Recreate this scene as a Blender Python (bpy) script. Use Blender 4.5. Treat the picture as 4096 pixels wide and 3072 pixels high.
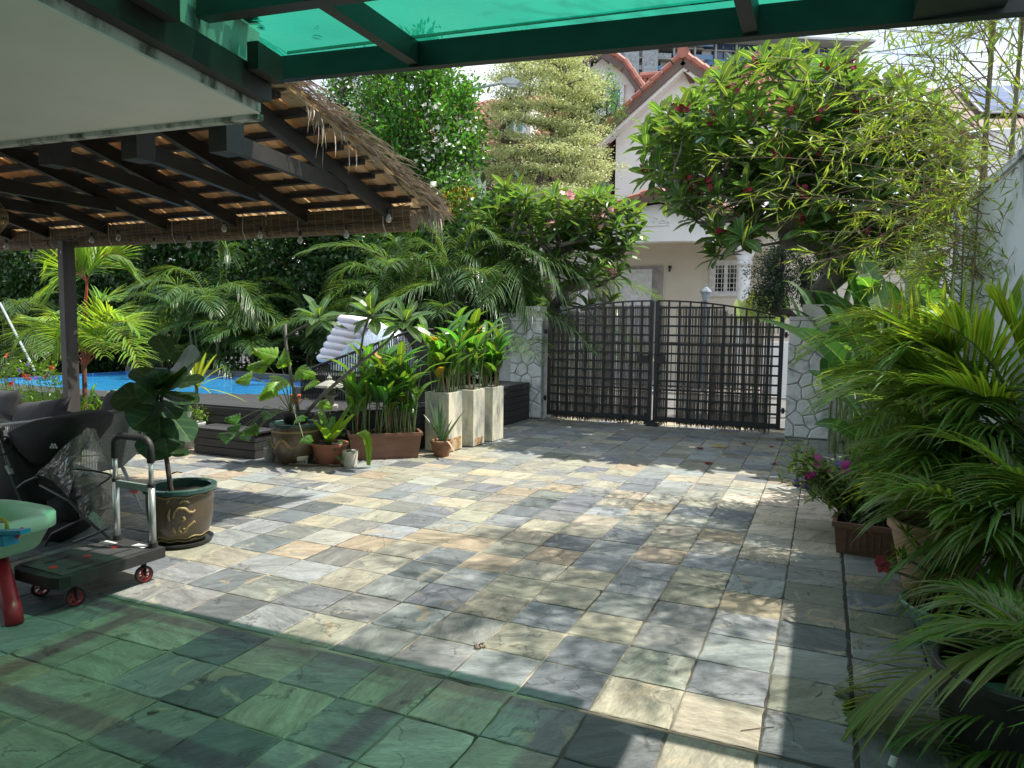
import bpy, math, random
import numpy as np
from mathutils import Vector, Matrix, Euler

for o in list(bpy.data.objects):
    bpy.data.objects.remove(o)
C = bpy.context.scene.collection
scene = bpy.context.scene

# ------------------------------------------------------------------ camera, sky, sun, exposure
CAM = Vector((0.1585, -2.6204, 1.5172))
RIGHT = Vector((0.91523, 0.40273, 0.012556))
DOWN = Vector((0.043661, -0.068147, -0.996719))
FWD = Vector((-0.400558, 0.912776, -0.079954))
cam_data = bpy.data.cameras.new('camera')
cam = bpy.data.objects.new('camera', cam_data)
C.objects.link(cam)
cam.matrix_world = Matrix(((RIGHT.x, -DOWN.x, -FWD.x, CAM.x), (RIGHT.y, -DOWN.y, -FWD.y, CAM.y),
                           (RIGHT.z, -DOWN.z, -FWD.z, CAM.z), (0, 0, 0, 1)))
cam_data.sensor_width = 36
cam_data.lens = 36 * 2850 / 4096
cam_data.clip_start = 0.05
cam_data.clip_end = 1500
scene.camera = cam

SUN = Vector((0.42, 0.25, 1.0)).normalized()      # towards the sun
sun_el = math.asin(SUN.z)
sun_az = math.atan2(SUN.x, SUN.y)
world = bpy.data.worlds.new('World')
scene.world = world
world.use_nodes = True
nt = world.node_tree
nt.nodes.clear()
sky = nt.nodes.new('ShaderNodeTexSky')
sky.sky_type = 'NISHITA'
sky.sun_disc = False
sky.sun_elevation = sun_el
sky.sun_rotation = sun_az
sky.dust_density = 1.6
bg = nt.nodes.new('ShaderNodeBackground')
bg.inputs[1].default_value = 0.15
tc = nt.nodes.new('ShaderNodeTexCoord')
mp = nt.nodes.new('ShaderNodeMapping')
mp.inputs['Scale'].default_value = (1.3, 1.3, 3.5)
mp.inputs['Rotation'].default_value = (0.2, 0.1, 0.5)
nz = nt.nodes.new('ShaderNodeTexNoise')
nz.inputs['Scale'].default_value = 2.6
nz.inputs['Detail'].default_value = 7
nz.inputs['Roughness'].default_value = 0.55
rp = nt.nodes.new('ShaderNodeValToRGB')
rp.color_ramp.elements[0].position = 0.36
rp.color_ramp.elements[1].position = 0.66
rp.color_ramp.elements[0].color = (0.25, 0.25, 0.25, 1)
mx = nt.nodes.new('ShaderNodeMixRGB')
mx.inputs[2].default_value = (6.6, 7.0, 7.6, 1)
out = nt.nodes.new('ShaderNodeOutputWorld')
L_ = nt.links.new
L_(tc.outputs['Generated'], mp.inputs[0]); L_(mp.outputs[0], nz.inputs['Vector'])
L_(nz.outputs['Fac'], rp.inputs[0]); L_(rp.outputs[0], mx.inputs[0])
L_(sky.outputs[0], mx.inputs[1]); L_(mx.outputs[0], bg.inputs[0]); L_(bg.outputs[0], out.inputs[0])

sd = bpy.data.lights.new('sun', 'SUN')
sd.energy = 5.0
sd.angle = math.radians(0.55)
sd.color = (1.0, 0.935, 0.82)
so = bpy.data.objects.new('sun', sd)
C.objects.link(so)
so.rotation_euler = SUN.to_track_quat('Z', 'Y').to_euler()
so.location = (4, 4, 12)

vs = scene.view_settings
scene.display_settings.display_device = 'sRGB'
vs.view_transform = 'Standard'; vs.look = 'None'; vs.exposure = 0.70; vs.gamma = 1; vs.use_curve_mapping = False
scene.cycles.max_bounces = 8
scene.cycles.transparent_max_bounces = 16
scene.cycles.use_denoising = True

# ------------------------------------------------------------------ helpers
KPX = 4096 / 2212.0
def ray(x, y):
    return RIGHT * ((x * KPX - 2048) / 2850) + DOWN * ((y * KPX - 1536) / 2850) + FWD
def at(x, y, Y):                      # point of the vertical plane y = Y
    d = ray(x, y); return CAM + d * ((Y - CAM.y) / d.y)
def gz(x, y, z=0.0):                  # point of the level z
    d = ray(x, y); return CAM + d * ((z - CAM.z) / d.z)

def tag(o, label=None, cat=None, group=None, kind=None):
    if label: o['label'] = label
    if cat: o['category'] = cat
    if group: o['group'] = group
    if kind: o['kind'] = kind
    return o

def empty(name, loc, label=None, cat=None, group=None, rz=0.0, kind=None):
    o = bpy.data.objects.new(name, None)
    C.objects.link(o)
    o.location = loc; o.rotation_euler = (0, 0, rz); o.empty_display_size = 0.1
    return tag(o, label, cat, group, kind)

class MB:
    def __init__(s):
        s.v = []; s.f = []; s.uv = []; s.m = []; s.hasuv = False; s.mi = 0
    def add(s, vs, fs, uvs=None):
        n = len(s.v)
        s.v.extend([tuple(p) for p in vs])
        for f in fs:
            s.f.append(tuple(i + n for i in f)); s.m.append(s.mi)
            if uvs is not None:
                s.hasuv = True
                s.uv.extend([uvs[i] for i in f])
            else:
                s.uv.extend([(0.5, 0.5)] * len(f))
        return s
    def box(s, a, b, rot=None, ctr=None):
        x0, y0, z0 = a; x1, y1, z1 = b
        vs = [Vector(p) for p in ((x0,y0,z0),(x1,y0,z0),(x1,y1,z0),(x0,y1,z0),(x0,y0,z1),(x1,y0,z1),(x1,y1,z1),(x0,y1,z1))]
        if rot is not None:
            c = Vector(ctr) if ctr is not None else Vector(((x0+x1)/2,(y0+y1)/2,(z0+z1)/2))
            vs = [c + rot @ (p - c) for p in vs]
        return s.add(vs, [(3,2,1,0),(4,5,6,7),(0,1,5,4),(1,2,6,5),(2,3,7,6),(3,0,4,7)])
    def bar(s, p, q, w, h, up=(0, 0, 1)):          # rectangular bar from p to q
        p = Vector(p); q = Vector(q); d = (q - p).normalized(); u = Vector(up)
        sd_ = d.cross(u)
        if sd_.length < 1e-4: sd_ = d.cross(Vector((1, 0, 0)))
        sd_.normalize(); u = sd_.cross(d).normalized()
        a = sd_ * (w / 2); b = u * (h / 2)
        vs = [p - a - b, p + a - b, p + a + b, p - a + b, q - a - b, q + a - b, q + a + b, q - a + b]
        return s.add(vs, [(0,1,2,3),(7,6,5,4),(0,4,5,1),(1,5,6,2),(2,6,7,3),(3,7,4,0)])
    def tube(s, pts, rad, n=8, cap=True):
        pts = [Vector(p) for p in pts]
        if not hasattr(rad, '__len__'): rad = [rad] * len(pts)
        vs = []; prev = None
        for i, p in enumerate(pts):
            d = (pts[min(i+1, len(pts)-1)] - pts[max(i-1, 0)]).normalized()
            if prev is None:
                a = d.orthogonal().normalized()
            else:
                a = (prev - d * prev.dot(d))
                a = a.normalized() if a.length > 1e-5 else d.orthogonal().normalized()
            prev = a; b = d.cross(a)
            for k in range(n):
                t = 2 * math.pi * k / n
                vs.append(p + (a * math.cos(t) + b * math.sin(t)) * rad[i])
        fs = []
        for i in range(len(pts) - 1):
            for k in range(n):
                k2 = (k + 1) % n
                fs.append((i*n+k, i*n+k2, (i+1)*n+k2, (i+1)*n+k))
        if cap:
            fs.append(tuple(reversed(range(n)))); fs.append(tuple(range((len(pts)-1)*n, len(pts)*n)))
        return s.add(vs, fs)
    def lathe(s, c, prof, n=32, sx=1.0, sy=1.0, rip=0.0, ripn=0, cap=True):
        cx, cy, cz = c; vs = []
        for r, z in prof:
            for k in range(n):
                t = 2 * math.pi * k / n
                rr = r * (1 + (rip * math.cos(ripn * t) if ripn else 0))
                vs.append((cx + rr * math.cos(t) * sx, cy + rr * math.sin(t) * sy, cz + z))
        fs = []
        for i in range(len(prof) - 1):
            for k in range(n):
                k2 = (k + 1) % n
                fs.append((i*n+k, i*n+k2, (i+1)*n+k2, (i+1)*n+k))
        if cap and prof[0][0] > 1e-6 and Vector((prof[0][0]-prof[-1][0], prof[0][1]-prof[-1][1])).length > 1e-6: fs.append(tuple(reversed(range(n))))
        return s.add(vs, fs)
    def ring(s, c, ro, ri, z0, z1, n=32):
        return s.lathe(c, [(ri, z0), (ro, z0), (ro, z1), (ri, z1), (ri, z0)], n)
    def prism(s, poly, z0, z1):
        n = len(poly)
        vs = [(x, y, z0) for x, y in poly] + [(x, y, z1) for x, y in poly]
        return s.add(vs, [tuple(reversed(range(n))), tuple(range(n, 2*n))] + [(i, (i+1) % n, (i+1) % n + n, i + n) for i in range(n)])
    def prismY(s, poly, y0, y1):                    # poly of (x, z), extruded along y
        n = len(poly)
        vs = [(x, y0, z) for x, z in poly] + [(x, y1, z) for x, z in poly]
        return s.add(vs, [tuple(range(n)), tuple(reversed(range(n, 2*n)))] + [(i + n, (i+1) % n + n, (i+1) % n, i) for i in range(n)])
    def prismX(s, poly, x0, x1):                    # poly of (y, z), extruded along x
        n = len(poly)
        vs = [(x0, y, z) for y, z in poly] + [(x1, y, z) for y, z in poly]
        return s.add(vs, [tuple(reversed(range(n))), tuple(range(n, 2*n))] + [(i, (i+1) % n, (i+1) % n + n, i + n) for i in range(n)])
    def blade(s, P0, P1, P2, w, n=6, prof=None, fold=0.25, side=None, droop=0.0):
        """leaf along the bezier P0 P1 P2; uv = (across, along)"""
        P0 = Vector(P0); P1 = Vector(P1); P2 = Vector(P2)
        vs = []; uv = []
        for i in range(n + 1):
            t = i / n
            p = P0 * (1-t)**2 + P1 * (2*t*(1-t)) + P2 * t*t
            d = ((P1 - P0) * (1 - t) + (P2 - P1) * t)
            if d.length < 1e-6: d = P2 - P0
            d.normalize()
            if side is None:
                a = d.cross(Vector((0, 0, 1)))
                if a.length < 0.15: a = d.cross(Vector((0.6, -0.8, 0)))
            else:
                a = Vector(side) - d * d.dot(Vector(side))
            a.normalize(); u = a.cross(d)
            if u.z < 0 and side is None: u = -u
            ww = w * 0.5 * (prof(t) if prof else math.sin(math.pi * min(1, max(0.02, t * 0.94 + 0.04))))
            vs += [p - a * ww + u * ww * fold, p - u * 0.0, p + a * ww + u * ww * fold]
            uv += [(0, t), (0.5, t), (1, t)]
        fs = []
        for i in range(n):
            b = i * 3
            fs += [(b, b+1, b+4, b+3), (b+1, b+2, b+5, b+4)]
        return s.add(vs, fs, uv)
    def build(s, name, mat, parent=None, smooth=False, loc=None, origin=None):
        me = bpy.data.meshes.new(name)
        vs = s.v
        if origin is not None:
            ox, oy, oz = origin
            vs = [(x-ox, y-oy, z-oz) for x, y, z in vs]
        me.from_pydata(vs, [], s.f)
        mats = mat if isinstance(mat, (list, tuple)) else [mat]
        for m_ in mats: me.materials.append(m_)
        if len(mats) > 1: me.polygons.foreach_set('material_index', s.m)
        if s.hasuv:
            l = me.uv_layers.new(name='UVMap')
            l.data.foreach_set('uv', [c for p in s.uv for c in p])
        if smooth: me.polygons.foreach_set('use_smooth', [True] * len(me.polygons))
        me.update()
        o = bpy.data.objects.new(name, me)
        C.objects.link(o)
        if origin is not None: o.location = origin
        if loc is not None: o.location = loc
        if parent is not None: adopt(o, parent)
        return o

def adopt(o, parent):                # world-space coordinates kept
    o.parent = parent
    R = Euler(parent.rotation_euler).to_matrix().to_4x4()
    M = Matrix.Translation(parent.location) @ R
    if parent.parent is not None:
        pp = parent.parent
        M = Matrix.Translation(pp.location) @ Euler(pp.rotation_euler).to_matrix().to_4x4() @ parent.matrix_parent_inverse @ M
    o.matrix_parent_inverse = M.inverted()
    return o

def inst(name, mesh, parent, loc, rot=(0, 0, 0), sc=1.0):
    """another object on shared mesh data, placed in world space"""
    o = bpy.data.objects.new(name, mesh)
    C.objects.link(o)
    o.location = loc
    if isinstance(rot, Matrix): o.rotation_euler = rot.to_euler()
    else: o.rotation_euler = rot
    o.scale = (sc, sc, sc) if not hasattr(sc, '__len__') else sc
    if parent is not None: adopt(o, parent)
    return o

def mass(name, tv, tf, tuv, mats4, material, parent=None, kind='stuff'):
    """numpy copy of one leaf shape under many 4x4 matrices, joined in one mesh"""
    tv = np.asarray(tv, float); M = np.asarray(mats4, float)
    k, nv = len(M), len(tv)
    hv = np.c_[tv, np.ones(nv)]
    V = np.einsum('kij,vj->kvi', M, hv)[:, :, :3].reshape(-1, 3)
    F = np.asarray(tf, int); nf, q = F.shape
    F = (F[None] + (np.arange(k) * nv)[:, None, None]).reshape(-1, q)
    me = bpy.data.meshes.new(name)
    me.vertices.add(len(V)); me.vertices.foreach_set('co', V.ravel())
    me.loops.add(F.size); me.loops.foreach_set('vertex_index', F.ravel())
    me.polygons.add(len(F))
    me.polygons.foreach_set('loop_start', np.arange(len(F)) * q)
    me.polygons.foreach_set('loop_total', np.full(len(F), q))
    if tuv is not None:
        l = me.uv_layers.new(name='UVMap')
        U = np.tile(np.asarray(tuv, float)[np.asarray(tf, int)].reshape(-1, 2), (k, 1))
        l.data.foreach_set('uv', U.ravel())
    me.materials.append(material)
    me.update(calc_edges=True); me.validate()
    o = bpy.data.objects.new(name, me)
    C.objects.link(o)
    if parent is not None: adopt(o, parent)
    if kind: o['kind'] = kind
    return o

def mat4(loc, xdir, normal, s):
    """matrix with local y along xdir (leaf length), z near normal"""
    y = np.array(xdir, float); y /= np.linalg.norm(y) + 1e-9
    n = np.array(normal, float); x = np.cross(y, n)
    l = np.linalg.norm(x)
    if l < 1e-3: x = np.cross(y, np.array([1.0, 0.3, 0.2])); l = np.linalg.norm(x)
    x /= l; z = np.cross(x, y)
    M = np.eye(4); M[:3, 0] = x * s; M[:3, 1] = y * s; M[:3, 2] = z * s; M[:3, 3] = loc
    return M

def leaf_shape(L=1.0, W=0.35, n=3, droop=0.12, fold=0.12, peak=0.5):
    """simple pointed leaf in local space, along +y"""
    v = []; uv = []
    for i in range(n + 1):
        t = i / n
        w = W / 2 * (math.sin(math.pi * t ** (math.log(0.5) / math.log(peak))) ** 0.8 if 0 < t < 1 else 0.0)
        z = -droop * L * t * t
        w = max(w, 0.004)
        v += [(-w, t * L, z + w * fold), (0, t * L, z), (w, t * L, z + w * fold)]
        uv += [(0, t), (0.5, t), (1, t)]
    f = []
    for i in range(n):
        b = i * 3
        f += [(b, b+1, b+4, b+3), (b+1, b+2, b+5, b+4)]
    return v, f, uv

# ------------------------------------------------------------------ materials
MATS = {}
def _nodes(name):
    m = bpy.data.materials.new(name); m.use_nodes = True
    n = m.node_tree; n.nodes.clear()
    return m, n, n.nodes.new('ShaderNodeOutputMaterial')

def pm(name, col, rough=0.6, col2=None, scale=8.0, detail=6, lo=0.35, hi=0.65, bump=0.0, bscale=40.0, metal=0.0,
       spec=0.5, stretch=(1, 1, 1), island=0.0, coat=0.0, objcol=False, bdist=0.01):
    if name in MATS: return MATS[name]
    m, n, out = _nodes(name); N = n.nodes; K = n.links.new
    p = N.new('ShaderNodeBsdfPrincipled'); K(p.outputs[0], out.inputs[0])
    p.inputs['Roughness'].default_value = rough; p.inputs['Metallic'].default_value = metal
    p.inputs['Specular IOR Level'].default_value = spec
    if coat: p.inputs['Coat Weight'].default_value = coat; p.inputs['Coat Roughness'].default_value = 0.12
    g = N.new('ShaderNodeTexCoord'); mpn = N.new('ShaderNodeMapping'); mpn.inputs['Scale'].default_value = stretch
    K(g.outputs['Object'], mpn.inputs[0])
    c2 = col2 if col2 is not None else tuple(c * 0.72 for c in col)
    t = N.new('ShaderNodeTexNoise'); t.inputs['Scale'].default_value = scale; t.inputs['Detail'].default_value = detail
    t.inputs['Roughness'].default_value = 0.6
    K(mpn.outputs[0], t.inputs['Vector'])
    r = N.new('ShaderNodeValToRGB'); r.color_ramp.elements[0].position = lo; r.color_ramp.elements[1].position = hi
    r.color_ramp.elements[0].color = (*c2, 1); r.color_ramp.elements[1].color = (*col, 1)
    K(t.outputs['Fac'], r.inputs[0])
    last = r.outputs[0]
    if objcol:
        oi = N.new('ShaderNodeObjectInfo'); mm = N.new('ShaderNodeMixRGB'); mm.blend_type = 'MULTIPLY'; mm.inputs[0].default_value = 1
        K(last, mm.inputs[1]); K(oi.outputs['Color'], mm.inputs[2]); last = mm.outputs[0]
    if island:
        ge = N.new('ShaderNodeNewGeometry'); hs = N.new('ShaderNodeHueSaturation'); ma = N.new('ShaderNodeMapRange')
        ma.inputs['To Min'].default_value = 1 - island; ma.inputs['To Max'].default_value = 1 + island
        K(ge.outputs['Random Per Island'], ma.inputs[0]); K(ma.outputs[0], hs.inputs['Value']); K(last, hs.inputs['Color']); last = hs.outputs[0]
    K(last, p.inputs['Base Color'])
    if bump:
        b = N.new('ShaderNodeTexNoise'); b.inputs['Scale'].default_value = bscale; b.inputs['Detail'].default_value = 6
        K(mpn.outputs[0], b.inputs['Vector'])
        bn = N.new('ShaderNodeBump'); bn.inputs['Strength'].default_value = bump; bn.inputs['Distance'].default_value = bdist
        K(b.outputs['Fac'], bn.inputs['Height']); K(bn.outputs[0], p.inputs['Normal'])
    MATS[name] = m
    return m

def leafmat(name, col, trans=0.4, rough=0.38, tcol=None, var=0.25, vein=0.0, veinscale=18.0, midrib=0.0, ribcol=(0.35, 0.42, 0.12), hue=0.02, stripe=None, spec=0.5):
    """leaf: glossy diffuse front + light passing through; uv veins"""
    if name in MATS: return MATS[name]
    m, n, out = _nodes(name); N = n.nodes; K = n.links.new
    p = N.new('ShaderNodeBsdfPrincipled'); p.inputs['Roughness'].default_value = rough; p.inputs['Specular IOR Level'].default_value = spec
    tr = N.new('ShaderNodeBsdfTranslucent'); mixs = N.new('ShaderNodeMixShader'); mixs.inputs[0].default_value = trans
    K(p.outputs[0], mixs.inputs[1]); K(tr.outputs[0], mixs.inputs[2]); K(mixs.outputs[0], out.inputs[0])
    ge = N.new('ShaderNodeNewGeometry'); oi = N.new('ShaderNodeObjectInfo'); ad = N.new('ShaderNodeMath'); ad.operation = 'ADD'
    K(ge.outputs['Random Per Island'], ad.inputs[0]); K(oi.outputs['Random'], ad.inputs[1])
    fr = N.new('ShaderNodeMath'); fr.operation = 'FRACT'; K(ad.outputs[0], fr.inputs[0])
    ma = N.new('ShaderNodeMapRange'); ma.inputs['To Min'].default_value = 1 - var; ma.inputs['To Max'].default_value = 1 + var
    K(fr.outputs[0], ma.inputs[0])
    mh = N.new('ShaderNodeMapRange'); mh.inputs['To Min'].default_value = 0.5 - hue; mh.inputs['To Max'].default_value = 0.5 + hue
    K(fr.outputs[0], mh.inputs[0])
    base = N.new('ShaderNodeRGB'); base.outputs[0].default_value = (*col, 1); last = base.outputs[0]
    if vein or midrib or stripe:
        uv = N.new('ShaderNodeUVMap'); sep = N.new('ShaderNodeSeparateXYZ'); K(uv.outputs[0], sep.inputs[0])
        sb = N.new('ShaderNodeMath'); sb.operation = 'SUBTRACT'; sb.inputs[1].default_value = 0.5; K(sep.outputs[0], sb.inputs[0])
        ab = N.new('ShaderNodeMath'); ab.operation = 'ABSOLUTE'; K(sb.outputs[0], ab.inputs[0])
        if stripe:
            rr = N.new('ShaderNodeValToRGB'); rr.color_ramp.elements[0].position = 0.18; rr.color_ramp.elements[1].position = 0.34
            K(ab.outputs[0], rr.inputs[0]); mm = N.new('ShaderNodeMixRGB'); K(rr.outputs[0], mm.inputs[0])
            K(last, mm.inputs[1]); mm.inputs[2].default_value = (*stripe, 1); last = mm.outputs[0]
        if vein:
            m1 = N.new('ShaderNodeMath'); m1.operation = 'MULTIPLY'; m1.inputs[1].default_value = -0.55; K(ab.outputs[0], m1.inputs[0])
            a2 = N.new('ShaderNodeMath'); a2.operation = 'ADD'; K(m1.outputs[0], a2.inputs[0]); K(sep.outputs[1], a2.inputs[1])
            m2 = N.new('ShaderNodeMath'); m2.operation = 'MULTIPLY'; m2.inputs[1].default_value = veinscale * 2 * math.pi; K(a2.outputs[0], m2.inputs[0])
            sn = N.new('ShaderNodeMath'); sn.operation = 'SINE'; K(m2.outputs[0], sn.inputs[0])
            rr = N.new('ShaderNodeMapRange'); rr.inputs['From Min'].default_value = 0.6; rr.inputs['From Max'].default_value = 1.0
            rr.inputs['To Max'].default_value = vein; K(sn.outputs[0], rr.inputs[0])
            mm = N.new('ShaderNodeMixRGB'); K(rr.outputs[0], mm.inputs[0]); K(last, mm.inputs[1]); mm.inputs[2].default_value = (*ribcol, 1); last = mm.outputs[0]
        if midrib:
            rr = N.new('ShaderNodeMapRange'); rr.inputs['From Min'].default_value = midrib; rr.inputs['From Max'].default_value = midrib * 0.4
            K(ab.outputs[0], rr.inputs[0]); mm = N.new('ShaderNodeMixRGB'); K(rr.outputs[0], mm.inputs[0]); K(last, mm.inputs[1])
            mm.inputs[2].default_value = (*ribcol, 1); last = mm.outputs[0]
    hs = N.new('ShaderNodeHueSaturation'); K(ma.outputs[0], hs.inputs['Value']); K(mh.outputs[0], hs.inputs['Hue']); K(last, hs.inputs['Color'])
    K(hs.outputs[0], p.inputs['Base Color'])
    h2 = N.new('ShaderNodeMixRGB'); h2.blend_type = 'MULTIPLY'; h2.inputs[0].default_value = 1
    tcl = tcol if tcol else (2.6, 2.3, 0.9)
    K(hs.outputs[0], h2.inputs[1]); h2.inputs[2].default_value = (*tcl, 1); K(h2.outputs[0], tr.inputs['Color'])
    MATS[name] = m
    return m
R = random.Random(7)
def U(a, b): return R.uniform(a, b)
PI = math.pi
# ------------------------------------------------------------------ materials of the setting
WHITE = pm('white_paint', (0.72, 0.72, 0.70), 0.7, (0.66, 0.66, 0.63), 3, bump=0.08, bscale=60)
DARKWOOD = pm('dark_stained_wood', (0.030, 0.027, 0.025), 0.55, (0.016, 0.015, 0.014), 6, bump=0.25, bscale=14, stretch=(1, 1, 1))
BLACKWOOD = pm('black_deck_wood', (0.050, 0.050, 0.052), 0.5, (0.028, 0.028, 0.030), 5, bump=0.3, bscale=30, stretch=(0.4, 6, 6))
SOIL = pm('soil', (0.035, 0.025, 0.018), 0.95, (0.015, 0.011, 0.008), 30, bump=0.8, bscale=50)

# ------------------------------------------------------------------ ground, bed, road
def struct(name, mb, m, label=None, smooth=False):
    o = mb.build(name, m, smooth=smooth); o['kind'] = 'structure'
    if label: o['label'] = label
    return o
EARTH = pm('earth', (0.10, 0.085, 0.06), 0.95, (0.05, 0.05, 0.03), 0.8, bump=0.3, bscale=8)
struct('ground', MB().add([(-400, -300, -0.16), (400, -300, -0.16), (400, 600, -0.16), (-400, 600, -0.16)], [(0, 1, 2, 3)]), EARTH)
ROADM = pm('road_asphalt', (0.16, 0.155, 0.15), 0.85, (0.10, 0.10, 0.10), 5, bump=0.3, bscale=90)
struct('road', MB().box((-60, 9.6, -0.15), (40, 14.6, -0.06)), ROADM)
CONC = pm('forecourt_concrete', (0.50, 0.47, 0.43), 0.8, (0.40, 0.37, 0.34), 4, bump=0.2, bscale=70)
struct('pavement', MB().box((-60, 14.6, -0.15), (40, 21, 0.0)), CONC)

# grout bed under the slate tiles
def groutmat():
    m, n, out = _nodes('grout_bed'); N = n.nodes; K = n.links.new
    p = N.new('ShaderNodeBsdfPrincipled'); K(p.outputs[0], out.inputs[0]); p.inputs['Roughness'].default_value = 0.95
    g = N.new('ShaderNodeNewGeometry'); t = N.new('ShaderNodeTexNoise'); t.inputs['Scale'].default_value = 1.3; t.inputs['Detail'].default_value = 8
    K(g.outputs['Position'], t.inputs['Vector'])
    r = N.new('ShaderNodeValToRGB'); e = r.color_ramp.elements
    e[0].position = 0.40; e[0].color = (0.05, 0.045, 0.035, 1); e[1].position = 0.60; e[1].color = (0.40, 0.36, 0.27, 1)
    K(t.outputs['Fac'], r.inputs[0])
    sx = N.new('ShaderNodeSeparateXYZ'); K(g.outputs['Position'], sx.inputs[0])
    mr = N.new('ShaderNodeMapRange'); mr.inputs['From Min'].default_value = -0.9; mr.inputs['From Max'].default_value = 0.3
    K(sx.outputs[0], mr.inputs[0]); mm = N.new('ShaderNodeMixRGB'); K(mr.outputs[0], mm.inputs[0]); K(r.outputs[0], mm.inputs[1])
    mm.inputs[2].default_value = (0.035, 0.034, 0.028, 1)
    t2 = N.new('ShaderNodeTexNoise'); t2.inputs['Scale'].default_value = 260; K(g.outputs['Position'], t2.inputs['Vector'])
    mp2 = N.new('ShaderNodeMapRange'); mp2.inputs['To Min'].default_value = 0.6; mp2.inputs['To Max'].default_value = 1.3; K(t2.outputs['Fac'], mp2.inputs[0])
    m3 = N.new('ShaderNodeMixRGB'); m3.blend_type = 'MULTIPLY'; m3.inputs[0].default_value = 1; K(mm.outputs[0], m3.inputs[1]); K(mp2.outputs[0], m3.inputs[2])
    K(m3.outputs[0], p.inputs['Base Color'])
    b = N.new('ShaderNodeBump'); b.inputs['Strength'].default_value = 0.5; b.inputs['Distance'].default_value = 0.004
    K(t2.outputs['Fac'], b.inputs['Height']); K(b.outputs[0], p.inputs['Normal'])
    return m
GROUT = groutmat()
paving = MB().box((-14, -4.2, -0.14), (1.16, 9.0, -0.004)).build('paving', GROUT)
tag(paving, 'courtyard paving of mixed blue grey, olive and tan slate tiles', kind='structure')

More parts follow.
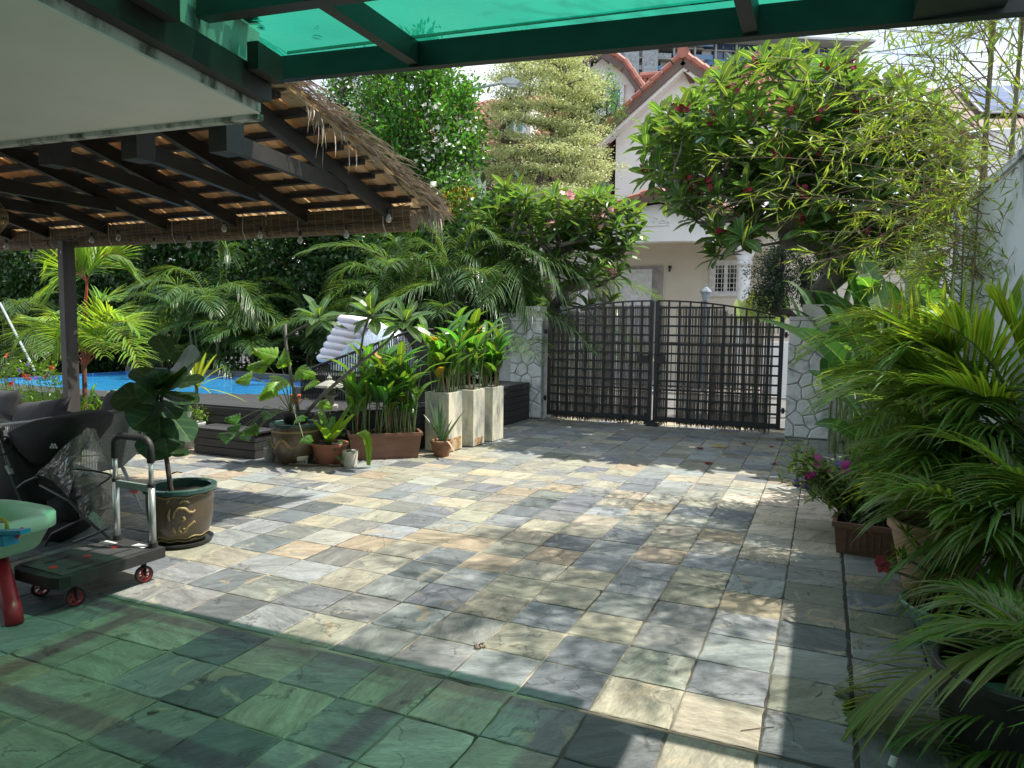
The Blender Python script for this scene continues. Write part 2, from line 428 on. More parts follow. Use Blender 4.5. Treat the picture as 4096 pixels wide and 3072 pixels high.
def slatemat():
    m, n, out = _nodes('slate'); N = n.nodes; K = n.links.new
    p = N.new('ShaderNodeBsdfPrincipled'); K(p.outputs[0], out.inputs[0])
    g = N.new('ShaderNodeNewGeometry'); oi = N.new('ShaderNodeObjectInfo'); at_ = N.new('ShaderNodeAttribute'); at_.attribute_name = 'tint'
    rnd = N.new('ShaderNodeMath'); rnd.operation = 'ADD'; K(oi.outputs['Random'], rnd.inputs[0]); K(g.outputs['Random Per Island'], rnd.inputs[1])
    # each tile has its own cleft direction and its own piece of the rock
    ang = N.new('ShaderNodeMath'); ang.operation = 'MULTIPLY'; ang.inputs[1].default_value = 2.2; K(rnd.outputs[0], ang.inputs[0])
    vr = N.new('ShaderNodeVectorRotate'); vr.rotation_type = 'Z_AXIS'; K(g.outputs['Position'], vr.inputs['Vector']); K(ang.outputs[0], vr.inputs['Angle'])
    of = N.new('ShaderNodeMath'); of.operation = 'MULTIPLY'; of.inputs[1].default_value = 57.0; K(rnd.outputs[0], of.inputs[0])
    cx = N.new('ShaderNodeCombineXYZ'); K(of.outputs[0], cx.inputs[2])
    va = N.new('ShaderNodeVectorMath'); K(vr.outputs[0], va.inputs[0]); K(cx.outputs[0], va.inputs[1])
    st = N.new('ShaderNodeMapping'); st.inputs['Scale'].default_value = (2.0, 7.0, 1); K(va.outputs[0], st.inputs[0])
    t = N.new('ShaderNodeTexNoise'); t.inputs['Scale'].default_value = 1.6; t.inputs['Detail'].default_value = 9; t.inputs['Roughness'].default_value = 0.62
    t.inputs['Distortion'].default_value = 0.8; K(st.outputs[0], t.inputs['Vector'])
    # colour: tint * noise, with rusty / pale lens patches
    mr = N.new('ShaderNodeMapRange'); mr.inputs['From Min'].default_value = 0.3; mr.inputs['From Max'].default_value = 0.7
    mr.inputs['To Min'].default_value = 0.62; mr.inputs['To Max'].default_value = 1.3; K(t.outputs['Fac'], mr.inputs[0])
    tc_ = N.new('ShaderNodeMixRGB'); tc_.blend_type = 'MULTIPLY'; tc_.inputs[0].default_value = 1
    K(at_.outputs['Color'], tc_.inputs[1]); K(oi.outputs['Color'], tc_.inputs[2])
    c1 = N.new('ShaderNodeMixRGB'); c1.blend_type = 'MULTIPLY'; c1.inputs[0].default_value = 1; K(tc_.outputs[0], c1.inputs[1]); K(mr.outputs[0], c1.inputs[2])
    t3 = N.new('ShaderNodeTexNoise'); t3.inputs['Scale'].default_value = 4.5; t3.inputs['Detail'].default_value = 5; t3.inputs['Distortion'].default_value = 1.2
    K(va.outputs[0], t3.inputs['Vector'])
    r3 = N.new('ShaderNodeValToRGB'); r3.color_ramp.elements[0].position = 0.60; r3.color_ramp.elements[1].position = 0.66; K(t3.outputs['Fac'], r3.inputs[0])
    w3 = N.new('ShaderNodeMath'); w3.operation = 'MULTIPLY'; w3.inputs[1].default_value = 0.62; K(r3.outputs[0], w3.inputs[0])
    fr = N.new('ShaderNodeMath'); fr.operation = 'FRACT'; K(rnd.outputs[0], fr.inputs[0])
    rc = N.new('ShaderNodeValToRGB'); e = rc.color_ramp.elements; e[0].color = (0.13, 0.15, 0.17, 1); e[1].color = (0.40, 0.31, 0.19, 1); e[1].position = 0.97
    e2 = e.new(0.5); e2.color = (0.40, 0.38, 0.30, 1); K(fr.outputs[0], rc.inputs[0])
    c2 = N.new('ShaderNodeMixRGB'); K(w3.outputs[0], c2.inputs[0]); K(c1.outputs[0], c2.inputs[1]); K(rc.outputs[0], c2.inputs[2])
    # fine cleft veins
    wv = N.new('ShaderNodeTexNoise'); wv.inputs['Scale'].default_value = 14; wv.inputs['Detail'].default_value = 10; wv.inputs['Roughness'].default_value = 0.7
    K(st.outputs[0], wv.inputs['Vector'])
    r4 = N.new('ShaderNodeMapRange'); r4.inputs['From Min'].default_value = 0.35; r4.inputs['From Max'].default_value = 0.7; r4.inputs['To Min'].default_value = 0.78; r4.inputs['To Max'].default_value = 1.2
    K(wv.outputs['Fac'], r4.inputs[0])
    c3 = N.new('ShaderNodeMixRGB'); c3.blend_type = 'MULTIPLY'; c3.inputs[0].default_value = 1; K(c2.outputs[0], c3.inputs[1]); K(r4.outputs[0], c3.inputs[2])
    # cracks
    vo = N.new('ShaderNodeTexVoronoi'); vo.feature = 'DISTANCE_TO_EDGE'; vo.inputs['Scale'].default_value = 2.3
    dn = N.new('ShaderNodeTexNoise'); dn.inputs['Scale'].default_value = 6; dn.inputs['Detail'].default_value = 6; K(va.outputs[0], dn.inputs['Vector'])
    vm = N.new('ShaderNodeMixRGB'); vm.inputs[0].default_value = 0.25; K(va.outputs[0], vm.inputs[1]); K(dn.outputs['Color'], vm.inputs[2]); K(vm.outputs[0], vo.inputs['Vector'])
    rk = N.new('ShaderNodeMapRange'); rk.inputs['From Min'].default_value = 0.0; rk.inputs['From Max'].default_value = 0.016; rk.inputs['To Min'].default_value = 0.45; K(vo.outputs['Distance'], rk.inputs[0])
    gt = N.new('ShaderNodeMath'); gt.operation = 'GREATER_THAN'; gt.inputs[1].default_value = 0.5; K(t3.outputs['Fac'], gt.inputs[0])
    mk = N.new('ShaderNodeMixRGB'); mk.inputs[1].default_value = (1, 1, 1, 1); K(gt.outputs[0], mk.inputs[0]); K(rk.outputs[0], mk.inputs[2])
    c4 = N.new('ShaderNodeMixRGB'); c4.blend_type = 'MULTIPLY'; c4.inputs[0].default_value = 1; K(c3.outputs[0], c4.inputs[1]); K(mk.outputs[0], c4.inputs[2])
    K(c4.outputs[0], p.inputs['Base Color'])
    rr = N.new('ShaderNodeMapRange'); rr.inputs['To Min'].default_value = 0.42; rr.inputs['To Max'].default_value = 0.75; K(wv.outputs['Fac'], rr.inputs[0]); K(rr.outputs[0], p.inputs['Roughness'])
    p.inputs['Specular IOR Level'].default_value = 0.4
    # relief: stepped clefts + grain
    sn = N.new('ShaderNodeMath'); sn.operation = 'SNAP'; sn.inputs[1].default_value = 0.07; K(t.outputs['Fac'], sn.inputs[0])
    a5 = N.new('ShaderNodeMath'); a5.operation = 'MULTIPLY_ADD'; a5.inputs[1].default_value = 0.25; K(wv.outputs['Fac'], a5.inputs[0]); K(sn.outputs[0], a5.inputs[2])
    b = N.new('ShaderNodeBump'); b.inputs['Strength'].default_value = 0.85; b.inputs['Distance'].default_value = 0.014
    K(a5.outputs[0], b.inputs['Height']); K(b.outputs[0], p.inputs['Normal'])
    return m
SLATE = slatemat()
S = 0.32
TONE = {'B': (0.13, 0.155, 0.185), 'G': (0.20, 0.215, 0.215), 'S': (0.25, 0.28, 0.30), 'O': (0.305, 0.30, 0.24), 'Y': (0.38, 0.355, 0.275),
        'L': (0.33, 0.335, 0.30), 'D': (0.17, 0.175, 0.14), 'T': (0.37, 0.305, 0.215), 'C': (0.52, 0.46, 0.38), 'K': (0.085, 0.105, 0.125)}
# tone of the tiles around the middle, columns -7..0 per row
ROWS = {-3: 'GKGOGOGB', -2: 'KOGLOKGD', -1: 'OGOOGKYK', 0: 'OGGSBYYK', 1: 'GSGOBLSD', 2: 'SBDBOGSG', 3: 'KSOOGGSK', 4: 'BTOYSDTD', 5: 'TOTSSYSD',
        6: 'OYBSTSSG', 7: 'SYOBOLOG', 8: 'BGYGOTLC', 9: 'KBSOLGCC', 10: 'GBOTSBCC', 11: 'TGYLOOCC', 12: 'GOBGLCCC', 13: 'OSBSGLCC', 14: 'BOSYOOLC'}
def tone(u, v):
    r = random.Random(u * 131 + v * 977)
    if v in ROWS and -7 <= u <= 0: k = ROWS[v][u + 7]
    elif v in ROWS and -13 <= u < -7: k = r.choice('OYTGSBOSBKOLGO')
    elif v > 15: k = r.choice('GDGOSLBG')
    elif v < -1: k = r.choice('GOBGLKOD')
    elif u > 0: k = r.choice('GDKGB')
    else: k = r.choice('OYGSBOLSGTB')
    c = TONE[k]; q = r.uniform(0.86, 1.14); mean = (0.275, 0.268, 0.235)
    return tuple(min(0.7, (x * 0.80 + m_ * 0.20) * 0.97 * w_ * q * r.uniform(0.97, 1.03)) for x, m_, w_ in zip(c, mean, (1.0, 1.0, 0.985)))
def tile_mesh(seed):
    r = random.Random(seed); h = S / 2 - 0.0025; n = 6; pts = []
    side = [(-1, -1), (1, -1), (1, 1), (-1, 1)]
    for k in range(4):
        a = side[k]; b = side[(k + 1) % 4]
        for i in range(n):
            t = i / n
            x = a[0] + (b[0] - a[0]) * t; y = a[1] + (b[1] - a[1]) * t
            j = 1 - (r.uniform(0, 0.022) + 0.03 * (r.random() < 0.10) if i else r.uniform(0, 0.07) * (r.random() < 0.4))
            pts.append((x * h * j, y * h * j))
    m = len(pts); vs = []
    for x, y in pts: vs.append((x, y, -0.006))
    for x, y in pts: vs.append((x, y, -0.0015 + r.uniform(-0.0022, 0.0014)))
    for x, y in pts: vs.append((x * 0.965, y * 0.965, 0.0008 + r.uniform(-0.0004, 0.0006)))
    vs.append((0, 0, 0.001))
    fs = []
    for i in range(m):
        j = (i + 1) % m
        fs += [(i, j, m + j, m + i), (m + i, m + j, 2*m + j, 2*m + i), (2*m + i, 2*m + j, 3*m)]
    return vs, fs
TMESH = []
for k in range(8):
    vs_, fs_ = tile_mesh(k + 3)
    me = bpy.data.meshes.new('tile'); me.from_pydata(vs_, [], fs_); me.materials.append(SLATE)
    a = me.color_attributes.new('tint', 'FLOAT_COLOR', 'POINT'); a.data.foreach_set('color', [1.0] * (4 * len(vs_)))
    me.update(); TMESH.append(me)
cells = []
for u in range(-38, 4):
    for v in range(-9, 27):
        x = (u + 0.5) * S; y = (v + 0.5) * S
        if x > 1.1 or (x < -4.5 and y > 4.0): continue
        if v < 0: y -= 0.02
        if u > 0: x += 0.010
        d = Vector((x, y, 0)) - CAM
        dep = d.dot(FWD)
        if dep < 0.3: continue
        ix = d.dot(RIGHT) / dep * 2850 / 2048; iy = d.dot(DOWN) / dep * 2850 / 2048
        if abs(ix) > 1.35 or abs(iy) > 1.1: continue
        vis = abs(ix) < 1.05 and abs(iy) < 0.82
        cells.append((0 if vis else 1, d.length, u, v, x, y))
cells.sort()
farv = []; farf = []; fart = []
for i, (_, _, u, v, x, y) in enumerate(cells):
    r = random.Random(u * 17 + v * 71)
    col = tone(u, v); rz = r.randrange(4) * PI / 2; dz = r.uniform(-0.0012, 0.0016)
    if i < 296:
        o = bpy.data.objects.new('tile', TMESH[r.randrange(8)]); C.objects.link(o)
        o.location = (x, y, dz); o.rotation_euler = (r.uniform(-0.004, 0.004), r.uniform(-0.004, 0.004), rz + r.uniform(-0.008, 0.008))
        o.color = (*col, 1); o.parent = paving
    else:
        vs_, fs_ = tile_mesh(r.randrange(8) + 3); n0 = len(farv); c_, s_ = math.cos(rz), math.sin(rz)
        farv += [(px * c_ - py * s_ + x, px * s_ + py * c_ + y, pz + dz) for px, py, pz in vs_]
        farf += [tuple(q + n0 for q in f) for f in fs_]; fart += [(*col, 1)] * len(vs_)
me = bpy.data.meshes.new('far_tiles'); me.from_pydata(farv, [], farf); me.materials.append(SLATE)
a = me.color_attributes.new('tint', 'FLOAT_COLOR', 'POINT'); a.data.foreach_set('color', [c for q in fart for c in q]); me.update()
o = bpy.data.objects.new('far_tiles', me); C.objects.link(o); o.parent = paving; o['kind'] = 'stuff'; o.color = (1, 1, 1, 1)

# ------------------------------------------------------------------ white boundary wall on the right (stained top)
STAINW = pm('stained_white_render', (0.56, 0.62, 0.64), 0.8, (0.05, 0.055, 0.05), 2.2, lo=0.33, hi=0.45, bump=0.15, bscale=30, stretch=(1, 1.4, 0.5))
w = empty('boundary_wall', (1.3, 4, 0), 'tall pale stained boundary wall behind the bamboo stems on the right', 'wall', kind='structure')
MB().box((1.18, -5.0, -0.1), (1.34, 5.0, 2.55)).build('wall_face', STAINW, w)
MB().box((1.16, -5.0, 2.552), (1.36, 5.03, 2.60)).build('coping', STAINW, w)
w = empty('garden_wall', (4.3, 9, 0), 'lower white garden wall behind the banana leaves beyond the gate pillar', 'wall', kind='structure')
MB().box((0.62, 8.9, -0.1), (6.5, 9.05, 1.55)).build('wall_face', STAINW, w)

# ------------------------------------------------------------------ house slab over the terrace
GREYEDGE = pm('weathered_white_edge', (0.66, 0.67, 0.64), 0.85, (0.06, 0.08, 0.06), 7, lo=0.34, hi=0.5, bump=0.2, bscale=30, stretch=(1, 1, 0.35))
SOFF = pm('soffit_plaster', (0.90, 0.90, 0.87), 0.85, (0.84, 0.85, 0.81), 1.5, bump=0.05, bscale=80)
slab = empty('roof_slab', (-3, 0, 2.6), 'white concrete roof slab over the terrace at upper left', 'roof slab', kind='structure')
A_ = (-2.58, 0.32); poly = [(-9.5, -0.14), (-9.5, -4.5), (-1.75, -4.5), A_]
MB().prism(poly, 2.60, 3.12).build('slab', [SOFF], slab)
e = MB(); e.bar((-9.5, -0.12, 2.592), (-2.59, 0.335, 2.592), 0.05, 0.03); e.build('drip_edge', GREYEDGE, slab)
dS = (Vector((-1.75, -4.5, 0)) - Vector((-2.58, 0.32, 0))).normalized()
nS = Vector((-dS.y, dS.x, 0)); nS = nS if nS.x > 0 else -nS
p0 = Vector((-2.58, 0.32, 0)) + nS * 0.004; p1 = p0 + dS * 4.8
MB().bar(p0 + Vector((0, 0, 2.86)), p1 + Vector((0, 0, 2.86)), 0.006, 0.50).build('stained_fascia', GREYEDGE, slab)
ledger = MB().bar(p0 + nS * 0.045 + dS * 0.02 + Vector((0, 0, 2.715)), p1 + nS * 0.045 + Vector((0, 0, 2.715)), 0.07, 0.13).build('timber_ledger', DARKWOOD)
tag(ledger, 'black timber ledger bolted along the edge of the white slab', 'beam')
# house walls behind the camera (close the terrace, out of view)
hw = MB(); hw.box((-9.5, -4.7, -0.1), (3.0, -4.5, 5.6)); o = hw.build('house_wall', WHITE); tag(o, kind='structure')
# ------------------------------------------------------------------ green canopy
GREENBEAM = pm('canopy_frame_paint', (0.018, 0.030, 0.028), 0.45, (0.012, 0.02, 0.02), 8)
def polymat():
    m, n, out = _nodes('green_polycarbonate'); N = n.nodes; K = n.links.new
    t = N.new('ShaderNodeBsdfTransparent'); t.inputs[0].default_value = (0.075, 0.31, 0.19, 1)
    tl = N.new('ShaderNodeBsdfTranslucent'); tl.inputs[0].default_value = (0.006, 0.20, 0.13, 1)
    g = N.new('ShaderNodeBsdfGlossy'); g.inputs['Roughness'].default_value = 0.25; g.inputs[0].default_value = (0.5, 0.8, 0.7, 1)
    m1 = N.new('ShaderNodeMixShader'); m2 = N.new('ShaderNodeMixShader'); m2.inputs[0].default_value = 0.05
    ge = N.new('ShaderNodeNewGeometry'); no = N.new('ShaderNodeTexNoise'); no.inputs['Scale'].default_value = 1.1; no.inputs['Detail'].default_value = 4
    K(ge.outputs['Position'], no.inputs['Vector']); mr = N.new('ShaderNodeMapRange'); mr.inputs['From Min'].default_value = 0.35; mr.inputs['From Max'].default_value = 0.65
    mr.inputs['To Min'].default_value = 0.36; mr.inputs['To Max'].default_value = 0.60; K(no.outputs['Fac'], mr.inputs[0])
    wv = N.new('ShaderNodeTexWave'); wv.inputs['Scale'].default_value = 14; wv.bands_direction = 'Y'; K(ge.outputs['Position'], wv.inputs['Vector'])
    ml = N.new('ShaderNodeMath'); ml.operation = 'MULTIPLY_ADD'; ml.inputs[1].default_value = 0.10; K(wv.outputs['Fac'], ml.inputs[0]); K(mr.outputs[0], ml.inputs[2])
    K(ml.outputs[0], m1.inputs[0]); K(t.outputs[0], m1.inputs[1]); K(tl.outputs[0], m1.inputs[2])
    K(m1.outputs[0], m2.inputs[1]); K(g.outputs[0], m2.inputs[2]); K(m2.outputs[0], out.inputs[0])
    return m
POLY = polymat()
canopy = empty('canopy', (-1, 0.7, 2.9), 'green translucent canopy on dark beams above the courtyard', 'canopy', kind='structure')
def cz(x): return 2.84 - (x + 2.9) * 0.2 / 3.7
for a_, b_ in ((-3.05, 0.52),):
    m_ = MB(); z0 = cz(a_) + 0.185; z1 = cz(b_) + 0.185
    vs_ = [(a_, -4.4, z0), (b_, -4.4, z1), (b_, 0.78, z1), (a_, 0.78, z0)]
    m_.add(vs_, [(0, 1, 2, 3)]); m_.build('green_sheet', POLY, canopy)
def cbeam(name, p, q, w_, h_):
    return MB().bar(p, q, w_, h_).build(name, GREENBEAM, canopy)
cbeam('front_beam', (-3.0, 0.64, cz(-3.0) + 0.115), (1.6, 0.64, cz(1.6) + 0.115), 0.055, 0.125)
cbeam('second_beam', (-2.45, -0.16, cz(-2.45) + 0.115), (0.8, -0.16, cz(0.8) + 0.115), 0.075, 0.13)
cbeam('second_beam', (-2.3, -1.5, cz(-2.3) + 0.115), (0.8, -1.5, cz(0.8) + 0.115), 0.075, 0.13)
cbeam('second_beam', (-2.2, -2.9, cz(-2.2) + 0.115), (0.8, -2.9, cz(0.8) + 0.115), 0.075, 0.13)
for xx in (at(895, 130, 0.62).x, at(1622, 60, 0.62).x, 0.56):
    w_ = 0.06 if xx < 0.5 else 0.30
    cbeam('purlin', (xx, -4.4, cz(xx) + 0.12), (xx, 0.61, cz(xx) + 0.12), w_, 0.11)
ov = MB(); ov.bar((-2.6, 0.56, cz(-2.6) + 0.17), (0.5, 0.56, cz(0.5) + 0.20), 0.012, 0.012); ov.build('sheet_seam', pm('seam_green', (0.12, 0.55, 0.40), 0.5), canopy)
for yy in (-0.06, 0.19):
    pp = Vector((-2.58, 0.32, 0)) + dS * (0.05 - yy + 0.1) + nS * 0.10
for k, tt in ((0, 0.02), (1, 0.78)):
    c0 = p0 + dS * tt + nS * 0.12
    o = MB().bar(c0 + Vector((0, 0, 2.80)), c0 + dS * 0.22 + Vector((0, 0, 2.80)), 0.06, 0.13).build('beam_bracket', DARKWOOD, canopy)

m_ = MB(); rl = random.Random(77)
for k in range(14):
    x = rl.uniform(-2.5, 0.5); y = rl.choice((rl.uniform(-1.2, 0.7), rl.gauss(0.45, 0.1))); z = cz(x) + 0.190; a = rl.uniform(0, 6.3); L = rl.uniform(0.02, 0.06)
    m_.blade((x, y, z), (x + math.cos(a) * L / 2, y + math.sin(a) * L / 2, z + 0.012), (x + math.cos(a) * L, y + math.sin(a) * L, z + 0.002), L * 0.4, 3)
m_.build('leaf_litter', pm('dark_leaf_litter', (0.05, 0.035, 0.02), 0.9), canopy)['kind'] = 'stuff'
m_ = MB()
for k in range(60):
    t = rl.uniform(0, 3.2); c0 = Vector((-2.58, 0.32, 0)) + dS * t + nS * rl.uniform(0.01, 0.05); w_ = rl.uniform(0.03, 0.12)
    zz = cz(c0.x) + 0.191 + 0.001 * (k % 5); q = [c0, c0 + dS * w_, c0 + dS * w_ + nS * rl.uniform(0.02, 0.08), c0 + nS * rl.uniform(0.02, 0.08)]
    m_.add([(v.x, v.y, zz) for v in q], [(0, 1, 2, 3)])
m_.build('grime', pm('black_grime', (0.012, 0.014, 0.012), 0.95), canopy)['kind'] = 'stuff'

# ------------------------------------------------------------------ thatched lean-to roof
STRAW = leafmat('straw', (0.66, 0.52, 0.35), 0.22, 0.8, (1.3, 1.15, 0.85), 0.30, hue=0.0, spec=0.1)
STRAWG = pm('grey_dry_leaf', (0.50, 0.44, 0.38), 0.8, (0.26, 0.20, 0.15), 12, island=0.4)
TWINE = pm('dark_straw_twine', (0.10, 0.07, 0.045), 0.9)  # plain dark brown for the binding along each straw row
thr = empty('thatched_roof', (-6, 2.6, 2.4), 'thatched lean-to roof on dark rafters with ragged leaf edge', 'thatched roof')
XR = -2.98; XL = -9.6
def rz_(y): return 2.44 + (2.55 - y) * 0.27
raf = []
for px_, py_ in ((845, 450), (665, 460), (512, 475), (365, 480), (235, 490), (110, 500)):
    p = at(px_, py_, 2.55); raf.append(p.x)
raf += [raf[-1] - 0.62 * k for k in (1, 2, 3)]
for x in raf:
    MB().bar((x, 2.62, rz_(2.62) + 0.02), (x, 0.2, rz_(0.2) + 0.02), 0.055, 0.11).build('rafter', DARKWOOD, thr)
y = 2.50; k = 0
while y > 0.25:
    MB().bar((XR - 0.05 - 0.03 * (k % 3), y, rz_(y) + 0.095), (XL, y, rz_(y) + 0.095), 0.055, 0.035).build('batten', DARKWOOD, thr)
    y -= 0.215; k += 1
# rows of pleated straw panels above the battens
rr_ = random.Random(5); y = 2.75; row = 0
while y > 0.1:
    m_ = MB(); x = XR
    while x > XL:
        wd = rr_.uniform(0.03, 0.07); sk = rr_.uniform(0.02, 0.09); zz = rz_(y) + 0.125
        dzv = rr_.uniform(0, 0.012); e1 = rr_.uniform(-0.02, 0.025)
        m_.add([(x, y - 0.48, rz_(y - 0.48) + 0.205), (x - wd * 1.7, y - 0.48, rz_(y - 0.48) + 0.215), (x - wd * 1.6 + sk, y + e1, zz - dzv), (x + sk, y + e1, zz - dzv - 0.008)], [(0, 1, 2, 3)])
        x -= wd
    m_.build('straw_panel', STRAW, thr)
    t_ = MB(); t_.bar((XR, y - 0.03, rz_(y) + 0.13), (XL, y - 0.03, rz_(y) + 0.13), 0.05, 0.018); t_.build('panel_binding', TWINE, thr)
    y -= 0.215; row += 1
# ragged verge of dry leaves
m_ = MB()
for i in range(520):
    t = rr_.random() ** 0.85; yv = 0.35 + t * 2.45; zv = rz_(yv) + rr_.uniform(0.12, 0.25)
    P0 = Vector((XR - rr_.uniform(0.0, 0.10), yv, zv)); L = rr_.uniform(0.15, 0.42)
    d = Vector((rr_.uniform(0.02, 0.16), L * rr_.uniform(0.75, 1.0), -L * rr_.uniform(0.05, 0.5)))
    P2 = P0 + d; P1 = P0 + Vector((d.x * 0.9, d.y * 0.55, -0.01))
    m_.blade(P0, P1, P2, rr_.uniform(0.008, 0.022), 4, fold=0.4)
for i in range(34):                                     # long strands hanging off
    t = rr_.choice((0.3, 0.36, 0.45, 0.95, 0.97, 0.99)) + rr_.uniform(-0.05, 0.05); yv = 0.35 + min(1, t) * 2.4; zv = rz_(yv) + 0.14
    L = rr_.uniform(0.15, 0.42)
    P0 = Vector((XR, yv, zv)); P2 = P0 + Vector((rr_.uniform(0.0, 0.10), rr_.uniform(0.02, 0.20), -L)); P1 = P0 + Vector((0.05, 0.14, -0.04))
    m_.blade(P0, P1, P2, rr_.uniform(0.007, 0.014), 6, fold=0.5)
for i in range(900):                                    # eave fringe
    x = rr_.uniform(XL, XR + 0.05); P0 = Vector((x, 2.66 + rr_.uniform(0, 0.12), rz_(2.7) + rr_.uniform(0.11, 0.18)))
    P2 = P0 + Vector((rr_.uniform(-0.04, 0.05), rr_.uniform(0.03, 0.12), -rr_.uniform(0.06, 0.20)))
    m_.blade(P0, (P0 + P2) / 2 + Vector((0, 0.04, 0.0)), P2, rr_.uniform(0.012, 0.03), 3, fold=0.3)
o = m_.build('ragged_leaf_edge', STRAWG, thr); o['kind'] = 'stuff'
# hanger posts under the slab and the ties running out to the eave
for (px_, py_), re in zip(((490, 333), (300, 348), (120, 360)), (0, 1, 2)):
    b = at(px_, py_, 0.45)
    MB().box((b.x - 0.065, 0.385, b.z), (b.x + 0.065, 0.515, b.z + 0.52)).build('hanger_post', DARKWOOD, thr)
    x1 = raf[re + 0]
    MB().bar((b.x, 0.5, b.z + 0.07), (x1 - 0.03, 1.95, rz_(1.95) - 0.035), 0.05, 0.10).build('tie_beam', DARKWOOD, thr)
for x1, x0 in ((raf[3], raf[3] + 0.45), (raf[4], raf[4] + 0.5)):
    MB().bar((x0, 0.5, 2.50), (x1, 1.95, rz_(1.95) - 0.035), 0.05, 0.10).build('tie_beam', DARKWOOD, thr)
MB().bar((raf[0] - 1.0, 0.42, rz_(0.4) - 0.06), (XL, 0.42, rz_(0.4) - 0.06), 0.05, 0.14).build('wall_plate', DARKWOOD, thr)
POSTW = pm('grey_stained_post', (0.085, 0.078, 0.074), 0.6, (0.055, 0.05, 0.048), 4, bump=0.15, bscale=20, stretch=(6, 6, 0.5))
po = MB(); po.box((-0.06, -0.06, 0), (0.06, 0.06, 2.36)); po = po.build('post', POSTW); po.location = (-7.26, 2.47, 0)
po.rotation_euler = (0, 0, math.radians(-12)); tag(po, 'square dark timber post holding up the thatched roof eave', 'post')

# ------------------------------------------------------------------ rolled bamboo blinds and the hanging slats above them
def blindmat():
    m, n, out = _nodes('bamboo_blind'); N = n.nodes; K = n.links.new
    p = N.new('ShaderNodeBsdfPrincipled'); p.inputs['Roughness'].default_value = 0.7; K(p.outputs[0], out.inputs[0])
    g = N.new('ShaderNodeTexCoord'); sp = N.new('ShaderNodeSeparateXYZ'); K(g.outputs['Object'], sp.inputs[0])
    a1 = N.new('ShaderNodeMath'); a1.operation = 'MULTIPLY'; a1.inputs[1].default_value = 10.0; K(sp.outputs[0], a1.inputs[0])
    f1 = N.new('ShaderNodeMath'); f1.operation = 'FRACT'; K(a1.outputs[0], f1.inputs[0])
    g1 = N.new('ShaderNodeMath'); g1.operation = 'LESS_THAN'; g1.inputs[1].default_value = 0.07; K(f1.outputs[0], g1.inputs[0])
    mpn = N.new('ShaderNodeMapping'); mpn.inputs['Scale'].default_value = (3, 90, 90); K(g.outputs['Object'], mpn.inputs[0])
    t = N.new('ShaderNodeTexNoise'); t.inputs['Scale'].default_value = 1.5; K(mpn.outputs[0], t.inputs['Vector'])
    r = N.new('ShaderNodeValToRGB'); r.color_ramp.elements[0].color = (0.055, 0.036, 0.022, 1); r.color_ramp.elements[1].color = (0.22, 0.15, 0.085, 1)
    r.color_ramp.elements[0].position = 0.35; r.color_ramp.elements[1].position = 0.65; K(t.outputs['Fac'], r.inputs[0])
    mm = N.new('ShaderNodeMixRGB'); K(g1.outputs[0], mm.inputs[0]); K(r.outputs[0], mm.inputs[1]); mm.inputs[2].default_value = (0.30, 0.24, 0.17, 1)
    K(mm.outputs[0], p.inputs['Base Color'])
    b = N.new('ShaderNodeBump'); b.inputs['Strength'].default_value = 0.7; b.inputs['Distance'].default_value = 0.004; K(t.outputs['Fac'], b.inputs['Height']); K(b.outputs[0], p.inputs['Normal'])
    return m
BLIND = blindmat()
pr0 = at(905, 476, 2.56); 
for i, (xa, xb, lab) in enumerate(((-3.03, -4.55, 'rolled bamboo blind nearest the ragged end of the thatch'), (-4.57, -7.6, 'long rolled bamboo blind in the middle of the eave'),
                                   (-7.62, -9.6, 'rolled bamboo blind past the timber post'))):
    b = empty('bamboo_blind', ((xa + xb) / 2, 2.56, 2.3), lab, 'blind', 'bamboo blinds rolled up under the eave')
    zz = 2.365
    m_ = MB(); prof = [(xa, 0.072), (xa - 0.005, 0.076), (xb + 0.005, 0.076), (xb, 0.072)]
    m_.tube([(xa, 2.57, zz), (xb, 2.57, zz)], 0.062, 18); m_.build('roll', BLIND, b, smooth=False)
    m_ = MB(); m_.box((xb, 2.50, zz + 0.03), (xa, 2.512, zz + 0.14)); m_.build('hanging_slats', BLIND, b)
    m_ = MB()
    x = xa - 0.25
    while x > xb: MB().tube([(x, 2.49, zz + 0.2), (x, 2.484, zz), (x, 2.53, zz - 0.08)], 0.004, 5).build('cord', pm('white_cord', (0.6, 0.58, 0.5), 0.8), b); x -= 0.9

# ------------------------------------------------------------------ timber deck, step, pool
deck = empty('timber_deck', (-6, 6, 0), 'raised black timber deck around the blue plunge pool', 'deck', kind='structure')
ZD = 0.52
pool = [(-12.8, 4.5), (-8.8, 4.45), (-6.75, 5.35), (-6.5, 6.05), (-8.0, 7.05), (-10.2, 7.55), (-12.8, 7.4)]
def inside(x, y, P):
    c = False; n = len(P)
    for i in range(n):
        x1, y1 = P[i]; x2, y2 = P[i-1]
        if (y1 > y) != (y2 > y) and x < (x2 - x1) * (y - y1) / (y2 - y1) + x1: c = not c
    return c
def spans(y):                                             # deck x-spans outside the pool at a given y
    xs = sorted([(P2[0] - P1[0]) * (y - P1[1]) / (P2[1] - P1[1]) + P1[0] for P1, P2 in zip(pool, pool[1:] + pool[:1]) if (P1[1] > y) != (P2[1] > y)])
    right = xs[-1] if xs else None
    return right
y = 3.86
while y < 8.4:
    yc = y + 0.045; r_ = spans(yc); xb = -4.36 if yc > 4.75 else -5.2 + (yc - 3.85) / 0.9 * 0.84
    a = (r_ + 0.0) if r_ is not None else -13.0
    if a < xb: MB().box((a, y, ZD - 0.025), (xb, y + 0.092, ZD)).build('plank', BLACKWOOD, deck)
    y += 0.098
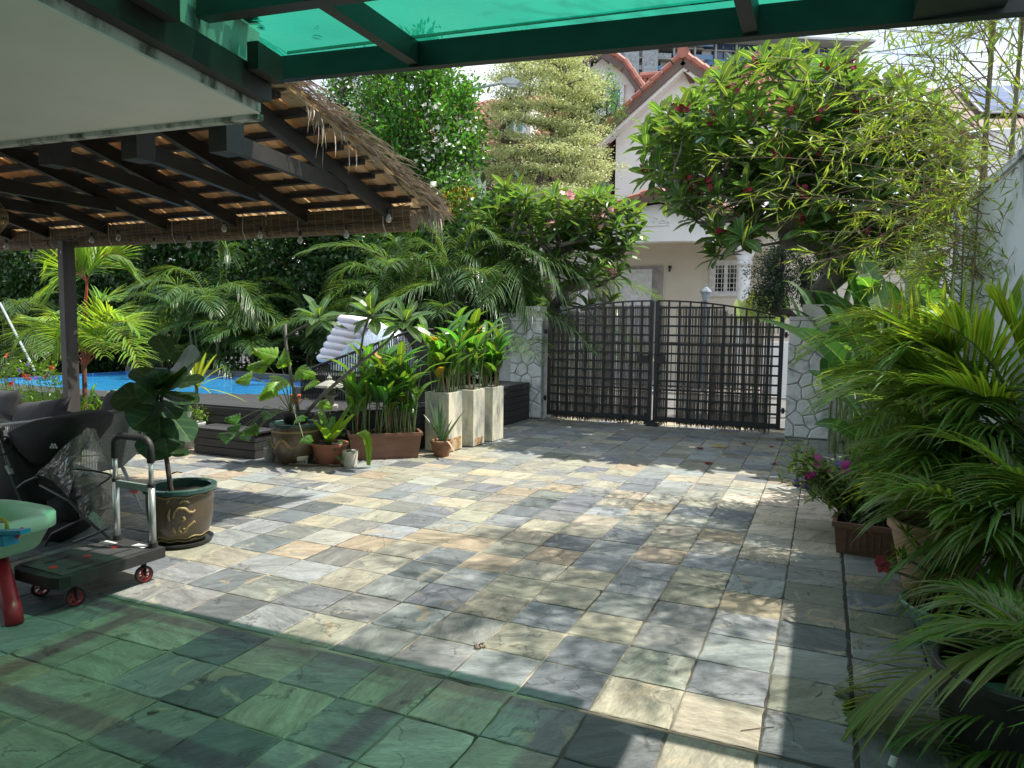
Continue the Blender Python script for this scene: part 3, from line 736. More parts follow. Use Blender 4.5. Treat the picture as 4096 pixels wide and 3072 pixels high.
for k in range(5):
    z0 = 0.02 + k * 0.096
    MB().box((-13, 3.835, z0), (-5.2, 3.857, z0 + 0.090)).build('front_board', BLACKWOOD, deck)
    MB().bar((-5.19, 3.85, z0 + 0.045), (-4.35, 4.75, z0 + 0.045), 0.022, 0.09).build('corner_board', BLACKWOOD, deck)
    MB().box((-4.357, 4.76, z0), (-4.335, 6.49, z0 + 0.090)).build('side_board', BLACKWOOD, deck)
# box at the pillar end stands slightly higher
for k in range(6):
    MB().box((-4.9, 6.5, 0.015 + k * 0.1), (-4.30, 8.28, 0.108 + k * 0.1)).build('side_board', BLACKWOOD, deck)
step = empty('deck_step', (-6.08, 3.62, 0), 'low black timber step box in front of the deck', 'step')
for k in range(3): MB().box((-6.55, 3.44, 0.01 + k * 0.092), (-5.63, 3.83, 0.094 + k * 0.092)).build('side_board', BLACKWOOD, step)
for k in range(4): MB().box((-6.57, 3.43 + k * 0.1, 0.286), (-5.61, 3.525 + k * 0.1, 0.306)).build('plank', BLACKWOOD, step)
WATER = pm('pool_water', (0.02, 0.20, 0.46), 0.05, (0.04, 0.30, 0.56), 1.0, bump=0.8, bscale=9, spec=0.6, bdist=0.02)
o = MB().prism(pool, 0.2, 0.47).build('pool_water', WATER); tag(o, kind='structure')
pw = empty('pool_surround', (-9, 7, 0), 'dark timber rim around the far side of the plunge pool', 'pool rim', kind='structure')
for i in range(2, 6):
    a, b = pool[i], pool[(i + 1) % 7]
    MB().bar((a[0], a[1] + 0.1, 0.50), (b[0], b[1] + 0.1, 0.50), 0.18, 0.24).build('rim_board', BLACKWOOD, pw)
LINER = pm('pool_liner', (0.03, 0.16, 0.42), 0.5)
for i in range(7):
    a, b = pool[i], pool[(i + 1) % 7]
    MB().bar((a[0], a[1], 0.47), (b[0], b[1], 0.47), 0.03, 0.10).build('pool_edge', LINER, pw)
# planting beds
struct('planting_bed', MB().box((-22, 7.9, -0.12), (-4.9, 10.4, 0.25)), SOIL)
struct('soil_strip', MB().box((0.42, 4.6, -0.12), (6.0, 8.8, 0.02)), SOIL)

# ------------------------------------------------------------------ stone-faced gate pillars
STONEW = pm('white_painted_stone', (0.62, 0.64, 0.64), 0.75, (0.28, 0.31, 0.29), 5, lo=0.32, hi=0.5, bump=0.5, bscale=18, bdist=0.02)
JOINT = pm('stone_joint', (0.42, 0.44, 0.43), 0.9, (0.26, 0.27, 0.26), 9)
def clip(poly, px, py, nx, ny):                           # keep the side (p - P).n <= 0
    out = []
    for i in range(len(poly)):
        a = poly[i]; b = poly[(i + 1) % len(poly)]
        da = (a[0] - px) * nx + (a[1] - py) * ny; db = (b[0] - px) * nx + (b[1] - py) * ny
        if da <= 0: out.append(a)
        if da * db < 0:
            t = da / (da - db); out.append((a[0] + (b[0] - a[0]) * t, a[1] + (b[1] - a[1]) * t))
    return out
def voronoi(x0, x1, z0, z1, n, seed, gap=0.006, st=1.0):
    r = random.Random(seed); pts = []
    nx = max(1, round((x1 - x0) / math.sqrt((x1 - x0) * (z1 - z0) / n))); nz_ = max(1, math.ceil(n / nx))
    for i in range(nx):
        for j in range(nz_):
            pts.append((x0 + (i + 0.5 + r.uniform(-0.38, 0.38) + (0.25 if j % 2 else -0.25)) * (x1 - x0) / nx, z0 + (j + 0.5 + r.uniform(-0.38, 0.38)) * (z1 - z0) / nz_))
    res = []
    for i, p in enumerate(pts):
        poly = [(x0, z0), (x1, z0), (x1, z1), (x0, z1)]
        for j, q in enumerate(pts):
            if i == j: continue
            dx, dz = q[0] - p[0], q[1] - p[1]; L = math.hypot(dx, dz)
            if L > 1.2: continue
            poly = clip(poly, (p[0] + q[0]) / 2 - dx / L * gap, (p[1] + q[1]) / 2 - dz / L * gap, dx / L, dz / L)
            if len(poly) < 3: break
        if len(poly) >= 3: res.append((p, poly))
    return res
def stone(parent, p, poly, y, r, axis='y'):
    cx = sum(a for a, b in poly) / len(poly); cz_ = sum(b for a, b in poly) / len(poly)
    pr = 0.022 + r.uniform(0, 0.016); vs = []; n = len(poly)
    for a, b in poly: vs.append((a, y + 0.001, b))
    for a, b in poly: vs.append((a, y - pr * 0.7, b))
    for a, b in poly: vs.append((cx + (a - cx) * 0.86, y - pr - r.uniform(0, 0.006), cz_ + (b - cz_) * 0.86))
    fs = [tuple(range(2*n, 3*n))]
    for i in range(n):
        j = (i + 1) % n; fs += [(i, j, n + j, n + i), (n + i, n + j, 2*n + j, 2*n + i)]
    if axis == 'x': vs = [(yy, aa, bb) for aa, yy, bb in vs]
    m_ = MB().add(vs, fs); return m_.build('stone', STONEW, parent)
def pillar(name, x0, x1, y0, y1, h, label, seed, sub=None):
    g = empty(name, ((x0 + x1) / 2, (y0 + y1) / 2, 0), label, 'pillar')
    MB().box((x0, y0, -0.1), (x1, y1, h)).build('core', JOINT, g)
    r = random.Random(seed)
    for p, poly in voronoi(x0 + 0.004, x1 - 0.004, 0.02, h - 0.01, int((x1 - x0) * h / 0.036), seed): stone(g, p, poly, y0, r)
    MB().box((x0 - 0.005, y0 - 0.012, h + 0.002), (x1 + 0.005, y1, h + 0.05)).build('coping', STONEW, g)
    return g
pl = pillar('gate_pillar', -4.66, -4.10, 8.30, 8.75, 1.62, 'white stone-faced gate pillar left of the black gate', 11)
MB().box((-5.0, 8.55, -0.1), (-4.663, 8.95, 1.75)).build('side_return', STONEW, pl)
MB().box((-4.60, 8.36, 1.672), (-4.18, 8.70, 1.86)).build('cap_block', WHITE, pl)
prr = pillar('gate_pillar', -0.32, 0.26, 8.10, 8.55, 1.66, 'white stone-faced gate pillar right of the black gate', 12)
MB().box((0.27, 8.16, -0.1), (0.50, 8.5, 1.66)).build('side_return', STONEW, prr)
MB().box((-0.16, 8.2, 1.712), (0.24, 8.5, 1.88)).build('cap_block', WHITE, prr)

# ------------------------------------------------------------------ gate
IRON = pm('black_gate_paint', (0.012, 0.016, 0.018), 0.45, (0.02, 0.022, 0.024), 10)
REEDM = pm('weathered_reed', (0.20, 0.172, 0.15), 0.85, (0.11, 0.095, 0.083), 20, island=0.45)
GY = 8.42
def gtop(x):
    a = abs(x + 2.29) / 1.78
    return 1.935 - 0.22 * a ** 2.1
def gate(x0, x1, hinge, label, sd_):
    g = empty('gate_leaf', (x0 if hinge < 0 else x1, GY, 0), label, 'gate', 'leaves of the black driveway gate')
    f = MB()
    for xx in (x0, x1): 
        xs = xx + (0.03 if xx == x0 else -0.03)
        f.box((xs - 0.03, GY - 0.025, 0.07), (xs + 0.03, GY + 0.025, gtop(xs) + 0.005))
    f.box((x0 + 0.06, GY - 0.024, 0.09), (x1 - 0.06, GY + 0.024, 0.15))
    f.build('frame', IRON, g)
    pts = [(x0 + 0.02 + (x1 - x0 - 0.04) * i / 14, GY, 0) for i in range(15)]
    MB().tube([(p[0], GY, gtop(p[0]) + 0.012) for p in pts], 0.013, 6).build('arched_top_rail', IRON, g)
    n = 11
    for i in range(1, n):
        xx = x0 + 0.04 + (x1 - x0 - 0.08) * i / n
        MB().box((xx - 0.014, GY - 0.012, 0.15), (xx + 0.014, GY + 0.006, gtop(xx))).build('upright_bar', IRON, g)
    z = 0.15 + 0.14; 
    while z < 1.88:
        # width available under the arch
        if z < gtop(x0 + 0.06) - 0.02 and z < gtop(x1 - 0.06) - 0.02: xa, xb = x0 + 0.06, x1 - 0.06
        else:
            reach = 1.78 * max(0.0, (1.915 - z) / 0.22) ** (1 / 2.1); xa, xb = max(x0 + 0.06, -2.29 - reach), min(x1 - 0.06, -2.29 + reach)
        MB().box((xa, GY - 0.022, z - 0.015), (xb, GY - 0.013, z + 0.015)).build('cross_bar', IRON, g)
        z += 0.141
    # reeds tied behind the bars: one by one but past the count, so one piece
    r = random.Random(sd_); m_ = MB(); x = x0 + (0.10 if hinge < 0 else 0.05)
    xe = x1 - (0.05 if hinge < 0 else 0.14)
    while x < xe:
        wd = r.uniform(0.006, 0.012)
        if not (hinge > 0 and x0 + 0.22 < x < x0 + 0.36 and r.random() < 0.93) and r.random() > 0.025:
            zt = min(gtop(x) - 0.04 - abs(r.gauss(0, 0.025)), 1.88) - (0.05 if hinge > 0 and x > -1.2 else 0)
            if hinge > 0 and x0 + 0.18 < x < x0 + 0.3: zt = min(zt, 1.1)
            zb = r.uniform(-0.01, 0.07); lean = r.uniform(-0.012, 0.012)
            m_.tube([(x, GY + 0.028, zb), (x + lean, GY + 0.030 + r.uniform(0, 0.01), zt)], [wd / 2, wd / 2 * r.uniform(0.8, 1)], 5, cap=False)
        x += wd * r.uniform(0.55, 0.88)
    o = m_.build('reed_screen', REEDM, g); o['kind'] = 'stuff'
    # lock plate, bolt, hinges
    lx = x1 - 0.16 if hinge < 0 else x0 + 0.08
    MB().box((lx - 0.08, GY - 0.04, 0.98), (lx + 0.10, GY - 0.024, 1.10)).build('lock_plate', IRON, g)
    MB().tube([(lx - 0.1, GY - 0.05, 1.12), (lx + 0.12, GY - 0.05, 1.125)], 0.009, 6).build('bolt', IRON, g)
    hx = x0 if hinge < 0 else x1
    for zz in (0.35, 1.45):
        m_ = MB(); m_.tube([(hx + 0.03 * hinge, GY - 0.03, zz - 0.04), (hx + 0.03 * hinge, GY - 0.03, zz + 0.04)], 0.022, 8); m_.box((hx + min(0, hinge) * 0.09, GY - 0.045, zz - 0.01), (hx + max(0, hinge) * 0.09, GY - 0.03, zz + 0.01))
        m_.build('hinge', IRON, g)
    if hinge < 0:
        m_ = MB(); m_.box((x1 - 0.10, GY - 0.06, 0.02), (x1 + 0.0, GY - 0.026, 0.20)); m_.build('floor_bolt', IRON, g)
    MB().box(((x0 + x1) / 2 - 0.32 * hinge - 0.1, GY - 0.07, 0.085), ((x0 + x1) / 2 - 0.32 * hinge + 0.12, GY - 0.026, 0.135)).build('bracket', IRON, g)
    return g
gate(-4.04, -2.30, -1, 'left leaf of the black gate with reed screen and lock', 3)
gate(-2.27, -0.40, 1, 'right leaf of the black gate with a gap in its reeds', 4)
m_ = MB(); m_.box((-2.36, 8.30, 0.0), (-2.16, 8.44, 0.045)); m_.box((-2.31, 8.34, 0.045), (-2.22, 8.42, 0.08)); o = m_.build('gate_stop', IRON); tag(o, 'small iron stop on the ground where the gate leaves meet', 'gate stop')
RUST = pm('slate_offcut', (0.16, 0.17, 0.15), 0.8)
for x_, y_, l_ in ((-3.9, 8.12, 'thin slate offcut lying by the left gate hinge'), (-0.25, 7.86, 'thin slate offcut lying at the foot of the right pillar')):
    o = MB().box((-0.17, -0.07, 0), (0.17, 0.07, 0.022)).build('stone_slab', RUST); o.location = (x_, y_, 0.003); o.rotation_euler = (0, 0, 0.1); tag(o, l_, 'stone slab')
# ------------------------------------------------------------------ house across the road
HW = pm('house_white_render', (0.88, 0.87, 0.86), 0.8, (0.84, 0.83, 0.82), 2, bump=0.05, bscale=40)
HC = pm('house_cream_render', (0.74, 0.68, 0.58), 0.8, (0.70, 0.64, 0.54), 2, bump=0.05, bscale=40)
HP = pm('house_trim_white', (0.84, 0.84, 0.84), 0.6)
BARGE = pm('brown_barge_board', (0.16, 0.10, 0.08), 0.6, (0.12, 0.08, 0.065), 4)
TILE = pm('red_roof_tile', (0.40, 0.15, 0.105), 0.7, (0.26, 0.10, 0.075), 3, island=0.22)
GLASS_T = pm('teal_curtained_glass', (0.10, 0.26, 0.26), 0.12, (0.07, 0.2, 0.2), 8, stretch=(6, 1, 0.5), spec=0.7)
GLASS_D = pm('dark_window_glass', (0.012, 0.02, 0.018), 0.08, spec=0.7)
GREYD = pm('recess_grey', (0.42, 0.40, 0.38), 0.8)
BRICKB = pm('brown_ledge_stone', (0.22, 0.13, 0.08), 0.85, (0.12, 0.075, 0.05), 6, island=0.35, bump=0.4, bscale=20)
house = empty('house', (-4, 18, 0), 'white house with red tiled gables and an arched porch across the road', 'house')
def hz(x, y, Y): p = at(x, y, Y); return (p.x, p.z)
def tv_shape():
    v = []; 
    for j, yy in enumerate((0.0, 1.12)):
        for i in range(7):
            t = i / 6; zz = 0.22 * math.sin(t * 2 * PI) + (0.16 if j == 0 else 0.0)
            v.append((t * 1.02, yy, zz))
    f = [(i, i+1, i+8, i+7) for i in range(6)]
    v += [(t / 6 * 1.02, 0.0, 0.22 * math.sin(t / 6 * 2 * PI) - 0.02) for t in range(7)]
    f += [(14 + i, 15 + i, i + 1, i) for i in range(6)]
    return v, f
TV, TF = tv_shape()
def roof(a, b, c, d, parent, name='roof_tiles', tw=0.24, th=0.34, mask=None):
    """tiled roof plane: a,b eave corners, d,c ridge corners"""
    a, b, c, d = map(Vector, (a, b, c, d))
    nu = max(1, round((b - a).length / tw)); nv = max(1, round((d - a).length / th)); Ms = []
    for i in range(nu):
        for j in range(nv):
            u0, u1, v0, v1 = i / nu, (i + 1) / nu, j / nv, (j + 1) / nv
            P = lambda u, v: (a * (1-u) + b * u) * (1-v) + (d * (1-u) + c * u) * v
            o = P(u0, v0); X = P(u1, v0) - o; Y = P(u0, v1) - o
            if mask and not mask(P((u0+u1)/2, (v0+v1)/2)): continue
            Z = X.cross(Y)
            if Z.length < 1e-6: continue
            Z.normalize()
            if Z.z < 0: Z = -Z
            M = np.eye(4); M[:3, 0] = X; M[:3, 1] = Y; M[:3, 2] = Z * tw; M[:3, 3] = o; Ms.append(M)
    if Ms: return mass(name, TV, TF, None, Ms, TILE, parent)
def barge(pts, Y, parent, w=0.26, th=0.10, cap=True):
    for (x0, z0), (x1, z1) in zip(pts[:-1], pts[1:]):
        MB().bar((x0, Y, z0), (x1, Y, z1), th, w, up=(0, 0, 1)).build('barge_board', BARGE, parent)
        if cap:
            n = max(1, int(math.hypot(x1 - x0, z1 - z0) / 0.33))
            for i in range(n):
                t0 = i / n; t1 = (i + 0.93) / n
                q0 = (x0 + (x1 - x0) * t0, Y - 0.02, z0 + (z1 - z0) * t0 + w / 2 + 0.07); q1 = (x0 + (x1 - x0) * t1, Y - 0.02, z0 + (z1 - z0) * t1 + w / 2 + 0.04)
                MB().tube([q0, q1], 0.10, 7).build('verge_tile', TILE, parent)
def window(x0, x1, z0, z1, Y, parent, cols=2, glass=GLASS_T, grid=False, frame=0.09):
    f = MB()
    f.box((x0 - frame, Y - 0.09, z0 - frame), (x0, Y + 0.02, z1 + frame)); f.box((x1, Y - 0.09, z0 - frame), (x1 + frame, Y + 0.02, z1 + frame))
    f.box((x0, Y - 0.09, z1), (x1, Y + 0.02, z1 + frame)); f.box((x0, Y - 0.12, z0 - frame), (x1, Y + 0.02, z0))
    fo = f.build('window', HP, parent)
    wd = (x1 - x0) / cols
    for i in range(cols):
        a = x0 + i * wd; b = a + wd; s = MB()
        s.box((a, Y - 0.06, z0), (a + 0.05, Y - 0.01, z1)); s.box((b - 0.05, Y - 0.06, z0), (b, Y - 0.01, z1))
        s.box((a + 0.05, Y - 0.06, z0), (b - 0.05, Y - 0.01, z0 + 0.05)); s.box((a + 0.05, Y - 0.06, z1 - 0.05), (b - 0.05, Y - 0.01, z1))
        if grid:
            for k in (1, 2): s.box((a + wd * k / 3 - 0.008, Y - 0.05, z0), (a + wd * k / 3 + 0.008, Y - 0.035, z1))
            for k in range(1, 6): s.box((a, Y - 0.05, z0 + (z1 - z0) * k / 6 - 0.008), (b, Y - 0.035, z0 + (z1 - z0) * k / 6 + 0.008))
        s.build('sash', HP, fo)
        MB().box((a + 0.04, Y - 0.03, z0 + 0.04), (b - 0.04, Y - 0.02, z1 - 0.04)).build('pane', glass, fo)
# right wing: gable front
Yg = 18.0
apx = hz(1476, 131, Yg); le = hz(1283, 306, Yg); wl = hz(1322, 330, Yg)[0]
slope = (apx[1] - le[1]) / (apx[0] - le[0]); re = (apx[0] + (apx[0] - le[0]), le[1])
zat = lambda x: apx[1] - slope * abs(x - apx[0])
wr = 2 * apx[0] - wl
MB().prismY([(wl, 0), (wr, 0), (wr, zat(wr) - 0.15), (apx[0], apx[1] - 0.15), (wl, zat(wl) - 0.15)], Yg + 0.4, Yg + 6).build('gable_wall', HW, house)
MB().prismY([(le[0] + 0.1, le[1] - 0.08), (apx[0], apx[1] - 0.16), (re[0] - 0.1, re[1] - 0.08), (re[0] - 0.12, re[1] - 0.2), (apx[0], apx[1] - 0.26), (le[0] + 0.12, le[1] - 0.2)], Yg + 0.02, Yg + 0.40).build('soffit', HW, house)
barge([le, apx, re], Yg, house)
MB().tube([(apx[0], Yg - 0.12, apx[1] + 0.2), (apx[0], Yg + 0.3, apx[1] + 0.2)], 0.17, 10).build('ridge_cap', TILE, house)
roof((le[0], Yg + 0.1, le[1] + 0.12), (le[0], Yg + 7, le[1] + 0.12), (apx[0], Yg + 7, apx[1] + 0.12), (apx[0], Yg + 0.1, apx[1] + 0.12), house)
roof((re[0], Yg + 7, re[1] + 0.12), (re[0], Yg + 0.1, re[1] + 0.12), (apx[0], Yg + 0.1, apx[1] + 0.12), (apx[0], Yg + 7, apx[1] + 0.12), house)
for px_, py_ in ((1484, 152), (1300, 290)):
    b = at(px_, py_, Yg + 0.1); MB().bar((b.x, Yg + 0.05, b.z), (b.x + 0.12, Yg + 0.38, b.z - 0.22), 0.14, 0.16).build('roof_bracket', BARGE, house)
a = hz(1418, 412, Yg + 0.4); b = hz(1565, 376, Yg + 0.4)
window(a[0], b[0], a[1], b[1], Yg + 0.4, house, 4)
a = hz(1537, 262, Yg + 0.4)
for k in range(2):
    window(apx[0] - 0.8 + k * 0.85, apx[0] - 0.05 + k * 0.85, 6.6, 7.6, Yg + 0.4, house, 1)
# hip roof behind
roof((hz(1366, 165, 25)[0] - 0.6, 23.6, 8.9), (hz(1600, 165, 25)[0] + 3, 23.6, 8.9), (hz(1600, 165, 25)[0] + 2, 27, 11.4), (hz(1366, 165, 25)[0] - 0.2, 27, 11.7), house)
MB().tube([(hz(1366, 165, 25)[0] - 0.2, 27, 11.8), (hz(1600, 165, 25)[0] + 2, 27, 11.5)], 0.16, 8).build('ridge_cap', TILE, house)
# left tower
Yt = 19.6
ta = hz(1294, 108, Yt); tl = hz(1240, 152, Yt); tr_ = hz(1350, 146, Yt); tr2 = hz(1392, 205, Yt)
twl = hz(1262, 300, Yt)[0]; twr = hz(1362, 300, Yt)[0]
MB().prismY([(twl, 0), (twr, 0), (twr, tr_[1] - 0.35), (ta[0], ta[1] - 0.15), (twl, tl[1] + 0.1)], Yt + 0.35, Yt + 6).build('tower_wall', HW, house)
barge([tl, ta, tr_, tr2], Yt, house)
roof((tr2[0], Yt + 7, tr2[1]), (tr2[0], Yt + 0.1, tr2[1]), (tr_[0], Yt + 0.1, tr_[1] + 0.12), (tr_[0], Yt + 7, tr_[1] + 0.12), house)
roof((tr_[0], Yt + 7, tr_[1] + 0.12), (tr_[0], Yt + 0.1, tr_[1] + 0.12), (ta[0], Yt + 0.1, ta[1] + 0.12), (ta[0], Yt + 7, ta[1] + 0.12), house)
a = hz(1316, 255, Yt + 0.35); b = hz(1344, 190, Yt + 0.35); window(a[0], b[0], a[1], b[1], Yt + 0.35, house, 1)
# brown stone clad part with a window under the tower
Ys = 19.0; a = hz(1235, 420, Ys); b = hz(1323, 345, Ys)
MB().box((a[0] - 3, Ys, 0), (b[0], Ys + 0.5, b[1] + 0.5)).build('clad_wall', pm('clad_core', (0.07, 0.045, 0.03), 0.9), house)
r = random.Random(3); z = a[1] - 0.3
while z < b[1] + 0.5:
    x = a[0] - 0.6 + r.uniform(-0.1, 0.1); h_ = r.uniform(0.07, 0.13)
    while x < b[0] - 0.02:
        L = r.uniform(0.18, 0.42); x2 = min(x + L, b[0])
        MB().box((x, Ys - r.uniform(0.02, 0.06), z), (x2 - 0.012, Ys, z + h_ - 0.01)).build('stone', BRICKB, house); x += L
    z += h_
window(hz(1262, 390, Ys)[0], hz(1300, 390, Ys)[0], hz(1262, 412, Ys)[1], hz(1262, 365, Ys)[1], Ys - 0.03, house, 1)
# left wing with lower red roofs
Yl = 20.5; x0 = hz(960, 300, Yl)[0]; x1 = hz(1300, 300, Yl)[0]
MB().box((x0 - 4, Yl, 0), (x1, Yl + 6, hz(1100, 340, Yl)[1] + 0.2)).build('wing_wall', HW, house)
e0 = hz(1100, 335, Yl - 0.7)[1]; rz0 = hz(1100, 212, Yl + 3.6)[1]
roof((x0 - 4, Yl - 0.7, e0), (x1 + 0.3, Yl - 0.7, e0), (x1 + 0.3, Yl + 3.6, rz0), (x0 - 4, Yl + 3.6, rz0), house)
MB().box((x0 - 4, Yl - 0.76, e0 - 0.2), (x1 + 0.3, Yl - 0.70, e0 + 0.05)).build('fascia', BARGE, house)
dq = hz(1083, 305, Yl); dq2 = hz(1146, 225, Yl)
MB().box((dq[0], Yl + 0.0, dq[1]), (dq2[0], Yl + 3.0, dq2[1])).build('dormer_wall', HW, house)
window(hz(1095, 295, Yl)[0], hz(1133, 295, Yl)[0], hz(1095, 290, Yl)[1], hz(1095, 238, Yl)[1], Yl, house, 2)
el = hz(1290, 405, 18.2); e2 = hz(1150, 425, 18.2)
roof((e2[0], 17.6, 5.15), (el[0] + 0.1, 17.6, 5.15), (el[0] + 0.1, 19.5, 6.2), (e2[0], 19.5, 6.2), house)
# porch
Yp = 16.4
pa = hz(1418, 428, Yp); pr_ = hz(1673, 497, Yp); sl = (pa[1] - pr_[1]) / (pr_[0] - pa[0]); pl_ = (pa[0] - (pr_[0] - pa[0]), pr_[1])
sp0 = hz(1270, 545, Yp); sp1 = hz(1592, 545, Yp); top = hz(1429, 521, Yp)[1]; xo = hz(1625, 545, Yp)[0]; xl2 = 2 * ((sp0[0] + sp1[0]) / 2) - xo
cx_ = (sp0[0] + sp1[0]) / 2; hw_ = (sp1[0] - sp0[0]) / 2; zs = sp0[1] - 0.02
arch = [(cx_ + hw_ * math.cos(t), zs + (top - zs) * math.sin(t)) for t in [PI * k / 20 for k in range(21)]]
# build the spandrel wall as quads above the arch
m_ = MB(); ztop = lambda x: pa[1] - 0.12 - sl * abs(x - pa[0])
cols_ = [(xo, zs)] + arch + [(xl2, zs)]
for (xa, za), (xb, zb) in zip(cols_[:-1], cols_[1:]):
    if abs(xa - xb) < 1e-5: continue
    vs_ = []
    for yy in (Yp, Yp + 0.3): vs_ += [(xa, yy, za), (xb, yy, zb), (xb, yy, ztop(xb)), (xa, yy, ztop(xa))]
    m_.add(vs_, [(0, 1, 2, 3), (7, 6, 5, 4), (0, 4, 5, 1)])
m_.build('porch_gable', HW, house)
barge([(pl_[0] - 0.1, pl_[1]), pa, (pr_[0] + 0.1, pr_[1])], Yp - 0.25, house, w=0.2)
roof((pr_[0], 18.4, pr_[1] + 0.1), (pr_[0], Yp - 0.2, pr_[1] + 0.1), (pa[0], Yp - 0.2, pa[1] + 0.1), (pa[0], 18.4, pa[1] + 0.1), house)
roof((pl_[0], Yp - 0.2, pl_[1] + 0.1), (pl_[0], 18.4, pl_[1] + 0.1), (pa[0], 18.4, pa[1] + 0.1), (pa[0], Yp - 0.2, pa[1] + 0.1), house)
MB().box((pl_[0] + 0.3, Yp + 0.3, zs + 0.42), (pr_[0] - 0.2, 18.8, zs + 0.52)).build('porch_ceiling', HC, house)
MB().box((xo - 0.05, Yp + 0.3, zs + 0.02), (xo + 0.9, 18.8, zs + 0.42)).build('porch_beam', HC, house)
cxp = hz(1606, 600, Yp)[0]
for xx in (cxp, 2 * cx_ - cxp):
    MB().lathe((xx, Yp + 0.15, 0), [(0.20, 0), (0.175, 0.3), (0.155, zs - 0.5), (0.15, zs - 0.42), (0.19, zs - 0.40), (0.20, zs - 0.33), (0.16, zs - 0.31), (0.24, zs - 0.12), (0.26, zs - 0.05), (0.26, zs + 0.02)], 24).build('column', HP, house, smooth=True)
# scroll ornament
oc = at(1402, 478, Yp - 0.02)
m_ = MB()
for s_ in (-1, 1):
    for rr2, ox, oz in ((0.10, 0.14, 0.02), (0.07, 0.34, -0.03), (0.05, 0.48, -0.06)):
        m_.tube([(oc.x + s_ * (ox + rr2 * (1 - t / 14) * math.cos(t * 0.6)), Yp - 0.02, oc.z + oz + rr2 * (1 - t / 14) * math.sin(t * 0.6)) for t in range(13)], 0.016, 5)
m_.tube([(oc.x - 0.55, Yp - 0.02, oc.z - 0.12), (oc.x + 0.55, Yp - 0.02, oc.z - 0.12)], 0.02, 5)
o = m_.build('scroll_moulding', HW, house); o['kind'] = 'stuff'
# porch back wall, recessed door, window
Yb = 18.38
xr = hz(1433, 600, Yb)[0]; zr = hz(1433, 574, Yb)[1]; xl = hz(1240, 600, Yb)[0]
MB().box((xr, Yb, 0), (3.0, Yb + 0.02, 4.6)).build('porch_back_wall', HC, house)
MB().box((xl - 3, Yb, zr), (xr - 0.002, Yb + 0.03, 4.6)).build('porch_back_wall', HC, house)
MB().box((xl - 3, Yb + 0.018 - 0.06, 0), (xr, Yb + 0.0, zr)).build('recess_wall', GREYD, house)
dx0, dx1 = hz(1338, 600, Yb)[0], hz(1402, 600, Yb)[0]; dz = hz(1370, 590, Yb)[1]
d_ = MB().box((dx0 - 0.10, Yb - 0.10, 0), (dx1 + 0.10, Yb - 0.045, dz + 0.10)).build('door_frame', HP, house)
d_ = MB().box((dx0, Yb - 0.13, 0), (dx1, Yb - 0.102, dz)).build('door', HP, house)
m_ = MB()
for a_, b_, c_, e_ in ((0.12, 0.88, 0.55, 0.92), (0.12, 0.88, 0.08, 0.48)):
    X0, X1 = dx0 + (dx1 - dx0) * a_, dx0 + (dx1 - dx0) * b_; Z0, Z1 = dz * c_, dz * e_
    for p, q in (((X0, Z0), (X1, Z0)), ((X1, Z0), (X1, Z1)), ((X1, Z1), (X0, Z1)), ((X0, Z1), (X0, Z0))): m_.bar((p[0], Yb - 0.135, p[1]), (q[0], Yb - 0.135, q[1]), 0.02, 0.03)
m_.build('door_moulding', HP, d_)
MB().tube([(dx0 + 0.1, Yb - 0.17, dz * 0.42), (dx0 + 0.1, Yb - 0.17, dz * 0.55)], 0.025, 6).build('door_handle', pm('brass', (0.5, 0.42, 0.25), 0.3, metal=1), d_)
a = hz(1541, 633, Yb); b = hz(1596, 569, Yb); window(a[0], b[0], a[1], b[1], Yb, house, 2, GLASS_D, grid=True, frame=0.10)
# camera on the wall
cc = at(1447, 578, Yb - 0.1)
g = empty('security_camera', cc, 'small black security camera on the cream porch wall', 'security camera')
MB().box((cc.x - 0.05, Yb - 0.06, cc.z - 0.02), (cc.x + 0.03, Yb, cc.z + 0.06)).build('bracket', IRON, g)
MB().tube([(cc.x, Yb - 0.08, cc.z - 0.02), (cc.x + 0.02, Yb - 0.25, cc.z - 0.10)], 0.035, 8).build('body', IRON, g)
# front garden wall across the road, lantern pillars
lw = empty('low_wall', (-3, 15.1, 0), 'low white wall in front of the house across the road', 'wall')
MB().box((-20, 15.0, -0.1), (-5.3, 15.2, 1.25)).build('wall_face', HW, lw)
MB().box((-1.2, 15.0, -0.1), (12, 15.2, 1.25)).build('wall_face', HW, lw)
IRONB = IRON
ig = empty('iron_gate', (-3.2, 15.1, 0), 'thin wrought iron gate across the road seen through the reeds', 'gate')
for k in range(24):
    x = -5.2 + k * 0.17; MB().box((x, 15.08, 0.05), (x + 0.018, 15.10, 1.2)).build('bar', IRON, ig)
for z in (0.08, 1.15): MB().box((-5.28, 15.07, z), (-1.22, 15.11, z + 0.04)).build('rail', IRON, ig)
LGL = pm('lantern_glass', (0.35, 0.42, 0.46), 0.15)
LGREY = pm('lantern_grey_metal', (0.20, 0.24, 0.28), 0.5)
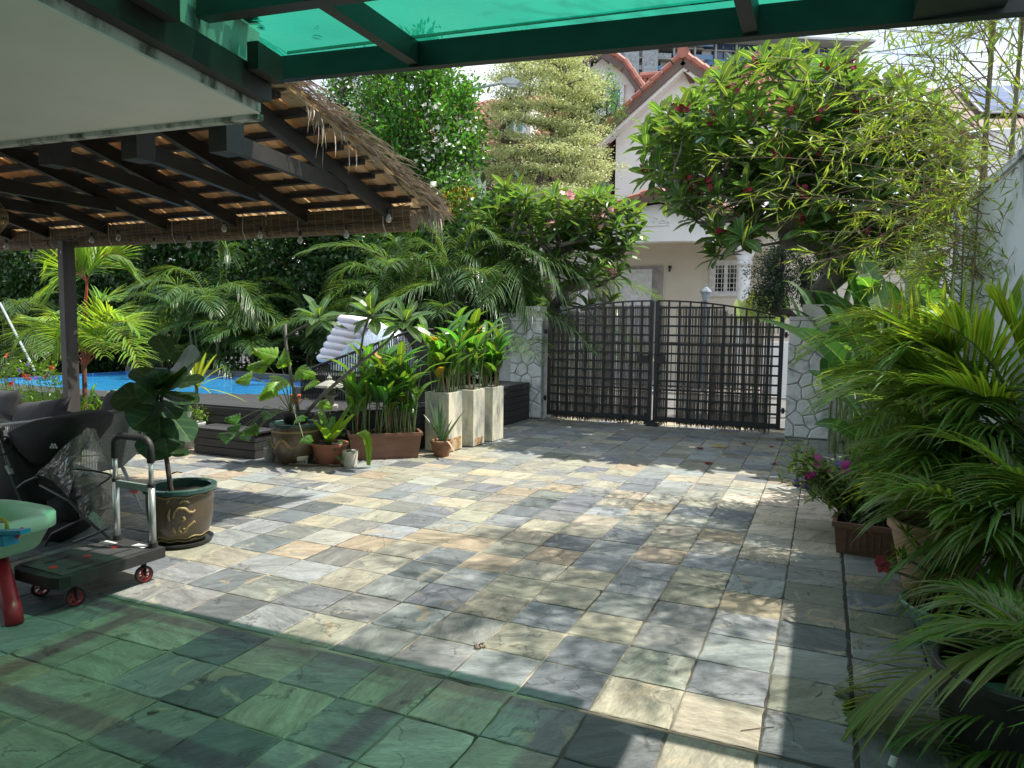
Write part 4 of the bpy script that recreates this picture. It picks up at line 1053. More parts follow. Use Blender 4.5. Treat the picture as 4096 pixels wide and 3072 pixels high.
for (px_, py_, mt, lb) in ((1524, 652, LGREY, 'grey lantern showing above the gate near the porch column'), (1218, 682, IRON, 'black lantern beside the left gate pillar')):
    Yq = 15.1 if px_ > 1400 else 9.2
    b = at(px_, py_, Yq); s_ = 1.15 if px_ > 1400 else 0.85
    g = empty('lantern', b, lb, 'lantern')
    MB().lathe(b, [(0.10*s_, 0), (0.10*s_, 0.02), (0.03*s_, 0.04)], 6).build('base', mt, g)
    MB().lathe(b, [(0.06*s_, 0.04*s_), (0.105*s_, 0.2*s_)], 6).build('glass', LGL, g)
    MB().lathe(b, [(0.13*s_, 0.20*s_), (0.12*s_, 0.22*s_), (0.05*s_, 0.30*s_), (0.02*s_, 0.32*s_), (0.025*s_, 0.35*s_), (0.0, 0.37*s_)], 6).build('cap', mt, g)
    MB().tube([(b.x, b.y, 0), (b.x, b.y, b.z)], 0.05, 8).build('post', mt, g)

# ------------------------------------------------------------------ tower under construction, far away
CONCR = pm('bare_concrete', (0.48, 0.47, 0.45), 0.9, (0.38, 0.37, 0.36), 0.3)
DARKO = pm('dark_opening', (0.03, 0.035, 0.04), 0.9)
BNET = pm('blue_safety_net', (0.07, 0.22, 0.42), 0.8, (0.20, 0.30, 0.40), 0.6)
BGL = pm('blue_glazing', (0.04, 0.10, 0.20), 0.15, (0.02, 0.05, 0.11), 0.2, spec=0.8)
WNET = pm('white_safety_net', (0.42, 0.45, 0.46), 0.9, (0.2, 0.22, 0.24), 1.5)
A0 = at(1180, 85, 190); B0 = at(1850, 130, 232)
u = Vector((B0.x - A0.x, B0.y - A0.y, 0)); Lw = u.length; u.normalize(); nrm = Vector((u.y, -u.x, 0))
if nrm.y > 0: nrm = -nrm
ztopc = at(1500, 84, 190 + 42 * 0.47).z
tw = empty('apartment_block', (A0.x, A0.y, 0), 'unfinished concrete apartment block with blue safety nets beyond the roofs', 'building')
def cb(name, s0, s1, d0, d1, z0, z1, m):
    P = lambda s, d: A0 + u * s - nrm * d
    q = [P(s0, d0), P(s1, d0), P(s1, d1), P(s0, d1)]
    return MB().prism([(v.x, v.y) for v in q], z0, z1).build(name, m, tw)
cb('core', 0, Lw, 3.0, 20, 0, ztopc - 1, DARKO)
fl = 3.5; k = 0; z = ztopc - 2.4
r = random.Random(4); spl = Lw * 0.50
while k < 9:
    cb('floor_slab', 0, spl, -1.0 if k % 2 else 0.2, 3.2, z - 0.35, z, CONCR)
    cb('floor_slab', spl + 0.05, Lw, 0.9, 3.2, z - 0.35, z, CONCR)
    s = 0.0; i = 0
    while s < spl:
        if r.random() < 0.75: cb('safety_net', s + 0.4, s + 5.5, -1.1, -1.05, z + 0.02, z + 1.25, BNET if (i + k) % 3 else WNET)
        if r.random() < 0.5: cb('partition_wall', s + 3.0, s + 5.6, 1.2, 1.5, z + 0.02, z + fl - 0.4, CONCR)
        s += 6; i += 1
    s = spl + 0.3
    while s < Lw - 2.5:
        cb('window', s, s + 2.7, 1.3, 1.4, z + 0.05, z + fl - 0.45, BGL); s += 3.0
    if k % 3 == 1: cb('safety_net', spl, Lw, 0.3, 0.35, z - 1.0, z + 0.7, BNET)
    z -= fl; k += 1
s = 0
while s < Lw: cb('column', s, s + 0.5, -0.2, 0.35, 0, ztopc - 1.2, CONCR); s += 6.05
for s in (Lw * 0.24, Lw * 0.30): cb('hanging_net', s, s + 4.5, -1.6, -1.5, ztopc - 28, ztopc - 3, WNET)
cb('roof_slab', spl * 0.62, Lw + 3, -4.5, 12, ztopc - 0.5, ztopc + 0.1, pm('pale_roof_edge', (0.6, 0.62, 0.63), 0.7))
cb('roof_slab', -3, spl * 0.62 - 0.1, -1, 12, ztopc - 2.0, ztopc - 1.4, CONCR)
cb('roof_parapet', spl * 0.7, Lw, 1.5, 1.8, ztopc - 1.9, ztopc - 0.9, CONCR)

# ------------------------------------------------------------------ neighbour's roof with solar panels (far right)
PV = pm('solar_cell', (0.03, 0.05, 0.13), 0.12, (0.04, 0.06, 0.16), 3, spec=0.8)
PVF = pm('solar_frame', (0.62, 0.65, 0.7), 0.4)
nh = empty('neighbour_house', (12, 20, 0), 'neighbour house roof carrying solar panels beyond the bamboo', 'house')
q00 = at(2120, 245, 16); q10 = at(2330, 245, 16); 
rise = Vector((0, 4.2, 1.9)); ex = Vector((q10.x - q00.x, 0.6, 0)).normalized()
o0 = Vector(q00)
nx_, ny_ = 6, 4; pwid = 1.05; ph = 1.0
ry = rise.normalized()
nn = ex.cross(ry).normalized()
for i in range(nx_):
    for j in range(ny_):
        a = o0 + ex * (i * pwid) + ry * (j * ph) ; b = a + ex * (pwid - 0.03); c = b + ry * (ph - 0.03); d = a + ry * (ph - 0.03)
        m_ = MB(); m_.add([a, b, c, d, a + nn * 0.04, b + nn * 0.04, c + nn * 0.04, d + nn * 0.04], [(3, 2, 1, 0), (4, 5, 6, 7), (0, 1, 5, 4), (1, 2, 6, 5), (2, 3, 7, 6), (3, 0, 4, 7)])
        fr = m_.build('solar_panel', PVF, nh)
        m_ = MB()
        for ii in range(6):
            for jj in range(6):
                s0 = 0.03 + ii * 0.165; t0 = 0.03 + jj * 0.157
                P = lambda s, t: a + ex * s + ry * t + nn * 0.045
                m_.add([P(s0, t0), P(s0 + 0.155, t0), P(s0 + 0.155, t0 + 0.147), P(s0, t0 + 0.147)], [(0, 1, 2, 3)])
        q = m_.build('cell_grid', PV, fr); q['kind'] = 'stuff'
bz = o0 - ry * 1.2 - ex * 1.0
m_ = MB(); m_.add([bz - nn * 0.1, bz + ex * 9 - nn * 0.1, bz + ex * 9 + ry * 6 - nn * 0.1, bz + ry * 6 - nn * 0.1], [(0, 1, 2, 3)]); m_.build('roof', BARGE, nh)
MB().box((bz.x + 0.4, bz.y + 0.5, 0), (bz.x + 8, bz.y + 5, bz.z - 0.1)).build('wall', HW, nh)

# ------------------------------------------------------------------ street lamp between the trees
hd = at(1105, 178, 12.6)
sl_ = empty('street_lamp', (hd.x - 1.6, 12.6, 0), 'pale grey street lamp reaching out between the trees', 'street lamp')
LM = pm('lamp_grey', (0.55, 0.60, 0.62), 0.4)
MB().tube([(hd.x - 1.7, 12.6, -0.1), (hd.x - 1.7, 12.6, hd.z - 0.9)], [0.08, 0.05], 10).build('pole', LM, sl_)
MB().tube([(hd.x - 1.7, 12.6, hd.z - 0.9), (hd.x - 1.55, 12.6, hd.z - 0.3), (hd.x - 0.9, 12.6, hd.z - 0.02), (hd.x - 0.15, 12.6, hd.z + 0.02)], 0.035, 8).build('arm', LM, sl_)
m_ = MB(); m_.prismY([(hd.x - 0.22, hd.z - 0.03), (hd.x + 0.20, hd.z - 0.09), (hd.x + 0.26, hd.z - 0.03), (hd.x + 0.1, hd.z + 0.07), (hd.x - 0.16, hd.z + 0.08)], 12.48, 12.72); m_.build('lamp_head', LM, sl_)
m_ = MB(); m_.prismY([(hd.x - 0.12, hd.z - 0.045), (hd.x + 0.19, hd.z - 0.092), (hd.x + 0.15, hd.z - 0.15), (hd.x - 0.06, hd.z - 0.11)], 12.5, 12.7); m_.build('lens', pm('lamp_lens', (0.55, 0.58, 0.55), 0.15), sl_)

# ------------------------------------------------------------------ road-side fence and white wall behind the hedge
fe = empty('boundary_fence', (-12, 9.4, 0), 'black iron fence on white posts half hidden behind the hedge palms', 'fence')
x = -26.0
k = 0
while x < -4.8:
    if k % 16 == 0: MB().box((x - 0.16, 10.75, 0), (x + 0.16, 11.05, 2.0)).build('fence_post', WHITE, fe)
    else: MB().box((x - 0.008, 10.88, 0.4), (x + 0.008, 10.90, 1.9)).build('fence_bar', IRON, fe)
    x += 0.14; k += 1
MB().box((-26, 10.82, 0.0), (-4.8, 10.97, 0.42)).build('plinth', WHITE, fe)
for z in (0.5, 1.85): MB().box((-26, 10.86, z), (-4.8, 10.92, z + 0.03)).build('rail', IRON, fe)
nb = empty('neighbour_house', (-28, 22, 0), 'pale house glimpsed through the hedge at far left', 'house')
MB().box((-44, 19, 0), (-19, 27, 5.4)).build('wall', HW, nb)
roof((-45, 18.2, 5.3), (-18.5, 18.2, 5.3), (-20, 23, 8.4), (-43, 23, 8.4), nb, tw=0.5, th=0.6)
for k in range(4): window(-40 + k * 5, -38 + k * 5, 1.2, 2.6, 19, nb, 2, GLASS_D)
# ------------------------------------------------------------------ leaf materials
L_HEDGE = leafmat('hedge_leaf', (0.024, 0.066, 0.018), 0.35, 0.35, var=0.45)
L_TREE = leafmat('glossy_tree_leaf', (0.055, 0.15, 0.028), 0.42, 0.3, var=0.4, hue=0.03)
L_FEATH = leafmat('pale_feather_leaf', (0.46, 0.50, 0.26), 0.35, 0.5, (1.2, 1.2, 0.8), var=0.35)
L_PALM = leafmat('palm_leaflet', (0.030, 0.090, 0.032), 0.35, 0.32, var=0.3, midrib=0.08)
L_PALML = leafmat('lime_palm_leaflet', (0.14, 0.26, 0.035), 0.5, 0.35, (2.6, 2.2, 0.8), var=0.25, midrib=0.08)
L_ARECA = leafmat('areca_leaflet', (0.090, 0.175, 0.036), 0.42, 0.36, (2.8, 2.3, 0.8), var=0.4, hue=0.03, midrib=0.07, ribcol=(0.25, 0.32, 0.08))
L_PLUM = leafmat('frangipani_leaf', (0.048, 0.108, 0.034), 0.45, 0.3, (2.4, 2.1, 0.8), var=0.2, vein=0.3, veinscale=11, midrib=0.06, ribcol=(0.22, 0.34, 0.10))
L_BANA = leafmat('paddle_leaf', (0.045, 0.125, 0.032), 0.45, 0.33, (2.4, 2.3, 0.7), var=0.22, vein=0.25, veinscale=30, midrib=0.045, ribcol=(0.20, 0.30, 0.10))
L_GING = leafmat('ginger_leaf', (0.06, 0.165, 0.03), 0.45, 0.32, (2.4, 2.2, 0.7), var=0.3, hue=0.03, midrib=0.05, ribcol=(0.25, 0.36, 0.10), vein=0.12, veinscale=26)
L_YELL = leafmat('yellowing_leaf', (0.50, 0.36, 0.04), 0.4, 0.4, (1.4, 1.3, 0.6), var=0.2)
L_BAMB = leafmat('bamboo_leaf', (0.17, 0.25, 0.05), 0.5, 0.4, (2.0, 1.8, 0.7), var=0.35, hue=0.02)
L_FIG = leafmat('fiddle_fig_leaf', (0.022, 0.058, 0.026), 0.22, 0.45, (2.2, 2.2, 0.6), var=0.2, vein=0.35, veinscale=4.0, midrib=0.022, ribcol=(0.10, 0.15, 0.06))
L_FERN = leafmat('nest_fern_leaf', (0.13, 0.27, 0.035), 0.45, 0.35, (2.0, 1.9, 0.7), var=0.15, midrib=0.06, ribcol=(0.10, 0.12, 0.03))
L_PHIL = leafmat('philodendron_leaf', (0.16, 0.30, 0.03), 0.45, 0.35, (1.9, 1.8, 0.6), var=0.25)
L_DRAC = leafmat('variegated_leaf', (0.42, 0.42, 0.06), 0.4, 0.35, (1.4, 1.4, 0.7), var=0.1, stripe=(0.10, 0.20, 0.03))
L_SANS = leafmat('snake_plant_leaf', (0.05, 0.11, 0.05), 0.15, 0.35, var=0.2, vein=0.35, veinscale=16, ribcol=(0.16, 0.22, 0.12))
L_RHAP = leafmat('lady_palm_leaf', (0.05, 0.12, 0.045), 0.3, 0.25, var=0.3, vein=0.0, stripe=(0.035, 0.09, 0.035))
L_CON = leafmat('conifer_spray', (0.022, 0.050, 0.025), 0.15, 0.6, var=0.35)
L_CANNA = leafmat('pale_canna_leaf', (0.24, 0.32, 0.10), 0.4, 0.4, (1.8, 1.7, 0.7), var=0.15)
F_RED = leafmat('crimson_petal', (0.20, 0.008, 0.025), 0.3, 0.5, (1.6, 1, 1), var=0.3, hue=0.01)
F_PINK = leafmat('pink_petal', (0.75, 0.36, 0.38), 0.35, 0.5, (1.1, 1, 1), var=0.2)
F_MAG = leafmat('magenta_petal', (0.55, 0.04, 0.36), 0.35, 0.5, (1.2, 1, 1), var=0.2)
F_VIO = leafmat('violet_petal', (0.26, 0.16, 0.62), 0.35, 0.5, (1.2, 1, 1), var=0.2)
F_WHT = leafmat('white_petal', (0.75, 0.76, 0.68), 0.35, 0.5, (1.05, 1, 1), var=0.1)
F_CORAL = leafmat('coral_petal', (0.70, 0.10, 0.08), 0.35, 0.5, (1.2, 1, 1), var=0.2)
BARK = pm('grey_bark', (0.16, 0.14, 0.12), 0.85, (0.07, 0.06, 0.05), 14, bump=0.6, bscale=30)
BARKD = pm('dark_bark', (0.07, 0.06, 0.05), 0.9, (0.03, 0.027, 0.022), 14, bump=0.6, bscale=30)
BARKP = pm('frangipani_bark', (0.17, 0.16, 0.14), 0.75, (0.09, 0.085, 0.075), 20, bump=0.4, bscale=40)
STEMG = pm('green_stem', (0.16, 0.22, 0.07), 0.5, (0.10, 0.13, 0.05), 8)
STEMR = pm('red_crownshaft', (0.45, 0.08, 0.03), 0.5, (0.22, 0.06, 0.03), 6)
BCULR = pm('brown_bamboo_culm', (0.22, 0.13, 0.07), 0.45, (0.14, 0.09, 0.05), 4)
CANE = pm('ringed_cane', (0.17, 0.19, 0.10), 0.55, (0.10, 0.11, 0.06), 5)

# ------------------------------------------------------------------ builders
def frond_into(mb, P0, P1, P2, n=34, ll=0.35, lw=0.022, droop=0.35, vee=0.35, start=0.12, seg=4, sweep=0.55, rnd=None, side=None, stem=None, sr=0.009):
    P0, P1, P2 = Vector(P0), Vector(P1), Vector(P2); r = rnd or R
    if stem is not None:
        pts = [P0 * (1-t)**2 + P1 * (2*t*(1-t)) + P2 * t*t for t in [k / 7 for k in range(8)]]
        stem.tube(pts, [sr * (1 - 0.8 * k / 7) for k in range(8)], 5)
    for i in range(n):
        t = start + (1 - start) * (i + 0.5) / n
        p = P0 * (1-t)**2 + P1 * (2*t*(1-t)) + P2 * t*t
        d = ((P1 - P0) * (1 - t) + (P2 - P1) * t).normalized()
        a = d.cross(Vector((0, 0, 1))) if side is None else Vector(side) - d * d.dot(Vector(side))
        if a.length < 0.1: a = d.cross(Vector((0.6, -0.7, 0.1)))
        a.normalize(); u = a.cross(d)
        if u.z < 0: u = -u
        prof = (0.55 + 0.9 * math.sin(PI * min(1, t * 0.85 + 0.12))) * (1.0 if t < 0.85 else (1.5 - t) / 0.65 * 0.9)
        for s in (-1, 1):
            L = ll * prof * r.uniform(0.88, 1.1)
            sw = sweep + 0.5 * t + r.uniform(-0.08, 0.08)
            dr = (a * s * math.cos(sw) + d * math.sin(sw) + u * (vee + r.uniform(-0.1, 0.1))).normalized()
            q1 = p + dr * L * 0.55; q2 = p + dr * L + Vector((0, 0, -droop * L * r.uniform(0.7, 1.3)))
            mb.blade(p, q1, q2, lw * r.uniform(0.85, 1.1), seg, prof=lambda t_: max(0.05, (1 - t_ ** 2.2)) * min(1, 0.45 + t_ * 4), fold=0.35)
def frond(parent, P0, P1, P2, mat_, **k):
    mb = MB(); st = MB(); k.setdefault('stem', st); 
    sm = k.pop('stem_mat', STEMG)
    frond_into(mb, P0, P1, P2, **k)
    f = mb.build('frond', mat_, parent)
    if st.v: st.build('stalk', sm, f)
    return f
def palm(name, base, label, mat_, nf=9, flen=1.7, stems=4, sh=(0.5, 1.6), group=None, ll=0.36, seed=1, spread=0.25, lw=0.024, droop=0.45, cane=CANE, elev=(0.5, 1.35), az=None, n=32, cat='palm', vee=0.3, stem_mat=STEMG):
    r = random.Random(seed); base = Vector(base)
    g = empty(name, base, label, cat, group)
    k = 0
    for s in range(stems):
        a = r.uniform(0, 2 * PI); b = base + Vector((math.cos(a), math.sin(a), 0)) * r.uniform(0, spread)
        h = r.uniform(*sh); top = b + Vector((math.cos(a) * 0.12 * h, math.sin(a) * 0.12 * h, h))
        MB().tube([b, (b + top) / 2 + Vector((0, 0, 0.02)), top], [0.028, 0.024, 0.018], 7).build('cane', cane, g)
        m = nf // stems + (1 if s < nf % stems else 0)
        for i in range(m):
            fa = a + r.uniform(-1.3, 1.3) + i * 2.4 if az is None else r.uniform(*az)
            el = r.uniform(*elev); L = flen * r.uniform(0.75, 1.15); d = Vector((math.cos(fa), math.sin(fa), 0))
            P1 = top + d * L * 0.42 * math.cos(el) + Vector((0, 0, L * 0.62 * math.sin(el)))
            P2 = top + d * L * (0.62 + 0.3 * math.cos(el)) + Vector((0, 0, L * (0.62 * math.sin(el) - 0.35 * r.uniform(0.5, 1.3))))
            frond(g, top, P1, P2, mat_, n=n, ll=ll, lw=lw, droop=droop, vee=vee, rnd=r, stem_mat=stem_mat)
    return g

def grow(base_pts, tips, r0=0.012, rnd=None, sag=0.10, step=0.5, outw=0.5):
    """branch skeleton reaching every tip; returns list of (points, radii)"""
    rnd = rnd or R
    nodes = [Vector(p) for p in base_pts]; par = [-1] + list(range(len(nodes) - 1)); n0 = len(nodes)
    root = nodes[-1]; tipidx = []
    for t in sorted([Vector(t) for t in tips], key=lambda q: (q - root).length):
        best = None; bd = 1e9
        for i in range(n0 - 1, len(nodes)):
            d = (nodes[i] - t).length
            dd = d + 0.25 * (nodes[i] - root).length * (1 if i in tipidx else 0)
            if i in tipidx: dd += 0.4
            if (nodes[i] - root).length > (t - root).length * 0.96 and i != n0 - 1: dd += 1.0
            if dd < bd: bd = dd; best = i
        a = nodes[best]; L = (t - a).length; k = max(1, int(L / step)); prev = best
        for j in range(1, k + 1):
            s = j / (k + 1)
            p = a.lerp(t, s) + Vector((rnd.uniform(-.05, .05), rnd.uniform(-.05, .05), rnd.uniform(-.04, .04))) * L + Vector((0, 0, -sag * L * math.sin(PI * s)))
            nodes.append(p); par.append(prev); prev = len(nodes) - 1
        nodes.append(t); par.append(prev); tipidx.append(len(nodes) - 1)
    cnt = [0] * len(nodes)
    for i in tipidx:
        j = i
        while j != -1: cnt[j] += 1; j = par[j]
    rad = [r0 * max(1, c) ** 0.46 for c in cnt]
    kids = {}
    for i, p in enumerate(par): kids.setdefault(p, []).append(i)
    chains = []; st = [(0, None)]
    while st:
        i, p = st.pop(); ch = [i] if p is None else [p, i]
        while True:
            ks = sorted(kids.get(ch[-1], []), key=lambda q: -cnt[q])
            if not ks: break
            for q in ks[1:]: st.append((q, ch[-1]))
            ch.append(ks[0])
        if len(ch) > 1: 
            rr = [min(rad[j], rad[ch[1]]) if k == 0 and p is not None else rad[j] for k, j in enumerate(ch)]
            chains.append(([nodes[j] for j in ch], rr))
    dirs = [(nodes[i] - nodes[par[i]]).normalized() for i in tipidx]
    return chains, [nodes[i] for i in tipidx], dirs
def smooth_chain(pts, rad):
    if len(pts) < 3: return pts, rad
    P = []; Q = []
    for i in range(len(pts) - 1):
        a, b = pts[i], pts[i+1]; pa = pts[i-1] if i else a; nb = pts[i+2] if i + 2 < len(pts) else b
        for t in (0, 0.5):
            P.append(a * 1 if t == 0 else (a + b) * 0.5 + ((a - pa) - (nb - b)) * 0.0625); Q.append(rad[i] * (1-t) + rad[i+1] * t)
    P.append(pts[-1]); Q.append(rad[-1]); return P, Q
def wood(chains, parent, m, name='trunk', n=7):
    mb = MB()
    for p, r_ in chains:
        p, r_ = smooth_chain(p, r_); mb.tube(p, r_, n if r_[0] > 0.03 else 5)
    return mb.build(name, m, parent, smooth=True)
def ell_tips(n, c, rx, ry, rz_e, rnd, inner=0.35, flat=None):
    res = []
    while len(res) < n:
        x, y, z = rnd.uniform(-1, 1), rnd.uniform(-1, 1), rnd.uniform(-1, 1)
        q = x*x + y*y + z*z
        if inner * inner < q < 1: res.append((c[0] + x * rx, c[1] + y * ry, c[2] + z * rz_e))
    return res
def leafy(name, parent, tips, per, spread, L, m, rnd, shape=None, up=0.35, out=0.5, flat=1.0):
    tv, tf, tu = shape or leaf_shape(1, 0.42, 2, 0.15, 0.15)
    rs = np.random.RandomState(rnd.randrange(99999)); T = np.array([tuple(t) for t in tips])
    c = T.mean(0); Ms = []
    for t in T:
        k = int(per * rs.uniform(0.6, 1.4)); od = (t - c); od /= np.linalg.norm(od) + 1e-6
        for _ in range(k):
            o = rs.normal(0, 1, 3); o[2] *= flat; o *= spread * rs.uniform(0.2, 1) / (np.linalg.norm(o) + 1e-6) * 1.2
            d = rs.normal(0, 0.7, 3) + od * out + o * 1.2 / spread * 0.3; nr = np.array([0, 0, 1.0]) * up * 2 + rs.normal(0, 0.6, 3)
            Ms.append(mat4(t + o, d, nr, L * rs.uniform(0.65, 1.25)))
    return mass(name, tv, tf, tu, Ms, m, parent)

# ------------------------------------------------------------------ hedge behind the pool
r = random.Random(21)
hed = empty('hedge', (-14, 10.6, 0), 'tall dark hedge of climbing leaves behind the pool palms', 'hedge')
tips = []
for i in range(1150):
    x = r.uniform(-27, -5.2); z = r.uniform(0.02, 1) ** 0.9 * (4.6 + 0.5 * math.sin(x * 0.9)) * (1 if x < -8 else 0.75) ; y = 9.9 + r.uniform(-0.5, 0.5) - 0.25 * math.sin(x * 1.7 + z)
    if z < 1.7 and math.sin(x * 2.3) > 0.93: continue
    tips.append((x, y, z))
leafy('foliage', hed, tips, 84, 0.40, 0.14, L_HEDGE, r, shape=leaf_shape(1, 0.5, 2, 0.15, 0.15), out=0.0)
leafy('inner_foliage', hed, [(x, y + 0.75, z) for x, y, z in tips[::3]] + [(r.uniform(-27, -6), 10.6, r.uniform(1.2, 4.2)) for _ in range(260)], 44, 0.5, 0.24, L_HEDGE, r, shape=leaf_shape(1, 0.6, 2, 0.15, 0.15), out=0.0)
ch, _, _ = grow([(-14, 10.8, 0), (-14, 10.8, 0.5)], [(x, 10.8, z) for x, y, z in tips[::9]], 0.012, r, step=1.2)
wood(ch, hed, BARKD, 'stems', 5)
pinkc = at(590, 560, 10.0)
m_ = MB()
def flower_into(m_, c, s, rnd, petals=5, nrm=None):
    n_ = Vector((rnd.uniform(-1, 1), rnd.uniform(-1.2, 0.1), rnd.uniform(-0.2, 1))).normalized() if nrm is None else Vector(nrm).normalized()
    a = n_.orthogonal().normalized(); b = n_.cross(a); ph = rnd.uniform(0, 6)
    for k in range(petals):
        t = ph + 2 * PI * k / petals; d = a * math.cos(t) + b * math.sin(t)
        m_.blade(c, Vector(c) + d * s * 0.55 + n_ * s * 0.15, Vector(c) + d * s + n_ * s * 0.10, s * 0.8, 3, prof=lambda q: max(0.12, math.sin(PI * (0.12 + 0.8 * q))), fold=0.1, side=n_.cross(d))
bo = empty('bougainvillea', pinkc, 'pale pink flowering shoot hanging in the hedge above the pool', 'shrub')
for i in range(26): flower_into(m_, pinkc + Vector((r.gauss(0, .14), r.gauss(0, .1), r.gauss(0, .1))), 0.05, r, 4)
m_.build('flowers', leafmat('pale_pink_bract', (0.72, 0.50, 0.58), 0.4, 0.5, (1.1, 1, 1), var=0.2), bo)['kind'] = 'stuff'
leafy('leaves', bo, [pinkc + Vector((r.gauss(0, .3), r.gauss(0, .15), r.gauss(0, .25))) for i in range(16)], 26, 0.16, 0.075, L_PHIL, r)

# ------------------------------------------------------------------ palms behind the pool
spec = [  # px, py(base), Y, seed, size, label
    (20, 800, 7.9, 31, 1.15, 'dark palm at the far left behind the red and violet flowers', L_PALM),
    (95, 790, 8.4, 32, 1.05, 'drooping dark palm behind the red-stemmed palm', L_PALM),
    (330, 800, 8.5, 33, 0.95, 'low dark palm right of the timber post behind the pool', L_PALM),
    (455, 800, 8.3, 34, 1.35, 'big arching palm in the middle behind the pool', L_PALM),
    (540, 800, 8.8, 35, 1.05, 'short palm between the big arching palm and the frangipani shoots', L_PALM),
    (655, 800, 8.9, 36, 1.15, 'dark palm behind the leafy frangipani shoot', L_PALM),
    (745, 800, 9.0, 37, 1.1, 'shaded palm behind the white inflatable', L_PALM),
    (870, 800, 8.6, 38, 1.45, 'tall arching palm behind the rope lounger', L_PALM),
    (985, 800, 8.9, 39, 1.5, 'tall palm spilling over behind the white planter boxes', L_PALM),
    (1085, 780, 9.1, 40, 1.6, 'palm leaning over the left gate pillar', L_PALM),
    (1170, 760, 9.4, 41, 1.5, 'palm with hanging fronds just behind the left gate pillar', L_PALM)]
for px_, py_, Y, sd_, sz, lab, mt in spec:
    b = at(px_, 800, Y); b.z = 0.1
    palm('palm', b, lab, mt, nf=20, flen=1.5 * sz, stems=5, sh=(0.35 * sz, 1.4 * sz), seed=sd_, ll=0.36 * sz ** 0.5, group='palms along the hedge', n=36, spread=0.35, lw=0.026, elev=(0.2, 1.3))
g = empty('palm', at(1050, 800, 8.8), 'palm with long shining fronds arching over the deck and gate pillar', 'palm', 'palms along the hedge')
cr = [at(1085, 640, 8.9), at(985, 650, 8.5), at(470, 690, 8.2), at(870, 680, 8.4)]
for c_ in cr: MB().tube([Vector((c_.x, c_.y, 0.1)), c_], [0.05, 0.035], 8).build('cane', CANE, g)
for (k, m1, t_, Ye) in ((0, (1150, 430), (1235, 690), 8.5), (0, (1190, 500), (1290, 640), 8.7), (0, (1120, 480), (1140, 700), 8.2), (0, (1070, 400), (1030, 500), 8.8), (0, (1130, 380), (1180, 480), 9.0), (0, (1230, 520), (1310, 560), 9.0),
                    (1, (930, 430), (835, 600), 8.2), (1, (960, 480), (945, 690), 7.9), (1, (1020, 470), (1060, 640), 8.1), (1, (1000, 430), (1080, 520), 8.4), (1, (950, 420), (880, 500), 8.6), (1, (1040, 560), (1090, 700), 8.0),
                    (2, (400, 500), (305, 640), 7.9), (2, (440, 560), (390, 720), 7.8), (2, (520, 540), (560, 700), 8.0), (2, (480, 470), (500, 560), 8.3), (2, (400, 590), (330, 700), 8.0),
                    (3, (800, 520), (720, 600), 8.2), (3, (830, 560), (780, 700), 8.1), (3, (900, 500), (960, 600), 8.2), (3, (860, 470), (850, 540), 8.5)):
    frond(g, cr[k], at(m1[0], m1[1], (8.6 + Ye) / 2), at(t_[0], t_[1], Ye), L_PALM, n=44, ll=0.42, lw=0.026, droop=0.55, vee=0.25)
# pole and net handle leaning at far left
o = MB().tube([at(0, 655, 6.2), at(75, 800, 5.6)], 0.022, 8).build('pool_pole', pm('pale_pole', (0.35, 0.4, 0.4), 0.5)); tag(o, 'pale pole leaning in the shade at the far left of the pool', 'pole')

# red-stemmed palm and lime leaves around the timber post
b = at(183, 850, 3.75); b.z = 0.0
g = palm('sealing_wax_palm', b, 'bright lime palm with red stems behind the dark timber post', L_PALML, nf=5, flen=0.75, stems=3, sh=(0.25, 0.6), seed=8, ll=0.34, n=26, lw=0.024, elev=(0.2, 0.7), stem_mat=STEMR, cat='palm')
rs_ = at(183, 690, 3.75); rt = at(188, 610, 3.75)
MB().tube([b, at(180, 740, 3.75), rs_], [0.03, 0.03, 0.026], 8).build('cane', pm('brown_cane', (0.16, 0.07, 0.05), 0.7), g)
MB().tube([rs_, (rs_ + rt) / 2, rt], [0.026, 0.022, 0.013], 8).build('crownshaft', STEMR, g)
for (tx, ty, mx_, my_, Yt_) in ((100, 560, 160, 520, 3.6), (278, 560, 215, 520, 3.8), (140, 520, 170, 560, 4.0), (230, 530, 200, 560, 3.9), (118, 620, 150, 560, 3.4)):
    frond(g, rt, at(mx_, my_, 3.75), at(tx, ty, Yt_), L_PALML, n=32, ll=0.42, lw=0.034, droop=0.12, vee=0.1, side=(0.7, 0, 0.7), stem_mat=STEMR)
for (mx_, my_, tx, ty, Yt_) in ((100, 660, 40, 740, 3.4), (250, 640, 300, 720, 3.6), (120, 690, 60, 690, 3.9), (240, 640, 295, 770, 3.4), (150, 650, 110, 780, 3.2), (260, 700, 305, 800, 3.3), (225, 640, 262, 690, 3.7), (140, 640, 105, 690, 3.8), (210, 620, 240, 650, 4.0), (90, 720, 30, 800, 3.3), (200, 680, 225, 770, 3.2)):
    frond(g, at(185, 790, 3.7), at(mx_, my_, 3.6), at(tx, ty, Yt_), L_PALML, n=28, ll=0.34, lw=0.030, droop=0.25, stem_mat=STEMR)
und = empty('cordyline', at(170, 860, 3.35), 'clump of lime strap leaves at the foot of the red-stemmed palm', 'plant')
for i in range(46):
    a = r.uniform(0, 2 * PI); L = r.uniform(0.28, 0.55); b0 = at(r.uniform(130, 235), 858, 3.35 + r.uniform(-0.2, 0.2)); b0.z = r.uniform(0.15, 0.4)
    d = Vector((math.cos(a), math.sin(a), 0))
    MB().blade(b0, b0 + d * L * 0.3 + Vector((0, 0, L * 0.7)), b0 + d * L * 0.9 + Vector((0, 0, L * r.uniform(0.2, 0.9))), 0.04, 6, fold=0.3).build('leaf', L_PALML if i % 3 else L_GING, und)

